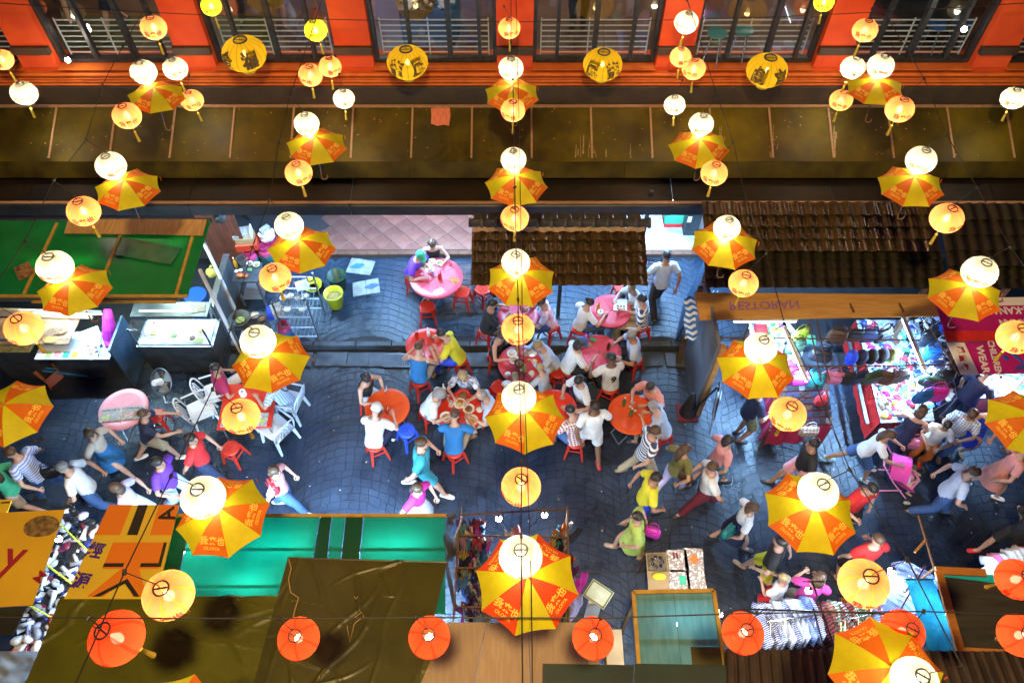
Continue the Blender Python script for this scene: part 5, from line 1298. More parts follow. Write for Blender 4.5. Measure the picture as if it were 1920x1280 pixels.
for px, py, w, ch, lab in ((458, 101, 80, '金福', 'big amber calligraphy lantern before the third window from the left'), (764, 117, 76, '龍鳳', 'big amber calligraphy lantern before the window left of centre'),
                            (1130, 121, 73, '鳳龍', 'big amber calligraphy lantern before the window right of centre'), (1438, 132, 76, '劇言', 'big amber calligraphy lantern with square characters before the sixth window')):
    p = GY(px, py, 11.5); lantern('C', lab, p, w * 13.3 / FPX, yaw=lrnd.uniform(-.2, .2), chars=ch, hang=p + Vector((-.05, .1, .75)))
red_wire = []
for px, py, w, lab in ((219, 1195, 102, 'largest orange red lantern on the near cross wire, over the dark tarpaulin'), (560, 1196, 76, 'orange red lantern over the middle of the dark tarpaulin'), (805, 1194, 70, 'orange red lantern at the corner of the beige board roof'),
                       (1112, 1195, 66, 'tall orange red lantern right of the large central umbrella'), (1393, 1186, 74, 'orange red lantern right of the teal sheet roof'), (1692, 1183, 80, 'orange red lantern beside the blue tarpaulin'),
                       (1912, 1190, 70, 'orange red lantern at the right edge over the wooden frame'), (1905, 1085, 66, 'upper orange red lantern cut by the right picture edge')):
    p = G(px, py, 5.9); wz = 6.28
    q = Vector((p.x + (-.08 if px < 900 else .03), p.y + .05, wz))
    lantern('R', lab, p, dia(p, w, .40), tilt=(.1, lrnd.uniform(-.25, .25)), hang=q)
    if py > 1150: red_wire.append(q)
# ------------------------------------------------------------------ wires
def wire(label, pts, r=.006, name='wire', sub=6):
    o = ob(name, MB().tube(pts, r, 5), M_wire); return tag(o, label, 'wire')
for s, pts in STR.items():
    pts.sort(key=lambda p: p.y)
    x0, x1 = pts[0].x, pts[-1].x
    path = [Vector((x0 * 1.02, -.6, 7.2))] + pts + [Vector((x1, 12.12, 5.6))]
    wire(f'black wire carrying the umbrellas of the {s} string across the street', path)
red_wire.sort(key=lambda p: p.x)
wire('thin black cross wire carrying the orange red lanterns near the viewer', [Vector((-9, red_wire[0].y, 6.45))] + red_wire + [Vector((9, red_wire[-1].y, 6.4))])
wire('sagging black cable in front of the upper windows', [Vector((x, 11.7, 5.35 + .012 * (x * 1.0) ** 2 * .4)) for x in [-9 + i for i in range(19)]], .007)
wire('second black cable alongside the central string', [Vector((.13, -.5, 7.0)), Vector((.15, 2.0, 6.55)), Vector((.12, 5, 5.62)), Vector((.1, 9, 5.5)), Vector((.06, 12.1, 5.8))], .005)
# ------------------------------------------------------------------ green roofed food stall on the left
M_green = pm('green_plastic_sheet', (.015, .32, .09), (.01, .25, .065), 2, rough=.25, trans=.35, bump=.08, bscale=20)
M_ystrip = pm('yellow_timber', (.55, .33, .05), (.42, .24, .04), 8, rough=.65)
fs = thing('food_stall', 'food stall with a green plastic roof and steel counters', 'market stall', (0, 0, 0))
def on_roof(px, py, z0, up=0.0): return G(px, py, z0 + up)
ZR = 2.5
edges_top, edges_bot = [-130, 107, 235, 368, 396], [-190, 44, 180, 330, 352]
def seg(a, b, t): return a + (b - a) * t
for i in range(4):
    c = [G(edges_bot[i] + 1, 556, ZR), G(edges_bot[i + 1] - 1, 556, ZR), G(edges_top[i + 1] - 1, 414, ZR), G(edges_top[i] + 1, 414, ZR)]
    ob('roof_sheet', MB().slab(c, .012), M_green, fs)
for i in (1, 2, 3): ob('roof_batten', MB().bar(G(edges_bot[i], 553, ZR + .012), G(edges_top[i], 418, ZR + .012), .05, .022), M_ystrip, fs)
ob('front_batten', MB().bar(G(-190, 555, ZR + .014), G(352, 555, ZR + .014), .05, .03), M_ystrip, fs)
ob('front_batten', MB().bar(G(60, 566, ZR - .06), G(330, 566, ZR - .06), .04, .03), M_ystrip, fs)
ob('front_beam', MB().bar(G(-190, 561, ZR - .06), G(335, 561, ZR - .06), .05, .07), M_steel, fs)
ob('rear_beam', MB().bar(G(-130, 413, ZR - .05), G(396, 413, ZR - .05), .05, .07), M_dsteel, fs)
for px, py, zt in ((441, 580, 2.45), (452, 662, 2.45)):
    q = G(px, py, 0 if py > 640 else PV); ob('post', MB().box((q.x, q.y, zt / 2 + .05), (.05, .05, zt)), M_white, fs)
tube_lamp('stall_tube', 'fluorescent tube under the green stall roof', G(60, 500, 2.36), G(180, 500, 2.36), 25, (.75, 1.0, .9), up=10)
tube_lamp('stall_tube', 'second fluorescent tube under the green stall roof', G(250, 470, 2.3), G(350, 470, 2.3), 20, (.75, 1.0, .9), up=10)
tube_lamp('stall_tube', 'fluorescent tube over the serving counter', G(40, 585, 1.9), G(190, 588, 1.9), 30)
pb = ob('plywood_sheet', MB().slab([G(120, 437, ZR + .05), G(380, 441, ZR + .05), G(388, 411, ZR + .05), G(128, 411, ZR + .05)], .018), M_ply); tag(pb, 'long plywood board lying on the green roof', 'plywood')
ap = ob('acrylic_panel', MB().slab([G(213, 477, ZR + .04), G(320, 496, ZR + .04), G(340, 465, ZR + .04), G(234, 445, ZR + .04)], .015), pm('smoked_acrylic', (.03, .16, .09), (.06, .2, .12), 6, rough=.12, coat=.6)); tag(ap, 'tilted glossy acrylic sheet lying on the green roof', 'acrylic sheet')
cb = ob('cardboard_scrap', MB().slab([G(36, 526, ZR + .03), G(65, 513, ZR + .03), G(54, 490, ZR + .03), G(25, 502, ZR + .03)], .01), pm('printed_card', (.36, .2, .08), (.1, .05, .02), 18, rough=.8)); tag(cb, 'printed cardboard scrap on the green roof', 'cardboard')
# steel counter base and glass case
def rect(px0, px1, py, z, depth):
    a, b = G(px0, py, z), G(px1, py, z); return a, b, depth
a, b = G(258, 650, .9), G(398, 650, .9); d_ = .62
w_ = b.x - a.x; cx, cy = (a.x + b.x) / 2, a.y + d_ / 2
dc = thing('display_case', 'glass fronted steel food display case lit from inside', 'display case', (cx, cy, 0))
ob('base', MB().box((0, 0, .47), (w_, d_, .86), bev=.01), M_dsteel, dc)
ob('worktop', MB().box((0, 0, .91), (w_ + .03, d_ + .03, .02)), M_steel, dc)
for sx in (-1, 1):
    for sy in (-1, 1): ob('corner_post', MB().box((sx * (w_ / 2 - .015), sy * (d_ / 2 - .015), 1.18), (.025, .025, .5)), M_dsteel, dc)
ob('roof_shelf', MB().box((0, .14, 1.44), (w_ + .02, d_ - .28, .03)), M_dsteel, dc)
ob('front_pane', MB().box((0, -d_ / 2 + .012, 1.17), (w_ - .06, .006, .48)), M_clear, dc)
for sx in (-1, 1): ob('side_pane', MB().box((sx * (w_ / 2 - .012), 0, 1.17), (.006, d_ - .06, .48)), M_clear, dc)
tube_lamp('stall_tube', 'fluorescent tube inside the glass food case', Vector((cx - .55, cy + .1, 1.39)), Vector((cx + .55, cy + .1, 1.39)), 9)
ob('inner_tray', MB().box((0, 0, .935), (w_ - .08, d_ - .06, .02), bev=.005), M_white, dc)
for i, (dx, dy, f) in enumerate(((-.45, -.05, 'noodle'), (-.3, .1, 'rice'), (-.05, -.1, 'green'), (.2, .05, 'rice'), (.42, .02, 'soup'), (.3, -.15, 'brown'))):
    plate('white plate of ' + ('noodles', 'buns', 'greens', 'pale cakes', 'yellow curry', 'grilled skewers')[i] + ' inside the lit food case', cx + dx, cy + dy, .95, f, s=.8)
for i, (dx, dy, c_) in enumerate(((-.55, .08, (.7, .3, .05)), (-.6, -.08, (.75, .75, .75)), (-.48, .16, (.5, .1, .05)))):
    cup(('orange', 'white', 'dark red')[i] + ' tub at the left end of the lit food case', cx + dx, cy + dy, .95, c_)
tag(ob('newspaper', MB().box((0, 0, .006), (.26, .2, .01)), M_news, loc=(cx + .5, cy + .16, 1.457), rot=(0, 0, .2)), 'folded newspaper on top of the glass food case', 'newspaper')
# left counter: white ledge, menu sheets, poster, pink sheet
a, b = G(64, 672, .92), G(205, 672, .92); w_ = b.x - a.x; cx2 = (a.x + b.x) / 2; cy2 = a.y + .32
lc2 = thing('serving_counter', 'white topped serving counter left of the food case', 'counter', (cx2, cy2, 0))
ob('base', MB().box((.05, .1, .45), (w_ * .95, .5, .86), bev=.01), M_dsteel, lc2)
ob('ledge', MB().box((0, -.02, .905), (w_, .62, .03), bev=.006), M_white, lc2)
ob('glass_front', MB().box((0, -.08, 1.1), (w_ * .96, .008, .36)), M_clear, lc2)
ob('side_panel', MB().box((w_ / 2 + .12, .05, .62), (.04, .8, 1.2)), pm('blue_grey_panel', (.04, .08, .13), (.06, .1, .16), 3, rough=.4), lc2)
for i in range(5): ob('price_card', MB().box((-.45 + i * .16, -.24, .925), (.11, .14, .004)), (CL['lime'], CL['salmon'], CL['green'], CL['yellow'], CL['lightblue'])[i], lc2)
mn = thing('menu_board', 'sloping white menu sheet with small pictures on the serving counter', 'menu', (cx2 + .35, cy2 - .02, 1.0), .5)
ob('sheet', MB().box((0, 0, 0), (.3, .62, .008)), M_white, mn, rot=(.25, 0, 0))
for i in range(14): ob('picture', MB().box((-.1 + (i % 3) * .1, -.24 + (i // 3) * .11, .006), (.06, .05, .003)), (M_food['brown'], CL['navy'], CL['pink'], M_food['noodle'])[i % 4], mn, rot=(0, 0, 0), M=Matrix.Rotation(.25, 4, 'X'))
pk = thing('plastic_cover', 'magenta plastic machine cover with a dark handle on the counter', 'plastic cover', (cx2 + .62, cy2 + .2, .92), -.5)
ob('cover', MB().tube([(0, -.1, .02), (.02, 0, .25), (0, .1, .45), (-.05, .2, .55)], [(.16, .1), (.12, .12), (.1, .1), (.08, .05)], 12), CL['magenta'], pk); ob('foot', MB().box((.08, -.12, .03), (.32, .3, .06), bev=.02), CL['magenta'], pk); ob('cord', MB().tube([(0, -.1, .4), (.1, -.3, .2), (.12, -.5, .02)], .008, 5), M_wire, pk)
po = thing('food_poster', 'brown poster of soup bowls leaning on the food stall front', 'poster', (0, 0, 0))
pc = [G(0, 645, 1.15), G(128, 645, 1.15), G(150, 596, 1.35), G(-10, 596, 1.35)]
ob('board', MB().slab(pc, .02), pm('poster_print', (.36, .19, .08), (.2, .09, .035), 5, rough=.5), po)
for u, v, r_, m_ in ((.8, .6, .17, 'brown'), (.72, .25, .15, 'soup'), (.3, .5, .16, 'noodle')):
    q = quadmap(pc, u, v); ob('picture', MB().sphere(q, (r_, r_ * .8, .012), 16, 4), M_food[m_], po)
ob('fascia', MB().bar(G(-60, 583, 1.6), G(170, 590, 1.6), .04, .2), M_card, po)
lg = thing('glass_cabinet', 'small glass cabinet at the left picture edge of the food stall', 'cabinet', (G(15, 660, .9).x, G(15, 660, .9).y + .3, 0))
ob('base', MB().box((0, 0, .44), (.8, .6, .86), bev=.01), M_dsteel, lg); ob('tray', MB().box((0, 0, .9), (.78, .58, .04)), pm('meat_tray', (.35, .3, .12), (.6, .5, .2), 12, rough=.5), lg); ob('pane', MB().box((0, -.29, 1.1), (.78, .008, .36)), M_clear, lg); ob('frame', MB().box((0, -.29, 1.29), (.8, .03, .03)).box((.39, 0, 1.29), (.03, .6, .03)), M_steel, lg)
p = G(95, 705, .1); t = thing('crate', 'faded red crate with folded blue stand under the serving counter', 'crate', (p.x, p.y, 0), .2)
ob('tub', MB().lathe([(.2, 0), (.24, .28), (.225, .28), (.19, .02)], 4, cap0=True), pm('faded_red_plastic', (.4, .13, .1), rough=.5), t); ob('folded_stand', MB().bar((-.05, 0, .3), (.7, -.15, .1), .03).bar((.0, .05, .3), (.75, -.1, .12), .03), CL['blue'], t)
p = G(372, 565, .6); t = thing('plastic_barrel', 'blue plastic barrel behind the glass food case', 'barrel', (p.x, p.y, PV)); ob('body', MB().lathe([(.2, 0), (.23, .05), (.25, .3), (.23, .58), (.2, .62)], 18, cap0=True).mesh('body', True), pm('blue_drum', (.015, .06, .3), rough=.35), t); ob('lid', MB().lathe([(.22, .6), (.22, .65), (.02, .655)], 18, cap1=True), pm('blue_drum_lid', (.02, .09, .36), rough=.35), t)
p = G(405, 575, .45); stool('cream plastic stool beside the steel partition', p.x, p.y, PV, pm('cream_plastic', (.6, .55, .45), rough=.4))
p = G(393, 505, 1.3); t = thing('plastic_bag', 'yellow plastic bag tied to the steel post', 'bag', p); bg = MB().sphere((0, 0, -.1), (.1, .08, .12), 12, 8); bg.v = [tuple(Vector(v) * (1 + .2 * noise.noise(Vector(v) * 18))) for v in bg.v]; ob('body', bg.mesh('body', True), pm('yellow_bag', (.7, .62, .15), rough=.35, trans=.4), t); ob('knot', MB().tube([(0, 0, 0), (.02, 0, .06), (.06, 0, .1)], [.02, .012, .025], 6), MATS['yellow_bag'], t)

# ------------------------------------------------------------------ kitchen corner
pt = thing('steel_partition', 'grey steel partition sheet beside the food stall', 'partition', (0, 0, 0))
q0, q1 = G(380, 492, 1.05), G(448, 575, .95)
ob('sheet', MB().box(((q0.x + q1.x) / 2 + .0, (q0.y + q1.y) / 2, .62), (.04, (q0.y - q1.y) * 1.3, .95)), M_steel, pt); ob('cap', MB().box(((q0.x + q1.x) / 2, (q0.y + q1.y) / 2, 1.11), (.12, (q0.y - q1.y) * 1.32, .03)), M_steel, pt)
pw_ = thing('plank_wall', 'dark red wall of vertical timber planks by the kitchen', 'wall', (0, 0, 0))
for i in range(10):
    xx = G(392, 440, .9).x + i * .08; ob('plank', MB().box((xx, 11.0, 1.1), (.074, .03, 2.0), bev=.004), pm('red_brown_plank', (.16, .05, .03), (.1, .03, .02), 6, rough=.6, rand=.2), pw_)
p = G(412, 408, 1.9); t = thing('spot_lamp', 'round white spot lamp under the canopy near the plank wall', 'lamp', p); ob('housing', MB().lathe([(.05, .16), (.1, .1), (.12, 0)], 16, cap0=True), M_dsteel, t, rot=(.5, .6, 0)); ob('lens', MB().lathe([(.11, 0), (.01, -.01)], 16), emis('spot_lens', (.85, .95, 1), 9), t, rot=(.5, .6, 0)); ob('bracket', MB().tube([(0, 0, .1), (0, .1, .35)], .012, 6), M_dsteel, t)
def gas(label, px, py, z, top, bot, s=1.0):
    p = G(px, py, z + .35); t = thing('gas_cylinder', label, 'gas cylinder', (p.x, p.y, z), random.uniform(0, 3)); t.scale = (s,) * 3
    ob('body', MB().lathe([(.13, 0), (.15, .03), (.155, .3), (.14, .37), (.06, .42)], 18, cap0=True, cap1=True).mesh('body', True), bot, t); ob('collar', MB().lathe([(.11, .4), (.115, .5), (.105, .5), (.1, .4)], 16), top, t); ob('shoulder', MB().lathe([(.156, .29), (.143, .372), (.062, .424)], 18, cap1=True).mesh('s', True), top, t); ob('valve', MB().tube([(0, 0, .42), (0, 0, .49)], .02, 8), M_chrome, t)
M_teal = pm('teal_paint', (.02, .16, .2), rough=.45); M_mag = pm('magenta_paint', (.42, .03, .13), rough=.45)
gas('magenta and teal gas cylinder under the red crate', 468, 478, PV, M_mag, M_teal); gas('second magenta gas cylinder beside the red crate', 497, 470, PV, M_mag, M_teal); gas('teal gas cylinder behind the second left umbrella', 512, 455, PV, M_mag, M_teal); gas('blue gas cylinder with red shoulder below the dish rack', 531, 610, PV, M_mag, pm('blue_paint', (.03, .15, .36), rough=.45), .85)
p = G(462, 450, .8); t = thing('crate', 'red crate piled with newspaper and boxes above the gas cylinders', 'crate', (p.x, p.y, .62), .1)
ob('tub', MB().box((0, 0, .1), (.44, .34, .2), bev=.02), M_sauce, t); ob('box', MB().box((0, 0, .27), (.36, .28, .13)), M_card, t); ob('paper_bundle', MB().box((-.05, .02, .38), (.36, .26, .08), rz=.15), M_news, t); ob('card_flap', MB().box((.16, 0, .42), (.03, .26, .18), rz=.1), M_white, t)
p = G(497, 432, .9); t = thing('paper_bag', 'crumpled white paper bag stuffed with newspapers', 'bag', (p.x, p.y, .6), .3); bg = MB().sphere((0, 0, .15), (.17, .13, .18), 12, 8); bg.v = [tuple(Vector(v) * (1 + .3 * noise.noise(Vector(v) * 11))) for v in bg.v]; ob('body', bg, M_tissue, t); ob('paper', MB().box((0, 0, .32), (.22, .1, .12), rz=.5), M_news, t)
tag(ob('plant_pot', MB().lathe([(.1, 0), (.13, .2), (.11, .2), (.09, .02)], 12, cap0=True), M_dsteel, loc=G(470, 405, .4)), 'dark plant pot at the back of the kitchen corner', 'plant pot')
for i in range(16):
    pass
def work_table(label, px0, px1, py0, py1, z, mat, base=PV):
    a = G(px0, py1, z); b = G(px1, py0, z); cx, cy = (a.x + b.x) / 2, (a.y + b.y) / 2; w, d = abs(b.x - a.x), abs(b.y - a.y)
    t = thing('work_table', label, 'table', (cx, cy, base)); hh = z - base
    ob('top', MB().box((0, 0, hh - .015), (w, d, .03), bev=.005), mat, t)
    for sx in (-1, 1):
        for sy in (-1, 1): ob('leg', MB().box((sx * (w / 2 - .04), sy * (d / 2 - .04), (hh - .03) / 2), (.035, .035, hh - .03)), M_leg, t)
    ob('shelf', MB().box((0, 0, .2), (w - .08, d - .08, .02)), M_steel, t)
    return (cx, cy, z)
c = work_table('steel work table with bowls and sauces in the kitchen corner', 434, 492, 492, 528, .95, M_dsteel)
for lab, px, py, f, m_, s_ in (('white bowl of greens on the steel work table', 482, 498, 'green', None, .8), ('white bowl of prawns at the back of the work table', 469, 496, 'brown', None, .7), ('white saucer pile on the work table', 452, 508, 'rice', None, .45), ('orange bowl at the front of the work table', 451, 518, 'soup', M_tora, .7), ('red tomato bowl at the front of the work table', 462, 519, 'soup', M_rplate, .55), ('green tub on the work table', 469, 507, 'green', CL['green'], .5), ('small white cup of paste on the work table', 444, 510, 'rice', None, .45)):
    bowl(lab, *at(c, px, py), f, m_, s=s_)
bottle('yellow sauce bottle at the left of the work table', *at(c, 444, 500), MATS['chili_sauce'], (.8, .2, .05)); tag(ob('steel_bin', MB().lathe([(.1, 0), (.12, .14), (.11, .14), (.09, .01)], 4, cap0=True), M_steel, loc=at(c, 455, 493)), 'square steel container at the back of the work table', 'container')
c = work_table('steel wok stove table below the cream stool', 428, 500, 585, 618, .85, M_dsteel)
t = thing('wok', 'black wok with vegetables on the stove table', 'wok', at(c, 452, 602)); ob('pan', MB().lathe([(.02, .01), (.12, .03), (.2, .1), (.21, .1), (.13, .015), (.02, 0)], 22).mesh('pan', True), M_black, t); ob('food', MOUND.copy(), M_food['green'], t, loc=(0, 0, .03), scale=(1.2, 1.2, .6)); ob('handle', MB().tube([(.2, 0, .1), (.36, .05, .14)], .014, 6), M_hook if 'M_hook' in globals() else M_wood, t)
bowl('steel bowl of noodles beside the wok', *at(c, 478, 594), 'rice', M_steel, s=1.0); bowl('dark bowl at the right end of the stove table', *at(c, 492, 600), 'brown', M_black, s=.9)
# dish rack
a, b = G(527, 610, .62), G(590, 610, .62); w_ = b.x - a.x
dr = thing('dish_rack', 'stainless shelf rack stacked with bowls behind the second left umbrella', 'rack', ((a.x + b.x) / 2, a.y + .35, PV))
for sx in (-1, 1):
    for sy in (-1, 1): ob('post', MB().box((sx * w_ / 2, sy * .36, .6), (.025, .025, 1.2)), M_steel, dr)
for k, z in enumerate((.12, .42, .74, 1.08)):
    sh_ = ob('shelf', MB().box((0, .36, z), (w_, .015, .015)), M_steel, dr); ob('shelf_edge', MB().box((0, -.36, z), (w_, .015, .015)), M_steel, sh_)
    for i in range(8): ob('wire_bar', MB().bar((-w_ / 2 + (i + .5) * w_ / 8, -.36, z), (-w_ / 2 + (i + .5) * w_ / 8, .36, z), .008), pm('rack_wire', (.1, .11, .12), rough=.4, metal=.5), sh_)
bx_, by_ = dr.location.x, dr.location.y
for i in range(8):
    zz = PV + (1.1 if i < 4 else .76); bowl(('left rear', 'left front', 'right rear', 'right front')[i % 4] + ' white bowl on the ' + ('top' if i < 4 else 'middle') + ' shelf of the dish rack', bx_ + (-.15 if i % 4 < 2 else .14), by_ + (.12 if i % 2 == 0 else -.2), zz, 'rice', s=.8)
tag(ob('paper_towel', MB().grid(lambda u, v: Vector(((u - .5) * .24, (v - .5) * .26, .02 * math.sin(u * 6) * math.cos(v * 5))), 6, 6), M_tissue, loc=(bx_ + .18, by_ + .05, PV + 1.2), rot=(0, 0, .4)), 'white paper towel draped on the dish rack', 'paper towel')
tag(ob('yellow_basin', MB().lathe([(.12, 0), (.2, .12), (.19, .12), (.11, .02)], 16, cap0=True), pm('yellow_bucket_plastic', (.75, .72, .03), rough=.35), loc=G(588, 540, PV)), 'yellow basin tucked behind the dish rack', 'basin')
nb = thing('news_bag', 'bag of newspapers on the blue gas cylinder', 'bag', G(515, 585, .75), .3); ob('sack', MB().box((-.08, 0, .0), (.12, .26, .22), bev=.04), CL['royal'], nb); ob('paper', MB().box((.06, 0, .03), (.22, .26, .2), bev=.03, rz=.2), M_news, nb)
def bucket(label, px, py, mat, r0, r1, h, fill=None, handle=True):
    p = G(px, py, PV); t = thing('bucket', label, 'bucket', (p.x, p.y, PV)); ob('body', MB().lathe([(.01, .012), (r0 * .95, .012), (r1 * .97, h), (r1 * 1.05, h), (r1 * 1.06, h - .03), (r1, h - .04), (r0, 0), (.01, 0)], 24).mesh('body', True), mat, t)
    if fill: ob('food_scraps', MB().sphere((0, 0, h * .62), (r1 * .85, r1 * .85, .06), 14, 6), M_food[fill], t)
    if handle: ob('handle', MB().tube([(r1 * 1.05 * math.cos(a), r1 * 1.05 * math.sin(a), h - .02 - .1 * math.sin(a)) for a in [PI * k / 8 for k in range(9)]], .006, 5), M_chrome, t)
bucket('bright yellow bucket half full of food scraps', 631, 571, MATS['yellow_bucket_plastic'], .15, .19, .38, 'noodle'); bucket('dark green bin behind the yellow bucket', 637, 540, pm('dark_green_bin', (.01, .05, .03), rough=.4), .15, .19, .42, None, False)
for lab, pts, m_ in (('flattened box with a blue logo on the pavement', ((648, 510), (694, 516), (704, 490), (660, 483)), 0), ('flattened grey box nearer the table on the pavement', ((662, 556), (713, 548), (709, 521), (661, 530)), 1)):
    t = thing('flattened_box', lab, 'cardboard', (0, 0, 0)); c4 = [G(x, y, PV + .02) for x, y in pts]
    ob('panel', MB().slab([c4[0], c4[0].lerp(c4[1], .49), c4[3].lerp(c4[2], .49), c4[3]], .008), pm('grey_card', (.26, .3, .3), (.18, .2, .2), 8, rough=.85, bump=.2), t); ob('panel', MB().slab([c4[0].lerp(c4[1], .51), c4[1], c4[2], c4[3].lerp(c4[2], .51)], .008), MATS['grey_card'], t)
    m = quadmap(c4, .35 if m_ == 0 else .72, .5) + Vector((0, 0, .003)); ob('printed_mark', MB().add([m + Vector((.13 * math.cos(a) * (1 + .5 * math.sin(2 * a)), .08 * math.sin(a), 0)) for a in [k * PI / 8 for k in range(16)]], [tuple(range(16))]), CL['blue'] if m_ == 0 else CL['denim'], t)
for i, (dx, w, h, m_) in enumerate(((-.45, .2, .1, M_white), (-.18, .16, .12, M_steel), (.12, .26, .1, M_tissue), (.42, .18, .12, CL['lime']))):
    t = thing('food_tray', ('white', 'steel', 'paper lined', 'green lined')[i] + ' shallow tray at the front of the lit food case', 'tray', (cx + dx, cy - .2, .946)); ob('pan', MB().box((0, 0, .008), (w, h, .012), bev=.003), m_, t); ob('rim', MB().bar((-w / 2, h / 2, .016), (w / 2, h / 2, .016), .01), M_steel, t)
# ------------------------------------------------------------------ passage: leaning boards, striped cloth, side wall
t = thing('leaning_board', 'dark blue board leaning against the stall wall by the passage', 'board', (0, 0, 0))
q = [G(1262, 640, PV), G(1303, 628, PV), G(1303, 492, 2.0), G(1296, 520, 1.9)]
b0, b1 = G(1266, 640, PV), G(1290, 560, PV)
ob('sheet', MB().add([b0, b0 + Vector((.28, .95, 0)), b0 + Vector((.5, .95, 1.75)), b0 + Vector((.22, 0, 1.75)), b0 + Vector((.03, 0, 0)), b0 + Vector((.31, .95, 0)), b0 + Vector((.53, .95, 1.75)), b0 + Vector((.25, 0, 1.75))], [(0, 1, 2, 3), (7, 6, 5, 4), (0, 4, 5, 1), (1, 5, 6, 2), (2, 6, 7, 3), (3, 7, 4, 0)]), pm('dark_blue_board', (.01, .035, .075), (.02, .05, .1), 2, rough=.5), t)
for i in range(3): o_ = Vector((.12 + i * .07, -.02, 0)); ob('edge_strip', MB().bar(b0 + o_, b0 + o_ + Vector((.24, 0, 1.6)), .012, .012), M_white, t)
sw = thing('side_wall', 'grey blue sheet wall at the left side of the bag stall', 'wall', (0, 0, 0))
wa, wb = G(1308, 640, 1.9), G(1300, 780, 0)
xw = G(1318, 700, 1.0).x
ob('sheet', MB().box((xw, 8.2, 1.1), (.06, 1.6, 2.2)), pm('grey_sheet_wall', (.16, .2, .25), (.12, .15, .2), 2, rough=.5), sw); ob('corner_post', MB().box((xw + .06, 7.38, 1.1), (.09, .09, 2.2)), M_wood, sw)
cl = ob('striped_cloth', MB().grid(lambda u, v: G(1284 + 22 * u, 636 - 78 * v, 1.35 + .75 * v) + Vector((.02 * math.sin(v * 12), .03 * math.sin(u * 7 + v * 4), 0)), 6, 14).grid(lambda u, v: G(1284 + 22 * u, 636 - 78 * v, 1.34 + .75 * v) + Vector((.02 * math.sin(v * 12), .03 * math.sin(u * 7 + v * 4) + .01, 0)), 6, 14, flip=True), stripes('awning_stripe', (.72, .76, .82), (.03, .16, .5), 9)); tag(cl, 'blue and white striped cloth hanging at the stall corner', 'cloth')
# black litter bin in the passage
p = G(1290, 440, PV); t = thing('litter_bin', 'black bin with white label behind the passage', 'bin', (p.x, p.y, PV)); ob('body', MB().box((0, 0, .4), (.3, .3, .8), bev=.03), M_black, t); ob('lid', MB().box((0, 0, .83), (.33, .33, .06), bev=.02), M_dsteel, t); ob('sticker', MB().box((-.1, -.153, .62), (.08, .006, .16)), M_white, t)
p = G(1262, 420, .5); t = thing('green_counter', 'green counter with red base at the end of the passage', 'counter', (p.x + .1, 12.2, .27)); ob('body', MB().box((0, 0, .3), (.5, .4, .5)), CL['green'], t); ob('base', MB().box((0, -.01, .05), (.5, .42, .1)), CL['red'], t)
# easel sign and cone
p = G(1322, 790, 0); t = thing('easel', 'black easel sign standing beside the stall wall', 'sign', (p.x, p.y, 0), 1.3)
for sx in (-1, 1): ob('leg', MB().bar((sx * .22, -.12, 0), (sx * .12, 0, 1.2), .025), M_white if sx < 0 else M_black, t)
ob('leg', MB().bar((0, .35, 0), (0, .02, 1.2), .025), M_black, t); ob('panel', MB().box((0, -.07, .75), (.36, .02, .7), M=Matrix.Rotation(-.1, 4, 'X')), M_black, t); ob('picture', MB().box((0, -.1, .85), (.2, .008, .2), M=Matrix.Rotation(-.1, 4, 'X')), M_food['rice'], t)
p = G(1288, 775, 0); t = thing('traffic_cone', 'dark traffic cone with red base right of the beer table', 'cone', (p.x, p.y, 0)); ob('base', MB().box((0, 0, .025), (.38, .38, .05), bev=.015), CL['maroon'], t); ob('cone', MB().lathe([(.16, .05), (.04, .68), (.03, .7)], 18, cap1=True).mesh('cone', True), M_black, t)
# fascia board with faded mirrored writing
sb = thing('shop_board', 'bowed plywood sign board seen from behind with faded purple letters', 'sign', (0, 0, 0))
bc = [G(1312, 600, 2.12), G(1768, 592, 2.12), G(1772, 552, 2.28), G(1302, 548, 2.28)]
ob('board', MB().slab(bc, .02), pm('varnished_ply', (.5, .27, .07), (.38, .19, .045), 3, rough=.45, stretch=(1, 12, 1)), sb)
letters_on('RESTORAN', pm('faded_purple', (.3, .13, .2), (.45, .25, .1), 20, rough=.6), sb, [bc[1], bc[0], bc[3], bc[2]], .72, .55, .2, 0, .02, lift=-.004, sx=1.15) if False else None
vs_, fs_ = text_geo('RESTORAN', .02)
X_ = (bc[1] - bc[0]).normalized(); N_ = X_.cross(bc[3] - bc[0]).normalized(); Y_ = N_.cross(X_); o_ = quadmap(bc, .27, .5) + N_ * .03
ob('lettering', MB().add([o_ + X_ * (v.x * .21 * 1.15) - Y_ * (v.y * .21) for v in vs_], fs_), pm('faded_purple', (.2, .08, .3), (.3, .14, .22), 20, rough=.6), sb)
for u in (.62, .82): q_ = quadmap(bc, u, .5); ob('cleat', MB().box(q_ + N_ * .015, (.03, .3, .02), rz=.15), M_rust, sb)
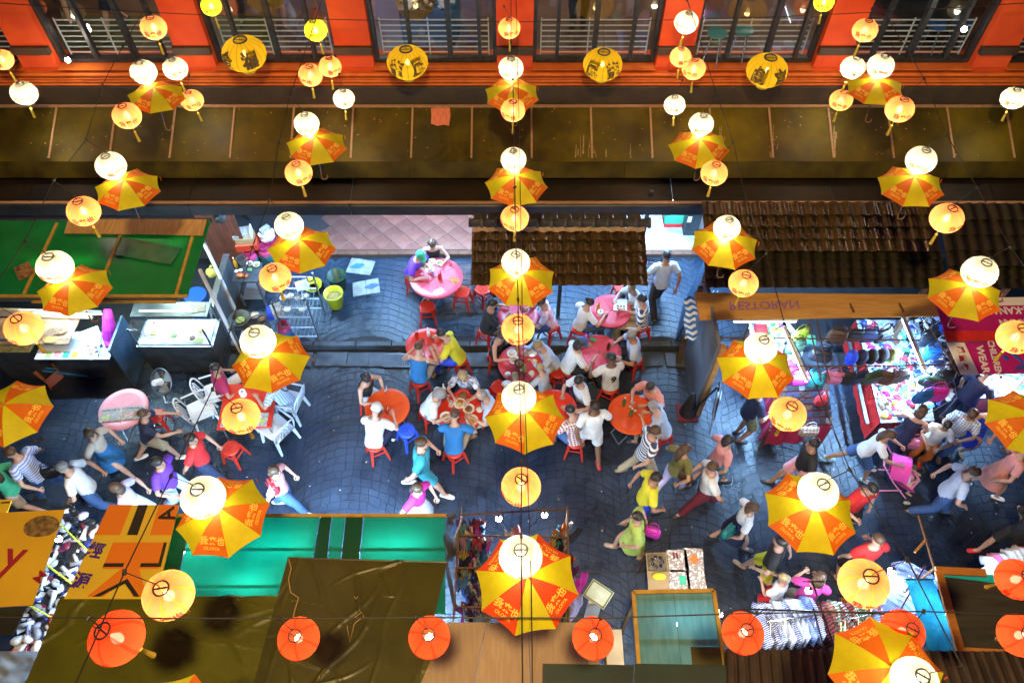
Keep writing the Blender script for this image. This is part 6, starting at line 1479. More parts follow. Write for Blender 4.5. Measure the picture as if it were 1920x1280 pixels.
# overhead pipes of the stall
fr = thing('pipe_scaffold', 'thin brown pipe frame carrying hanging bags over the stall', 'frame', (0, 0, 0))
zp = 2.08
ps_ = {}
for nm, (x0, y0), (x1, y1) in (('a', (1345, 632), (1725, 638)), ('b', (1380, 688), (1795, 684)), ('c', (1515, 595), (1540, 715)), ('d', (1530, 595), (1555, 712)), ('e', (1735, 600), (1800, 705))):
    ob('pipe', MB().tube([G(x0, y0, zp), G(x1, y1, zp)], .013, 6), M_rust, fr)
for px, py in ((1545, 800), (1800, 790)):
    q = G(px, py, 0); 
for px, py in ((1352, 632), (1790, 684)):
    q = G(px, py, zp); ob('upright', MB().tube([q, (q.x, q.y, 0)], .016, 6), M_rust, fr)
tube_lamp('stall_tube', 'bright fluorescent tube over the left end of the bag stall', G(1376, 602, 2.0), G(1492, 602, 2.0), 55)
tube_lamp('stall_tube', 'slanting bright tube over the wallet table', G(1470, 618, 2.02), G(1512, 715, 2.02), 105)
tube_lamp('stall_tube', 'slanting bright tube over the trinket table', G(1692, 598, 2.02), G(1732, 695, 2.02), 120)
bulb_lamp('bright round bulb above the sock rack', G(1748, 692, 1.8), 50)
# trinket table
za = .82
ta = [G(1652, 792, za), G(1752, 788, za), G(1722, 600, za), G(1606, 600, za)]
tt = thing('market_table', 'long trinket table with a red cloth side', 'table', (0, 0, 0))
ob('top', MB().slab(ta, .03), CL['lightblue'], tt)
def skirt(u0, u1, z1, m_, nm='cloth'):
    a, b = u0, u1; ob(nm, MB().grid(lambda u, v: (a * (1 - u) + b * u) + Vector((.015 * math.sin(u * 40) - .06 * v, .015 * math.cos(u * 33), -v * z1)), 24, 4), m_, tt)
skirt(ta[0] + Vector((-.02, -.02, .003)), ta[3] + Vector((-.02, 0, .003)), .6, CL['red']); skirt(ta[1] + Vector((0, -.02, 0)), ta[0] + Vector((0, -.02, 0)), .62, CL['maroon'])
ob('trestle', MB().slab([ta[0] + Vector((-.16, .1, -.2)), ta[0] + Vector((-.1, .1, -.2)), ta[3] + Vector((-.1, 0, -.2)), ta[3] + Vector((-.16, 0, -.2))], .03), M_dsteel, tt)
PAL = [(.7, .03, .06), (.75, .76, .82), (.03, .05, .3), (.02, .02, .03), (.7, .15, .4), (.06, .25, .6), (.6, .62, .7), (.75, .5, .05), (.1, .45, .4), (.5, .5, .75), (.8, .8, .85), (.3, .02, .2), (.05, .1, .05)]
P_trk = palette('trinkets', PAL, rough=.35); P_cloth = palette('garments', PAL, rough=.8, stripes=9.0); P_bag = palette('bags', [(.02, .02, .03), (.05, .03, .02), (.03, .05, .12), (.25, .03, .06), (.06, .06, .05), (.4, .12, .3)], rough=.5)
rt_ = random.Random(21)
shapes = [MB().box((0, 0, .02), (.06, .04, .04), bev=.01).mesh('trinket'), MB().sphere((0, 0, .025), (.035, .03, .025), 8, 5).mesh('trinket', True), MB().lathe([(.012, 0), (.028, 0), (.028, .02), (.012, .02)], 10).mesh('trinket', True), MB().box((0, 0, .012), (.075, .05, .02), bev=.008).mesh('trinket')]
NUM = ['', 'first', 'second', 'third', 'fourth', 'fifth', 'sixth', 'seventh', 'eighth', 'ninth', 'tenth', 'eleventh', 'twelfth', 'thirteenth', 'fourteenth', 'fifteenth', 'sixteenth', 'seventeenth', 'eighteenth', 'nineteenth', 'twentieth'] + ['twenty-' + w for w in ('first', 'second', 'third', 'fourth', 'fifth', 'sixth', 'seventh', 'eighth', 'ninth')] + ['thirtieth'] + ['thirty-' + w for w in ('first', 'second', 'third', 'fourth', 'fifth', 'sixth', 'seventh', 'eighth', 'ninth')]
HUE = {'red': (.7, .03, .05), 'white': (.75, .76, .82), 'navy': (.03, .05, .25), 'black': (.02, .02, .025), 'pink': (.72, .18, .4), 'blue': (.06, .25, .6), 'silver': (.55, .57, .62), 'yellow': (.75, .5, .05), 'teal': (.1, .42, .4), 'lilac': (.5, .48, .75), 'plum': (.3, .02, .2), 'brown': (.12, .06, .03), 'green': (.1, .4, .12), 'grey': (.25, .25, .28), 'maroon': (.25, .03, .06)}
def hue(c, rough=.35): return pm('dyed_%s_%d' % (c, int(rough * 100)), HUE[c], tuple(x * .75 for x in HUE[c]), 9, rough=rough)
def scatter(n, quad, what, where, group, name, cat, meshes, hues, smin=.8, smax=1.4, lift=.004, rough=.35):
    """things laid out in loose rows; each label gives colour, row and place"""
    cols = max(1, int(math.sqrt(n * (quad[1] - quad[0]).length / (quad[3] - quad[0]).length))); rows = max(1, n // cols)
    for r in range(rows):
        for c in range(cols):
            u, v = (c + .5 + rt_.uniform(-.4, .4)) / cols, (r + .5 + rt_.uniform(-.4, .4)) / rows
            q = quadmap(quad, u, v); s = rt_.uniform(smin, smax); h = rt_.choice(hues)
            tag(ob(name, rt_.choice(meshes), hue(h, rough), loc=(q.x, q.y, q.z + lift), rot=(rt_.uniform(-.3, .3), rt_.uniform(-.3, .3), rt_.uniform(0, 6)), scale=s), f'{h} {what}, {NUM[r + 1]} row from the front, {NUM[c + 1]} from the left, {where}', cat, group)
scatter(190, [quadmap(ta, .04, .03), quadmap(ta, .7, .03), quadmap(ta, .7, .97), quadmap(ta, .04, .97)], 'trinket', 'red sided table', 'trinkets on the red sided table', 'trinket', 'trinket', shapes, list(HUE), 1.2, 2.3)
bl = MB().tube([(0, 0, 0), (.02, 0, .0)], .02, 8)
ring_m = MB(); ring_m.lathe([(.028, 0), (.04, .006), (.04, .02), (.028, .026), (.028, 0)], 14); ring_m = ring_m.mesh('bracelet', True)
fq = [G(1655, 800, za - .12), G(1745, 800, za - .12), G(1742, 770, za - .1), G(1650, 770, za - .1)]
ob('front_shelf', MB().slab(fq, .02), CL['maroon'], tt)
scatter(36, fq, 'bracelet', 'trinket table shelf', 'bracelets on the front shelf', 'bracelet', 'bracelet', [ring_m], ['black', 'black', 'grey', 'yellow', 'silver'], .9, 1.2)
# hanging socks and shirts along the table's right side
sock = MB().tube([(0, 0, 0), (.005, 0, -.12), (.0, .02, -.2), (.0, .1, -.24)], [(.03, .012), (.035, .014), (.034, .018), (.02, .014)], 8, side=(1, 0, 0)).mesh('sock', True)
rk = thing('sock_rack', 'slanting wire rack of packaged goods right of the trinket table', 'rack', (0, 0, 0))
ra = [quadmap(ta, .74, .02), quadmap(ta, 1.08, .02), quadmap(ta, 1.05, .98), quadmap(ta, .74, .98)]
ra[1] = ra[1] + Vector((0, 0, .7)); ra[2] = ra[2] + Vector((0, 0, .7)); ra[0] = ra[0] + Vector((0, 0, .06)); ra[3] = ra[3] + Vector((0, 0, .06))
for i in range(14): ob('wire', MB().tube([quadmap(ra, 0, i / 13), quadmap(ra, 1, i / 13)], .006, 5), M_chrome, rk)
for i in range(5): ob('rail', MB().tube([quadmap(ra, i / 4, 0), quadmap(ra, i / 4, 1)], .008, 5), M_chrome, rk)
for u_ in (0, 1):
    q = quadmap(ra, 1, u_); ob('support', MB().tube([q, (q.x, q.y, 0)], .014, 6), M_chrome, rk)
pk_m = MB().box((0, 0, .01), (.07, .13, .016), bev=.005).mesh('packet')
scatter(90, ra, 'packet', 'slanting wire rack', 'packets on the wire rack', 'packet', 'packet', [pk_m], ['white', 'silver', 'navy', 'grey', 'plum', 'black', 'blue', 'lilac'], .8, 1.15, lift=.012, rough=.2)
cap_m = CAPB
for i in range(5):
    q = G(1598 + i * 19, 668 - 1 * i, 1.75); t = thing('cap', ('blue', 'navy', 'black', 'dark', 'green black')[i] + ' cap clipped in the row above the trinkets, ' + ('first', 'second', 'third', 'fourth', 'last')[i] + ' from the left', 'cap', q, 2.4, 'caps hung above the trinket table'); t.scale = (1.15,) * 3; t.rotation_euler = (-1.1, 0, 2.6)
    ob('crown', cap_m, (CL['royal'], CL['navy'], CL['black'], CL['black'], CL['olive'])[i], t)
def hang_bag(label, px, py, z, mat, w=.28, h=.3, rz=0.0, strap=True):
    p = G(px, py, z); t = thing('hanging_bag', label, 'bag', p, rz, 'bags hung on the stall pipes')
    b = MB(); rings = []
    for zz, ww, dd in ((-h, .8, .7), (-h * .9, 1, 1.0), (-h * .55, 1.04, 1.05), (-h * .2, .95, .75), (0, .86, .3)):
        rings.append([Vector((w / 2 * ww * math.copysign(abs(math.cos(a)) ** .5, math.cos(a)), .07 * dd * math.sin(a), zz - .12)) for a in [2 * PI * k / 14 for k in range(14)]])
    ob('body', b.loft(rings).mesh('body', True), mat, t); ob('flap', MB().box((0, -.07, -.12 - h * .35), (w * .7, .015, h * .4), bev=.006), mat, t)
    for sy in (-.03, .03): ob('strap', MB().tube([(-w * .3, sy, -.13), (-w * .2, sy, -.02), (0, sy, .02), (w * .2, sy, -.02), (w * .3, sy, -.13)], .009, 5), mat, t)
BM = {k: pm('bag_' + k, c_, tuple(x * .7 for x in c_), 12, rough=.45, bump=.15) for k, c_ in (('black', (.015, .015, .018)), ('brown', (.09, .045, .025)), ('navy', (.02, .03, .09)), ('pink', (.6, .18, .32)), ('green', (.04, .07, .04)), ('lime', (.45, .6, .05)), ('red', (.5, .03, .04)), ('teal', (.02, .2, .2)), ('magenta', (.6, .03, .4)), ('blue', (.02, .12, .4)))}
HB = [('pink handbag on the front pipe', 1570, 690, 'pink'), ('black handbag on the front pipe next to the pink one', 1593, 690, 'black'), ('navy handbag on the front pipe', 1620, 690, 'navy'), ('dark green handbag on the front pipe', 1646, 690, 'green'), ('brown shoulder bag on the front pipe', 1670, 689, 'brown'), ('second brown shoulder bag near the bright tube', 1694, 688, 'brown'),
      ('magenta tote at the left end of the front pipe', 1508, 692, 'magenta'), ('teal tote beside the magenta one', 1537, 692, 'teal'), ('black rucksack at the middle pipe', 1548, 650, 'black'), ('brown rucksack under the board', 1580, 612, 'brown'), ('black rucksack under the board', 1612, 610, 'black'), ('navy rucksack under the board', 1640, 610, 'navy'), ('black holdall under the board right of centre', 1668, 610, 'black'),
      ('lime bag among the left hangings', 1508, 612, 'lime'), ('green bag among the left hangings', 1500, 632, 'green'), ('black bag on the right hanging rail', 1748, 620, 'black'), ('blue bag on the right hanging rail', 1757, 645, 'blue'), ('dark bag low on the right hanging rail', 1765, 668, 'navy'), ('blue jacket like bag at the sock rack end', 1745, 725, 'blue'), ('magenta bag at the sock rack end', 1768, 720, 'magenta'), ('black bag at the right end of the front pipe', 1785, 686, 'black'), ('grey black bag below the bright bulb', 1760, 700, 'green')]
for i, (lab, px, py, m_) in enumerate(HB): hang_bag(lab, px, py, 2.05, BM[m_], rz=rt_.uniform(-.4, .4), w=rt_.uniform(.3, .4), h=rt_.uniform(.26, .36))
# left counter under the tubes, goods on it
lq = [G(1412, 700, .85), G(1498, 700, .85), G(1488, 606, .85), G(1405, 606, .85)]
lt_ = thing('market_table', 'white cloth table of small goods under the left stall tube', 'table', (0, 0, 0)); ob('top', MB().slab(lq, .03), M_white, lt_)
for q_ in lq: ob('leg', MB().box((q_.x, q_.y, .41), (.04, .04, .82)), M_rust, lt_)
scatter(70, lq, 'packet', 'white cloth table', 'packets on the white cloth table', 'packet', 'packet', shapes + [pk_m], ['red', 'white', 'blue', 'yellow', 'pink', 'green', 'black', 'grey', 'teal'], 1.2, 2.0)
# wallet table
wq = [G(1446, 802, .8), G(1560, 796, .8), G(1552, 722, .95), G(1452, 724, .95)]
wt = thing('wallet_table', 'sloping table of wallets with a dark red cloth', 'table', (0, 0, 0)); ob('top', MB().slab(wq, .03), CL['maroon'], wt)
ob('cloth', MB().grid(lambda u, v: wq[0].lerp(wq[1], u) + Vector((.02 * math.sin(u * 30), -.01 - .05 * v + .02 * math.sin(u * 22), -.5 * v)), 24, 4, flip=True), CL['crimson'], wt); ob('cloth', MB().grid(lambda u, v: wq[3].lerp(wq[0], u) + Vector((-.01 - .06 * v + .02 * math.sin(u * 19), .0, -.5 * v)), 16, 4, flip=True), CL['crimson'], wt)
for sx in (0, 1):
    for q_ in (wq[sx], wq[3 - sx]): ob('leg', MB().box((q_.x, q_.y, .37), (.04, .04, .74)), M_rust, wt)
wm = MB().box((0, 0, .012), (.105, .09, .022), bev=.005).mesh('wallet')
P_wal = palette('wallets', [(.015, .015, .02), (.03, .02, .018), (.07, .035, .02), (.02, .025, .05), (.02, .02, .02), (.12, .11, .11)], .35)
for r in range(6):
    for c in range(9):
        q = quadmap(wq, (c + .5) / 9, (r + .5) / 6); tag(ob('wallet', wm, P_wal, loc=(q.x, q.y, q.z + .03), rot=(.5, 0, rt_.uniform(-.05, .05))), f'dark leather wallet, {NUM[r + 1]} row from the front, {NUM[c + 1]} from the left, wallet table', 'wallet', 'wallets in rows')
hang_bag('red and blue woven bag hanging at the wallet table', 1548, 735, 1.35, BM['red'], .2, .26); hang_bag('beige checked tote hanging at the wallet table front', 1525, 795, .95, stripes('tartan', (.55, .5, .42), (.3, .2, .16), 16, check=True), .34, .24)
tag(ob('flat_bar', MB().box((0, 0, 0), (.3, .04, .02)), M_rust, loc=G(1500, 716, 1.0)), 'rusty flat bar at the back of the wallet table', 'bar')
# red and pink goods at the back left
for i, (px, py, m_) in enumerate(((1425, 620, 'red'), (1440, 655, 'hotpink'), (1480, 690, 'hotpink'), (1515, 640, 'green'))):
    g_ = MB().box((0, 0, .06), (.24, .2, .12), bev=.04); tag(ob('pouch', g_.mesh('pouch', True), CL[m_], loc=G(px, py, .88), rot=(0, 0, i)), ('red', 'pink', 'bright pink', 'green')[i] + ' soft pouch at the ' + ('back', 'middle', 'front', 'right')[i] + ' of the white cloth table', 'pouch')
# magenta children wear banners, printed side towards the street
M_mgb = pm('magenta_banner', (.62, .02, .26), (.54, .015, .22), 2, rough=.5, trans=.25); M_wprint = pm('white_print', (.8, .78, .8), rough=.6); M_rprint = pm('dark_red_print', (.35, .015, .03), rough=.6); M_bprint = pm('blue_print', (.02, .08, .5), rough=.6)
bn = thing('cloth_banner', 'magenta banner with white lettering for childrens clothes', 'banner', (0, 0, 0))
b1 = [G(1812, 702, 2.05), G(1990, 696, 2.05), G(1970, 640, 2.2), G(1783, 642, 2.2)]
ob('cloth', MB().slab(b1, .008), M_mgb, bn)
ob('white_strip', MB().slab([G(1802, 702, 2.052), G(1836, 702, 2.052), G(1808, 642, 2.207), G(1775, 642, 2.207)], .006), M_wprint, bn)
def ltr(body, mat, cor, u, v, h, par, sx=1.0, rot=PI): return letters_on(body, mat, par, cor, u, v, h, rot, .03, .008, sx)
ltr('WEAR', M_wprint, b1, .24, .45, .17, bn, 1.0, PI / 2 + PI); ltr('CHILDREN', M_wprint, b1, .37, .5, .15, bn, .85, PI / 2 + PI); ltr('KANAK-KANAK', M_wprint, b1, .74, .5, .12, bn, .8, PI / 2 + PI)
ltr('威 童 裝', M_rprint, [G(1802, 702, 2.06), G(1836, 702, 2.06), G(1808, 642, 2.21), G(1775, 642, 2.21)], .5, .5, .13, bn, .9, PI / 2 + PI)
q_ = quadmap(b1, .56, .5); ob('emblem', MB().tube([q_ + Vector((-.1, .2, .03)), q_ + Vector((.12, -.12, .01)), q_ + Vector((-.05, -.22, .0)), q_ + Vector((.2, -.18, 0))], (.012, .035), 8, side=(0, 0, 1)).sphere(q_ + Vector((-.13, -.02, .01)), (.05, .05, .012), 12, 4), M_bprint, bn)
bn2 = thing('cloth_banner', 'upper magenta and red banner with upside down white letters', 'banner', (0, 0, 0))
b2 = [G(1778, 640, 2.22), G(1990, 636, 2.22), G(1970, 556, 2.3), G(1750, 560, 2.3)]
ob('cloth', MB().slab(b2, .008), M_mgb, bn2); ob('red_strip', MB().slab([G(1776, 640, 2.224), G(1990, 637, 2.224), G(1985, 618, 2.246), G(1768, 620, 2.246)], .006), CL['red'], bn2)
ob('white_strip', MB().slab([G(1762, 574, 2.292), G(1975, 571, 2.292), G(1970, 556, 2.306), G(1750, 560, 2.306)], .006), M_wprint, bn2)
ltr('KANAK-KANAK', M_wprint, b2, .72, .68, .2, bn2, .9); ltr('PAKAIAN', M_wprint, b2, .66, .4, .17, bn2, .9); ltr('威 童 裝', M_rprint, b2, .5, .93, .1, bn2)
# far right cosmetics table
cq = [G(1838, 745, .85), G(1960, 735, .85), G(1950, 700, .95), G(1825, 702, .95)]
ct_ = thing('display_table', 'brightly lit table of small white goods under the banner', 'table', (0, 0, 0)); ob('top', MB().slab(cq, .03), M_white, ct_); ob('cloth', MB().grid(lambda u, v: cq[0].lerp(cq[1], u) + Vector((.02 * math.sin(u * 25), -.02 - .04 * v, -.45 * v)), 16, 3, flip=True), CL['maroon'], ct_)
ob('leg', MB().box((cq[0].x + .1, cq[0].y + .1, .4), (.05, .05, .8)), M_rust, ct_)
scatter(60, cq, 'box', 'table under the banner', 'pale boxes under the banner', 'small_box', 'box', [shapes[0], shapes[3]], ['white', 'silver', 'white', 'lilac', 'teal', 'grey'], .9, 1.4)
bulb_lamp('bright round bulb over the white goods table', G(1872, 712, 1.6), 40); tube_lamp('stall_tube', 'slanting bright tube at the right picture edge', G(1890, 740, 1.4), G(1935, 700, 1.45), 22)
# ------------------------------------------------------------------ near stalls seen from above
M_olive = pm('olive_tarpaulin', (.1, .1, .002), (.075, .074, .002), 2.5, rough=.4, bump=.1, bscale=14, detail=5)
M_oliveb = pm('black_olive_tarpaulin', (.06, .054, .002), (.042, .038, .002), 2.5, rough=.4, bump=.1, bscale=14, detail=5)
M_tealt = pm('green_translucent_sheet', (.05, .5, .36), (.04, .44, .31), 2, rough=.3, trans=.75)
M_dgr = pm('dark_green_strip', (.004, .1, .05), (.004, .08, .04), 3, rough=.4, trans=.35)
def tarp(label, cor, mat, nu=40, nv=30, amp=.03, seed=0, sag=.0, name='tarpaulin', fold=True):
    c = [Vector(p) for p in cor]; rk_ = random.Random(seed); folds = []
    for k in range(26):
        x, y, th = rk_.uniform(-.1, 1.1), rk_.uniform(-.1, 1.1), rk_.choice([rk_.gauss(1.35, .25), rk_.gauss(1.9, .3), rk_.uniform(0, PI)]); folds.append((x, y, math.cos(th), math.sin(th), rk_.uniform(.15, .6), rk_.uniform(.3, 1.0), rk_.uniform(.008, .02)))
    def f(u, v, dz=0.0):
        p = quadmap(c, u, v); z = amp * .5 * noise.noise(Vector((p.x * .9 + seed, p.y * .9, seed)))
        for x, y, cx, sy, L, h, w in folds:
            du, dv = u - x, v - y; s = du * cx + dv * sy; d = abs(-du * sy + dv * cx + .03 * math.sin(s * 9))
            if d < w and abs(s) < L: z += amp * h * (1 - d / w) * (1 - abs(s) / L)
        return p + Vector((0, 0, z + dz))
    t = thing(name, label, 'tarpaulin', (0, 0, 0))
    ob('sheet', MB().grid(f, nu * 3, nv * 3).mesh('sheet', True), mat, t)
    if fold: ob('hem', MB().tube([f(i / 30, 1, .008) for i in range(31)], .012, 5), mat, t)
    return t, f
# green translucent roof with tubes below
zr = 2.45
gr_ = thing('sheet_roof', 'green translucent sheet roof lit from below by tubes', 'roof', (0, 0, 0))
segs = [(258, 320, 0), (320, 362, 1), (362, 600, 0), (600, 622, 1), (622, 648, 0), (648, 682, 1), (682, 836, 0)]
segs_b = [(170, 250, 0), (250, 318, 1), (318, 570, 0), (570, 603, 1), (603, 628, 0), (628, 664, 1), (664, 836, 0)]
for (a, b, k), (a2, b2, _) in zip(segs, segs_b):
    ob('sheet', MB().slab([G(a2 + .8, 1150, zr + .02), G(b2 - .8, 1150, zr + .02), G(b - .8, 968, zr), G(a + .8, 968, zr)], .006), M_dgr if k else M_tealt, gr_)
ob('front_batten', MB().bar(G(258, 966, zr + .012), G(838, 966, zr + .012), .045, .03), M_ystrip, gr_)
for x in (690, 618): ob('batten_cleat', MB().box(G(x, 965, zr + .03), (.12, .03, .02)), M_ystrip, gr_)
for y in (1030, 1100): ob('purlin', MB().bar(G(250, y, zr - .03), G(836, y, zr - .03), .03, .03), M_rust, gr_)
for px in (270, 560, 834):
    q = G(px, 1040, zr - .05); ob('post', MB().box((q.x, q.y, 1.2), (.05, .05, 2.4)), M_rust, gr_)
for i, (x0, x1, y) in enumerate(((300, 430, 1034), (480, 590, 1034), (690, 800, 1032), (430, 520, 1104))):
    tube_lamp('roof_tube', ('first', 'second', 'third', 'rear')[i] + ' tube glowing under the green sheet roof', G(x0, y, zr - .22), G(x1, y, zr - .22), 130, (.4, .7, 1.0), up=75)
# tarpaulins
tarp('large olive tarpaulin with sharp creases over the near left stalls', [G(40, 1300, 2.6), G(830, 1300, 2.6), G(800, 1120, 2.56), G(112, 1118, 2.56)], M_olive, 44, 20, .06, 1)
tarp('black olive tarpaulin folded over the green sheet roof', [G(470, 1300, 2.68), G(780, 1300, 2.68), G(838, 1054, 2.56), G(540, 1046, 2.56)], M_oliveb, 30, 34, .035, 5)
rp = ob('rope', MB().tube([G(541, 1047, 2.66), G(546, 1065, 2.67), G(541, 1085, 2.67), G(545, 1110, 2.67), G(560, 1120, 2.67), G(553, 1142, 2.67), G(549, 1160, 2.67)], .008, 5), pm('jute_rope', (.4, .26, .1), rough=.9)); tag(rp, 'thin cord lying on the black tarpaulin', 'cord')
for i, pts in enumerate((((665, 1157), (678, 1147), (682, 1155), (668, 1165), (664, 1170), (656, 1204), (651, 1172)), ((664, 1118), (668, 1122), (671, 1117)))):
    tag(ob('rope', MB().tube([G(x, y, 2.72) for x, y in pts], .007, 5), MATS['jute_rope']), ('looped cord at the seam of the two tarpaulins', 'short cord end at the tarpaulin corner')[i], 'cord')
# yellow sign with K
M_sg = pm('yellow_sign_board', (.76, .52, .03), (.68, .46, .03), 2, rough=.5); M_sgo = pm('orange_sign_print', (.75, .2, .01), rough=.5); M_blk = pm('black_print', (.02, .018, .012), rough=.5); M_pur = pm('purple_print', (.05, .02, .25), rough=.5)
sgc = [G(120, 1122, 2.64), G(292, 1122, 2.64), G(335, 946, 2.56), G(205, 946, 2.56)]
sg = thing('sign_board', 'yellow and orange sign board with a big letter K lying on the stall roof', 'sign', (0, 0, 0)); ob('board', MB().slab(sgc, .03), M_sg, sg)
def patch(par, cor, us, mat, lift=.004, nm='print'):
    X = (cor[1] - cor[0]); n_ = X.cross(cor[3] - cor[0]).normalized(); return ob(nm, MB().add([quadmap(cor, u, v) + n_ * lift for u, v in us], [tuple(range(len(us)))]), mat, par)
patch(sg, sgc, ((.0, .66), (.33, .66), (.33, 1), (.0, 1)), M_sgo); patch(sg, sgc, ((.72, .66), (1, .66), (1, 1), (.72, 1)), M_sgo); patch(sg, sgc, ((.42, .66), (.56, .66), (.56, 1), (.42, 1)), M_blk)
patch(sg, sgc, ((.24, .02), (.5, .3), (.28, .3), (.28, .58), (.95, .58), (.95, .3), (.72, .3), (.9, .02), (.74, .02), (.6, .2), (.42, .02)), M_sgo)
patch(sg, sgc, ((.28, .36), (.28, .32), (.52, .32), (.52, .36)), M_blk, .006); patch(sg, sgc, ((.72, .36), (.72, .32), (.97, .32), (.97, .58), (.93, .58), (.93, .36)), M_blk, .006); patch(sg, sgc, ((.3, .02), (.62, .2), (.82, .02), (.76, .02), (.61, .15), (.38, .02)), M_blk, .006)
letters_on('A', M_blk, sg, sgc, .87, .88, .3, PI * .62, .03, .006); letters_on('經', M_pur, sg, sgc, .1, .5, .23, -PI / 2 * .1, .03, .006); letters_on('源', M_pur, sg, sgc, .1, .18, .23, -PI / 2 * .1, .03, .006)
# yellow banner at the left edge
ybc = [G(-60, 1140, 2.62), G(60, 1134, 2.62), G(120, 955, 2.56), G(-30, 962, 2.56)]
yb = thing('sign_board', 'yellow banner with a large dark red letter y at the left picture edge', 'sign', (0, 0, 0)); ob('board', MB().slab(ybc, .025), pm('amber_banner', (.75, .45, .02), (.66, .38, .02), 1.5, rough=.5), yb)
letters_on('y', M_rprint, yb, ybc, .5, .42, .62, -.12, .01, .006); letters_on('M', M_rprint, yb, ybc, .98, .28, .2, 1.0, .01, .006)
q_ = quadmap(ybc, .78, .82); pic = MB().sphere(q_ + Vector((0, 0, .006)), (.24, .16, .006), 18, 4); ob('picture', pic, pm('dish_photo', (.1, .06, .03), (.3, .2, .06), 14, rough=.5), yb)
yb2 = thing('sign_board', 'small yellow board behind the left banner', 'sign', (0, 0, 0)); ob('board', MB().slab([G(-40, 965, 2.5), G(13, 960, 2.5), G(22, 936, 2.5), G(-40, 936, 2.5)], .02), M_sg, yb2); ob('line', MB().bar(G(2, 942, 2.512), G(18, 941, 2.512), .02, .004), M_blk, yb2)
yk = ob('striped_board', MB().slab([G(-60, 1190, 2.5), G(24, 1190, 2.5), G(48, 1140, 2.5), G(-60, 1140, 2.5)], .02), M_blk); tag(yk, 'black and yellow board under the left banner', 'sign')
# wrapped goods heaped on the slope between the signs
hq = [G(0, 1280, .9), G(95, 1270, .9), G(205, 1000, 1.0), G(120, 940, 1.0)]
hs = thing('goods_table', 'sloping counter heaped with wrapped goods between the yellow signs', 'table', (0, 0, 0)); ob('top', MB().slab(hq, .04), M_dsteel, hs)
for q_ in hq: ob('leg', MB().box((q_.x, q_.y, .42), (.05, .05, .86)), M_rust, hs)
roll = MB().tube([(-.1, 0, .03), (.1, 0, .03)], [.026, .03], 8).mesh('roll', True); blob_ = MB().sphere((0, 0, .04), (.08, .06, .04), 9, 6); blob_.v = [tuple(Vector(v) * (1 + .3 * noise.noise(Vector(v) * 22))) for v in blob_.v]; blob_ = blob_.mesh('bundle', True)
scatter(150, hq, 'wrapped bundle', 'left sloping counter', 'wrapped goods on the left counter', 'wrapped_bundle', 'bundle', [roll, roll, blob_, pk_m], ['white', 'black', 'silver', 'navy', 'maroon', 'grey', 'black', 'white', 'lilac'], .8, 1.4, lift=.01, rough=.3)
for i in range(4):
    a, b = quadmap(hq, .15, .15 + i * .24), quadmap(hq, 1.0, .08 + i * .24); n_ = 24
    tag(ob('rope', MB().tube([a.lerp(b, k / n_) + Vector((0, 0, .16 + .01 * math.sin(k * 2.6))) for k in range(n_ + 1)], .014, 5), pm('yellow_rope' if i else 'red_rope', (.6, .65, .05) if i else (.5, .05, .02), rough=.8)), ('red rope nearest the viewer', 'lowest yellow-green rope', 'middle yellow-green rope', 'topmost yellow-green rope')[i] + ' across the wrapped goods', 'rope')
tag(ob('plastic_film', MB().grid(lambda u, v: G(-20 + 100 * u, 1290 - 70 * v, 1.3) + Vector((0, 0, .06 * noise.noise(Vector((u * 4, v * 4, 2))))), 20, 14).mesh('film', True), pm('clear_film', (.35, .4, .46), (.2, .24, .3), 5, rough=.15, trans=.4)), 'crumpled clear plastic film over the goods at the lower left', 'plastic film')
bulb_lamp('bulb under the left banner over the wrapped goods', G(110, 1010, 2.2), 60)
# ------------------------------------------------------------------ scarf stall in the lower middle
sf = thing('pipe_scaffold', 'rusty pipe frame of the scarf stall in the lower middle', 'frame', (0, 0, 0)); zf = 2.35
for (x0, y0), (x1, y1) in (((862, 965), (1065, 953)), ((858, 1003), (1065, 1007)), ((855, 1064), (1066, 1066)), ((852, 1137), (1066, 1140)), ((864, 948), (850, 1165)), ((1064, 950), (1066, 1165))): ob('pipe', MB().tube([G(x0, y0, zf), G(x1, y1, zf)], .014, 6), M_rust, sf)
for px, py in ((863, 960), (1065, 955)):
    q = G(px, py, zf); ob('upright', MB().tube([(q.x, q.y, zf), (q.x, q.y, 0)], .016, 6), M_rust, sf)
def scarf_mesh(seed, L=1.2, w=.16):
    r_ = random.Random(seed); a, b = r_.uniform(0, 6), r_.uniform(8, 14)
    return MB().grid(lambda u, v: Vector(((u - .5) * w * (1 - .3 * v) + .04 * math.sin(v * 5 + a), .035 * math.sin(u * b + v * 4 + a) + .05 * v * math.sin(a), -L * v - .03 * math.sin(u * 7 + a))), 7, 10).mesh('scarf', True)
SCF = [scarf_mesh(i) for i in range(6)]
rs_ = random.Random(9)
P_scarf = palette('scarves', [(.02, .03, .1), (.6, .05, .3), (.03, .12, .5), (.65, .66, .72), (.3, .04, .35), (.02, .02, .03), (.06, .35, .4), (.62, .5, .05), (.1, .02, .25), (.6, .1, .08), (.15, .3, .6), (.5, .5, .6)], .7, stripes=14.0)
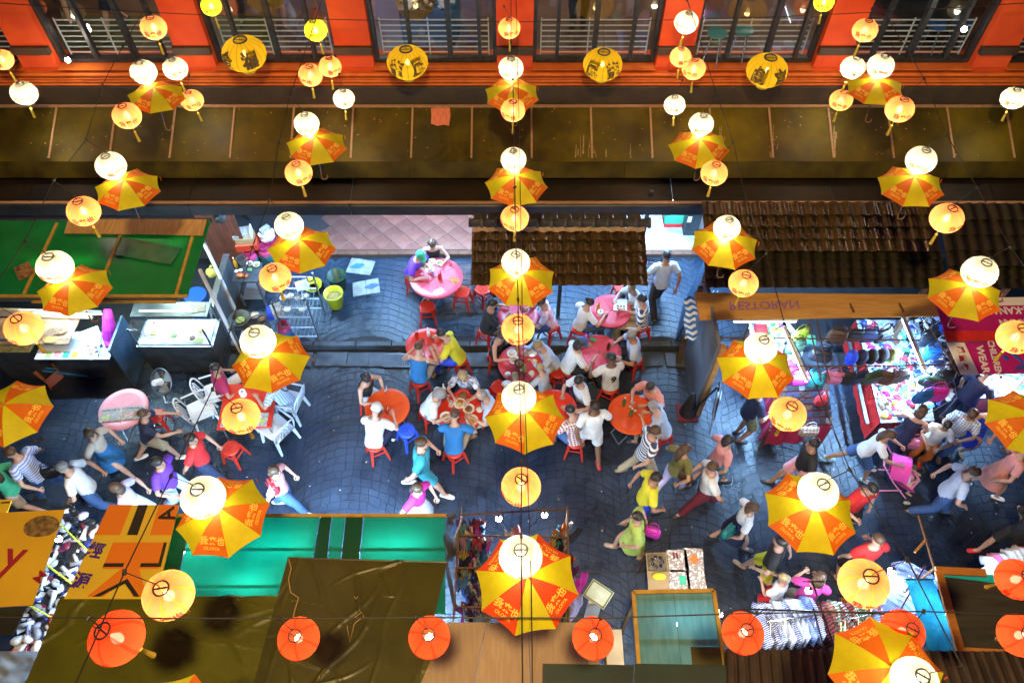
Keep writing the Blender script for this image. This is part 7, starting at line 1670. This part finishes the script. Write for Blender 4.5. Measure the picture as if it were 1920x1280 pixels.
for i in range(64):
    k = i % 2
    j = i if i < 44 else i - 44; row, cl_ = (j // 4, j % 4) if i < 44 else (j // 2, j % 2)
    px, py = (870 + cl_ * 11 + rs_.uniform(-4, 4), 978 + row * 17 + rs_.uniform(-5, 5)) if i < 44 else (1048 + cl_ * 18 + rs_.uniform(-5, 5), 990 + row * 17)
    q = G(px, py, zf - .05)
    tag(ob('scarf', SCF[i % 6], P_scarf, loc=q, rot=(rs_.uniform(-.1, .1), rs_.uniform(-.1, .1), rs_.uniform(0, 3)), scale=(1, 1, rs_.uniform(.6, 1.1))), f'patterned scarf, {NUM[row + 1]} row from the street, {NUM[cl_ + 1]} from the left, ' + ('left' if i < 44 else 'right') + ' scarf rail', 'scarf', 'scarves left' if i < 44 else 'scarves right')
for lab, px, py, m_ in (('magenta scarf at the left of the large central umbrella', 905, 1020, 'hotpink'), ('magenta cloth at the right of the large central umbrella', 1092, 1075, 'magenta'), ('pink and white scarf hanging behind the large central umbrella', 962, 990, 'pinkwhite'), ('yellow orange shawl at the frame corner', 1050, 990, 'orange'), ('dark shawl at the right frame post', 1072, 1000, 'black'), ('lilac blouse at the right scarf rail', 1082, 1115, 'lilac')):
    tag(ob('scarf', SCF[len(lab) % 6], CL[m_], loc=G(px, py, zf - .1), rot=(0, .1, .6), scale=(1.6, 1, .7)), lab, 'scarf')
tag(ob('white_sheet', MB().grid(lambda u, v: G(862 - 14 * u, 950 + 120 * u, 2.5) + Vector((.03 * math.sin(u * 9), 0, -.9 * v)), 16, 4), M_white), 'white plastic sheet hanging at the left edge of the scarf stall', 'plastic sheet')
tag(ob('grey_flap', MB().grid(lambda u, v: G(835 + 16 * v, 962 + 90 * u, 2.5 - .25 * v) + Vector((.03 * math.sin(u * 9 + v), .0, 0)), 16, 4, flip=True), M_steel), 'crumpled grey flap at the end of the green sheet roof', 'flap')
bulb_lamp('left bare bulb at the front of the scarf stall', G(935, 972, 2.1), 60, cord=G(955, 1002, 2.35)); bulb_lamp('right bare bulb at the front of the scarf stall', G(1021, 965, 2.1), 40, (1, .95, .85), cord=G(978, 995, 2.35))
# beige boards
bb = thing('board_roof', 'beige board roof in the lower middle', 'roof', (0, 0, 0))
for x0, x1, xb0, xb1 in ((838, 912, 772, 880), (913, 990, 881, 996), (991, 1092, 997, 1112), (1093, 1108, 1113, 1138)):
    ob('board', MB().slab([G(xb0, 1320, 2.62), G(xb1, 1320, 2.62), G(x1, 1166, 2.58), G(x0, 1166, 2.58)], .025), pm('beige_board', (.42, .3, .2), (.36, .25, .16), 4, rough=.7, stretch=(8, 1, 1), rand=.08), bb)
tag(ob('flat_box', MB().box(G(1150, 1225, 1.0), (.25, .6, .3), bev=.01), M_card), 'tall cardboard box beside the beige board roof', 'box')
# dark green roof
dg_ = thing('sheet_roof', 'dark green sheet roof at the bottom edge', 'roof', (0, 0, 0))
for x0, x1 in ((1018, 1188), (1190, 1362)): ob('sheet', MB().slab([G(x0 - 2, 1330, 2.86), G(x1, 1330, 2.86), G(x1, 1246, 2.84), G(x0, 1243, 2.84)], .02), pm('dark_green_roof', (.02, .045, .035), (.014, .03, .025), 2, rough=.4, bump=.1), dg_)
# teal sheet roof with timber frame
tr_ = thing('sheet_roof', 'pale teal translucent roof sheet in a timber frame', 'roof', (0, 0, 0)); zt = 2.5
tq = [G(1198, 1262, zt), G(1360, 1262, zt), G(1337, 1108, zt), G(1187, 1111, zt)]
M_teal2 = pm('pale_teal_sheet', (.3, .58, .6), (.2, .46, .5), 3, rough=.3, trans=.6, stretch=(6, 1, 1))
ob('sheet', MB().slab([quadmap(tq, 0, 0), quadmap(tq, .5, 0), quadmap(tq, .5, 1), quadmap(tq, 0, 1)], .006), M_teal2, tr_); ob('sheet', MB().slab([quadmap(tq, .505, 0) + Vector((0, 0, .004)), quadmap(tq, 1, 0) + Vector((0, 0, .004)), quadmap(tq, 1, 1) + Vector((0, 0, .004)), quadmap(tq, .505, 1) + Vector((0, 0, .004))], .006), M_teal2, tr_)
up_ = Vector((0, 0, .025))
for a, b in ((3, 2), (0, 3), (1, 2)): ob('frame_bar', MB().bar(tq[a] + up_, tq[b] + up_, .05, .04), M_ystrip, tr_)
for v in (.9, .4): ob('purlin', MB().bar(quadmap(tq, .03, v) - up_, quadmap(tq, .97, v) - up_, .03), M_rust, tr_)
for u, v in ((.03, .95), (.97, .95)): q = quadmap(tq, u, v); ob('post', MB().box((q.x, q.y, 1.2), (.05, .05, 2.4)), M_rust, tr_)
tag(ob('tarp_patch', MB().slab([G(1300, 1266, zt + .03), G(1368, 1266, zt + .03), G(1352, 1212, zt + .03), G(1295, 1212, zt + .03)], .01), M_oliveb), 'dark patch of tarpaulin on the teal roof sheet', 'tarpaulin')
bulb_lamp('dazzling bulb at the right side of the teal roof sheet', G(1349, 1150, 2.3), 60)
tube_lamp('roof_tube', 'added tube that makes the pale teal roof sheet glow from below', G(1235, 1170, 2.25), G(1320, 1170, 2.25), 20, (.5, .78, 1.0), up=14)  # extra tube, put in so that the teal sheet glows
# print table with papers and stickers
z1 = .85; pq = [G(1216, 1108, z1), G(1322, 1106, z1), G(1316, 1032, z1), G(1211, 1036, z1)]
pt_ = thing('print_table', 'small stand of printed papers and stickers in the street', 'table', (0, 0, 0)); ob('top', MB().slab(pq, .03), M_card, pt_)
for q_ in pq: ob('leg', MB().box((q_.x, q_.y, .41), (.04, .04, .8)), M_rust, pt_)
M_prn = pm('printed_paper', (.7, .68, .64), (.3, .22, .18), 22, rough=.7, mixpos=(.42, .5), detail=6)
for i, (u, v, w, h, m_) in enumerate(((.18, .72, .28, .42, 'dark'), (.56, .74, .3, .5, 'p'), (.84, .76, .28, .5, 'p'), (.55, .25, .3, .42, 'p'), (.84, .25, .28, .42, 'p'))):
    q = quadmap(pq, u, v)
    s_ = thing('print_pile', ('dark tray of silver stickers on the print stand', 'pile of prints with two red bars on the print stand', 'pile of prints with an orange square on the print stand', 'pile of prints with green pattern on the print stand', 'pile of small prints at the near right of the print stand')[i], 'prints', (q.x, q.y, z1), rt_.uniform(-.08, .08))
    if m_ == 'dark':
        ob('tray', MB().box((0, 0, .03), (w, h * .62, .05)), pm('dark_tray', (.06, .05, .03), (.2, .17, .1), 30, rough=.4), s_)
        for k in range(7): a = k * .9; ob('sticker', MB().lathe([(.03, .056), (.03, .06)], 12, cap1=True), M_chrome, s_, loc=(.08 * math.cos(a), .08 * math.sin(a), 0))
    else:
        for k in range(4): ob('sheet', MB().box((rt_.uniform(-.01, .01), rt_.uniform(-.01, .01), .008 + k * .01), (w, h * .7, .008), rz=rt_.uniform(-.05, .05)), M_prn, s_)
        if i == 2: ob('print', MB().box((0, 0, .046), (.12, .12, .003), rz=PI / 4), CL['orange'], s_)
        if i == 1: ob('print', MB().box((-.06, .08, .046), (.03, .1, .003)), CL['maroon'], s_); ob('print', MB().box((-.01, .08, .046), (.03, .1, .003)), CL['maroon'], s_)
        if i == 3: ob('print', MB().box((0.05, 0, .046), (.1, .14, .003)), CL['green'], s_)
tag(ob('yellow_cloth', MB().sphere((0, 0, .03), (.11, .06, .03), 10, 5), CL['yellow'], loc=quadmap(pq, .2, .35)), 'yellow duster on the print stand', 'cloth')
p = G(1122, 1113, 1.25); t = thing('price_card', 'cream price card with green border on a white post', 'sign', (p.x, p.y, 0)); ob('post', MB().box((-.05, -.1, .6), (.2, .04, 1.2)), M_white, t); ob('card', MB().box((0, 0, 1.25), (.36, .3, .012), rz=-.62), pm('cream_card', (.55, .58, .42), (.4, .42, .3), 6, rough=.5), t)
for a_, b_, w, h in ((0, .13, .34, .02), (0, -.13, .34, .02), (.16, 0, .02, .28), (-.16, 0, .02, .28)): ob('border', MB().box((a_, b_, 0), (w, h, .004)), CL['olive'], t, M=Matrix.Translation((0, 0, 1.26)) @ Matrix.Rotation(-.62, 4, 'Z'))
# ------------------------------------------------------------------ clothes racks at lower right
def shirt_mesh():
    m = MB(); f = lambda u, v, s: Vector(((u - .5) * (.5 if v > .78 else .4), s * .035 * math.sin(PI * u) + .012 * math.sin(u * 14), -.62 * (1 - v)))
    m.grid(lambda u, v: f(u, v, 1), 8, 6).grid(lambda u, v: f(u, v, -1), 8, 6, flip=True)
    for sd in (-1, 1): m.tube([(sd * .2, 0, -.04), (sd * .3, 0, -.2)], [(.07, .03), (.07, .025)], 8, side=(0, 0, 1))
    return m.mesh('shirt', True)
SHM = shirt_mesh()
HNG = MB().tube([(0, 0, .1), (0, 0, .02)], .004, 4).tube([(-.2, 0, -.05), (0, 0, .03), (.2, 0, -.05)], .005, 4).mesh('hanger')
P_shirt = palette('striped_shirts', [(.2, .3, .6), (.65, .68, .75), (.05, .07, .25), (.35, .45, .7), (.6, .62, .68), (.1, .15, .4)], .8, stripes=12.0)
P_shirt2 = palette('print_shirts', [(.02, .02, .03), (.6, .6, .64), (.3, .03, .04), (.03, .05, .2), (.1, .25, .2), (.65, .65, .7)], .8, stripes=7.0)
def rack(label, a, b, z, n, mat, tl, grp, tilt=0.0):
    a, b = G(a[0], a[1], z), G(b[0], b[1], z); t = thing('clothes_rack', label, 'clothes rack', (0, 0, 0)); ob('rail', MB().tube([a, b], .013, 6), M_chrome, t)
    for q in (a, b): ob('upright', MB().tube([q, (q.x, q.y, 0)], .013, 6), M_chrome, t)
    d = b - a; rz = math.atan2(d.y, d.x) + PI / 2
    for i in range(n):
        p = a.lerp(b, (i + .5) / n); e = thing('hanging_shirt', f'{NUM[i + 1]} from the left end, {tl}', 'shirt', (p.x, p.y, z - .09), rz + rs_.uniform(-.15, .15), grp); e.rotation_euler.x = tilt + rs_.uniform(-.05, .05); ob('garment', SHM, mat, e); ob('hanger', HNG, M_chrome, e)
rack('clothes rack of blue striped shirts in the lower right', (1440, 1165), (1545, 1150), 1.45, 11, P_shirt, 'striped shirt on the rack below the pink top', 'blue striped shirts', .5)
rack('clothes rack of dark printed shirts near the last umbrella', (1565, 1165), (1640, 1150), 1.45, 9, P_shirt2, 'dark printed shirt above the last right umbrella', 'dark printed shirts', .5)
rack('clothes rack of pale shirts beside the blue tarpaulin', (1690, 1140), (1735, 1060), 1.6, 9, P_shirt, 'pale striped shirt hanging beside the blue tarpaulin', 'pale shirts', .2)
rack('low rack of mixed tops under the fourth peach lantern', (1620, 1140), (1690, 1125), 1.4, 7, P_cloth, 'top on the low rack of mixed tops', 'mixed tops', .4)
rack('rack of pink and white clothes at the right edge', (1885, 1070), (1960, 1050), 1.5, 7, palette('pink_clothes', [(.7, .15, .3), (.7, .7, .72), (.75, .4, .5), (.6, .6, .65)], .8), 'pink or white garment hanging at the right edge', 'pink and white garments', .4)
for lab, x, y, w in (('dazzling star like bulb beside the peach lantern', 1671, 1070, 70), ('dazzling star like bulb over the pink top', 1516, 1107, 60)): bulb_lamp(lab, G(x, y, 2.2), w)
pf = thing('pipe_scaffold', 'thin dark pipes over the clothes racks in the lower right', 'frame', (0, 0, 0))
for (x0, y0), (x1, y1) in (((1370, 1140), (1720, 1152)), ((1523, 1090), (1565, 1215)), ((1525, 1140), (1545, 1215)), ((1505, 1090), (1545, 1090))): ob('pipe', MB().tube([G(x0, y0, 2.3), G(x1, y1, 2.3)], .012, 6), M_wire, pf)
q = G(1720, 965, 2.4); ob('upright', MB().tube([G(1722, 965, 2.5), G(1752, 1065, 2.42)], .018, 6), M_rust, pf); ob('brace', MB().tube([G(1737, 1010, 2.46), G(1715, 1035, 2.4)], .018, 6), M_wood, pf); ob('post', MB().tube([G(1752, 1065, 2.42), Vector((G(1752, 1065, 2.42).x, G(1752, 1065, 2.42).y, 0))], .018, 6), M_rust, pf)
# blue tarpaulin and framed dark roof
M_btp = pm('blue_tarpaulin', (.02, .26, .36), (.01, .14, .26), 4, rough=.3, bump=.4, trans=.45)
tarp('bright blue tarpaulin beside the framed dark roof', [G(1742, 1222, 2.45), G(1795, 1222, 2.45), G(1750, 1086, 2.42), G(1697, 1086, 2.42)], M_btp, 14, 16, .03, 9)
fq_ = [G(1795, 1222, 2.56), G(1990, 1232, 2.56), G(1975, 1080, 2.52), G(1752, 1068, 2.52)]
fr_ = thing('framed_roof', 'dark board roof with an orange timber edge at the right', 'roof', (0, 0, 0))
ob('board', MB().slab([quadmap(fq_, .06, .05), quadmap(fq_, 1, .05), quadmap(fq_, 1, .82), quadmap(fq_, .06, .92)], .02), pm('dark_board_roof', (.05, .045, .03), (.03, .028, .02), 2, rough=.5, stretch=(1, 8, 1)), fr_); ob('sheet', MB().slab([quadmap(fq_, .06, .2) - Vector((0, 0, .03)), quadmap(fq_, 1, .2) - Vector((0, 0, .03)), quadmap(fq_, 1, .99) - Vector((0, 0, .03)), quadmap(fq_, .06, .99) - Vector((0, 0, .03))], .01), M_tealt, fr_)
M_otim = pm('orange_timber', (.5, .19, .03), (.4, .14, .02), 6, rough=.6, stretch=(1, 5, 1))
for a, b in ((quadmap(fq_, .02, 0), quadmap(fq_, .02, .97)), (quadmap(fq_, 0, .985), quadmap(fq_, .42, .985)), (quadmap(fq_, .05, .0), quadmap(fq_, .5, .0))): ob('timber', MB().bar(a + up_ * 1.2, b + up_ * 1.2, .1, .04), M_otim, fr_)
tube_lamp('roof_tube', 'tube glowing under the blue tarpaulin', G(1725, 1150, 2.15), G(1775, 1150, 2.15), 20, up=14); tube_lamp('roof_tube', 'tube glowing under the framed dark roof', G(1850, 1092, 2.2), G(1930, 1092, 2.2), 18, up=14)
# corrugated roof
cr = thing('corrugated_roof', 'rusty brown corrugated metal roof at the lower right edge', 'roof', (0, 0, 0)); c0 = [G(1362, 1330, 2.75), G(2010, 1330, 2.75), G(1960, 1222, 2.7), G(1358, 1216, 2.7)]
M_cor = pm('rusty_corrugated', (.06, .038, .025), (.035, .024, .018), 3, rough=.5, metal=.3, bump=.2, detail=8)
nr = 30
for s_ in range(5):
    u0, u1 = s_ / 5, (s_ + 1) / 5 + .004
    ob('sheet', MB().grid(lambda u, v: quadmap(c0, u0 + (u1 - u0) * u, v) + Vector((0, 0, .004 * s_ + .03 * max(0, math.cos(2 * PI * u * 6)) ** 2)), 60, 2).mesh('sheet', True), M_cor, cr)
# bulb in the right upper window and a spot on the red wall
bulb_lamp('bare bulb hanging before the last upper window', GY(1808, 55, 11.6), 9, (1, .93, .8)); bulb_lamp('bright bulb at the foot of the second upper window', GY(127, 113, 11.9), 10, (1, .9, .7))
# stools, bench and people in the upper rooms
def bar_stool(label, px, py, mat):
    p = G(px, py, 4.75); t = thing('bar_stool', label, 'stool', (p.x, p.y, 4.11)); ob('seat', MB().lathe([(.17, .62), (.18, .65), (.01, .66)], 18, cap0=True), mat, t)
    for i in range(4): a = i * PI / 2 + .4; ob('leg', MB().tube([(.1 * math.cos(a), .1 * math.sin(a), .62), (.2 * math.cos(a), .2 * math.sin(a), 0)], .012, 5), M_leg, t)
M_sto = pm('teal_stool_top', (.05, .22, .26), rough=.4); M_stb = pm('blue_stool_top', (.03, .12, .36), rough=.4)
for lab, px, py, m_ in (('left teal topped bar stool behind the sixth window', 1345, 62, M_sto), ('right teal topped bar stool behind the sixth window', 1394, 56, M_sto), ('left blue topped bar stool behind the last window', 1757, 46, M_stb), ('right blue topped bar stool behind the last window', 1806, 42, M_stb)): bar_stool(lab, px, py, m_)
p = G(1740, 25, 4.9); t = thing('bench', 'long blue bar counter inside the last window', 'counter', (p.x, p.y + .5, 4.11)); ob('top', MB().box((0, 0, .9), (2.2, .35, .06), bev=.01), M_stb, t); ob('panel', MB().box((0, .1, .44), (2.1, .05, .84)), M_dsteel, t)
p = G(805, 30, 4.6); t = thing('shop_counter', 'counter of white goods behind the window left of centre', 'counter', (p.x, p.y + .3, 4.11)); ob('body', MB().box((0, 0, .3), (1.1, .6, .6)), M_dsteel, t)
scatter(40, [Vector((p.x - .5, p.y + .05, 4.73)), Vector((p.x + .5, p.y + .05, 4.73)), Vector((p.x + .5, p.y + .55, 4.73)), Vector((p.x - .5, p.y + .55, 4.73))], 'box', 'upper shop counter', 'boxes in the upper shop', 'small_box', 'box', [shapes[0], pk_m], ['white', 'silver', 'white', 'black'], 1, 1.5)
for lab, px, dy, a, top, c1_, lg_, c2_ in (('person in black trousers standing behind the window right of centre', 1085, 13.6, 170, 'long', 'black', 'trousers', 'black'), ('person in shorts behind the second upper window', 212, 13.4, 150, 'tee', 'grey', 'shorts', 'navy'), ('person in red top behind the second upper window', 130, 13.9, 190, 'tee', 'red', 'shorts', 'khaki'), ('person in pale shirt behind the third upper window', 520, 13.5, 200, 'tee', 'beige', 'shorts', 'olive'), ('person in dark shirt behind the third upper window', 460, 14.0, 170, 'tee', 'navy', 'trousers', 'black')):
    p = GY(px, 30, dy); person(lab, (p.x, dy, 4.11), math.radians(a), 'standA' if 'trousers' in lab or 'pale' in lab else 'walkB', top, c1_, lg_, c2_, hair='short', hc='black', skin='fair')
# bags carried by people in the street
for lab, px, py, z, m_ in (('pink bag in the hand of the woman in navy dress', 1722, 818, .8, 'pink'), ('purple shoulder bag of the person in lime dress', 1228, 985, 1.0, 'magenta'), ('brown shoulder bag of the person in olive top', 1290, 880, 1.0, 'brown'), ('black backpack of the person in striped blue shirt', 80, 872, 1.35, 'black'), ('red backpack of the woman in pale pink blouse', 505, 898, 1.3, 'red'), ('teal shoulder bag of the person in white blouse', 1372, 985, 1.0, 'teal'), ('magenta plastic bag beside the woman with the black bun', 1098, 628, .75, 'magenta')): hang_bag(lab, px, py, z + .15, BM[m_], .26, .24, rz=rt_.uniform(-1, 1))
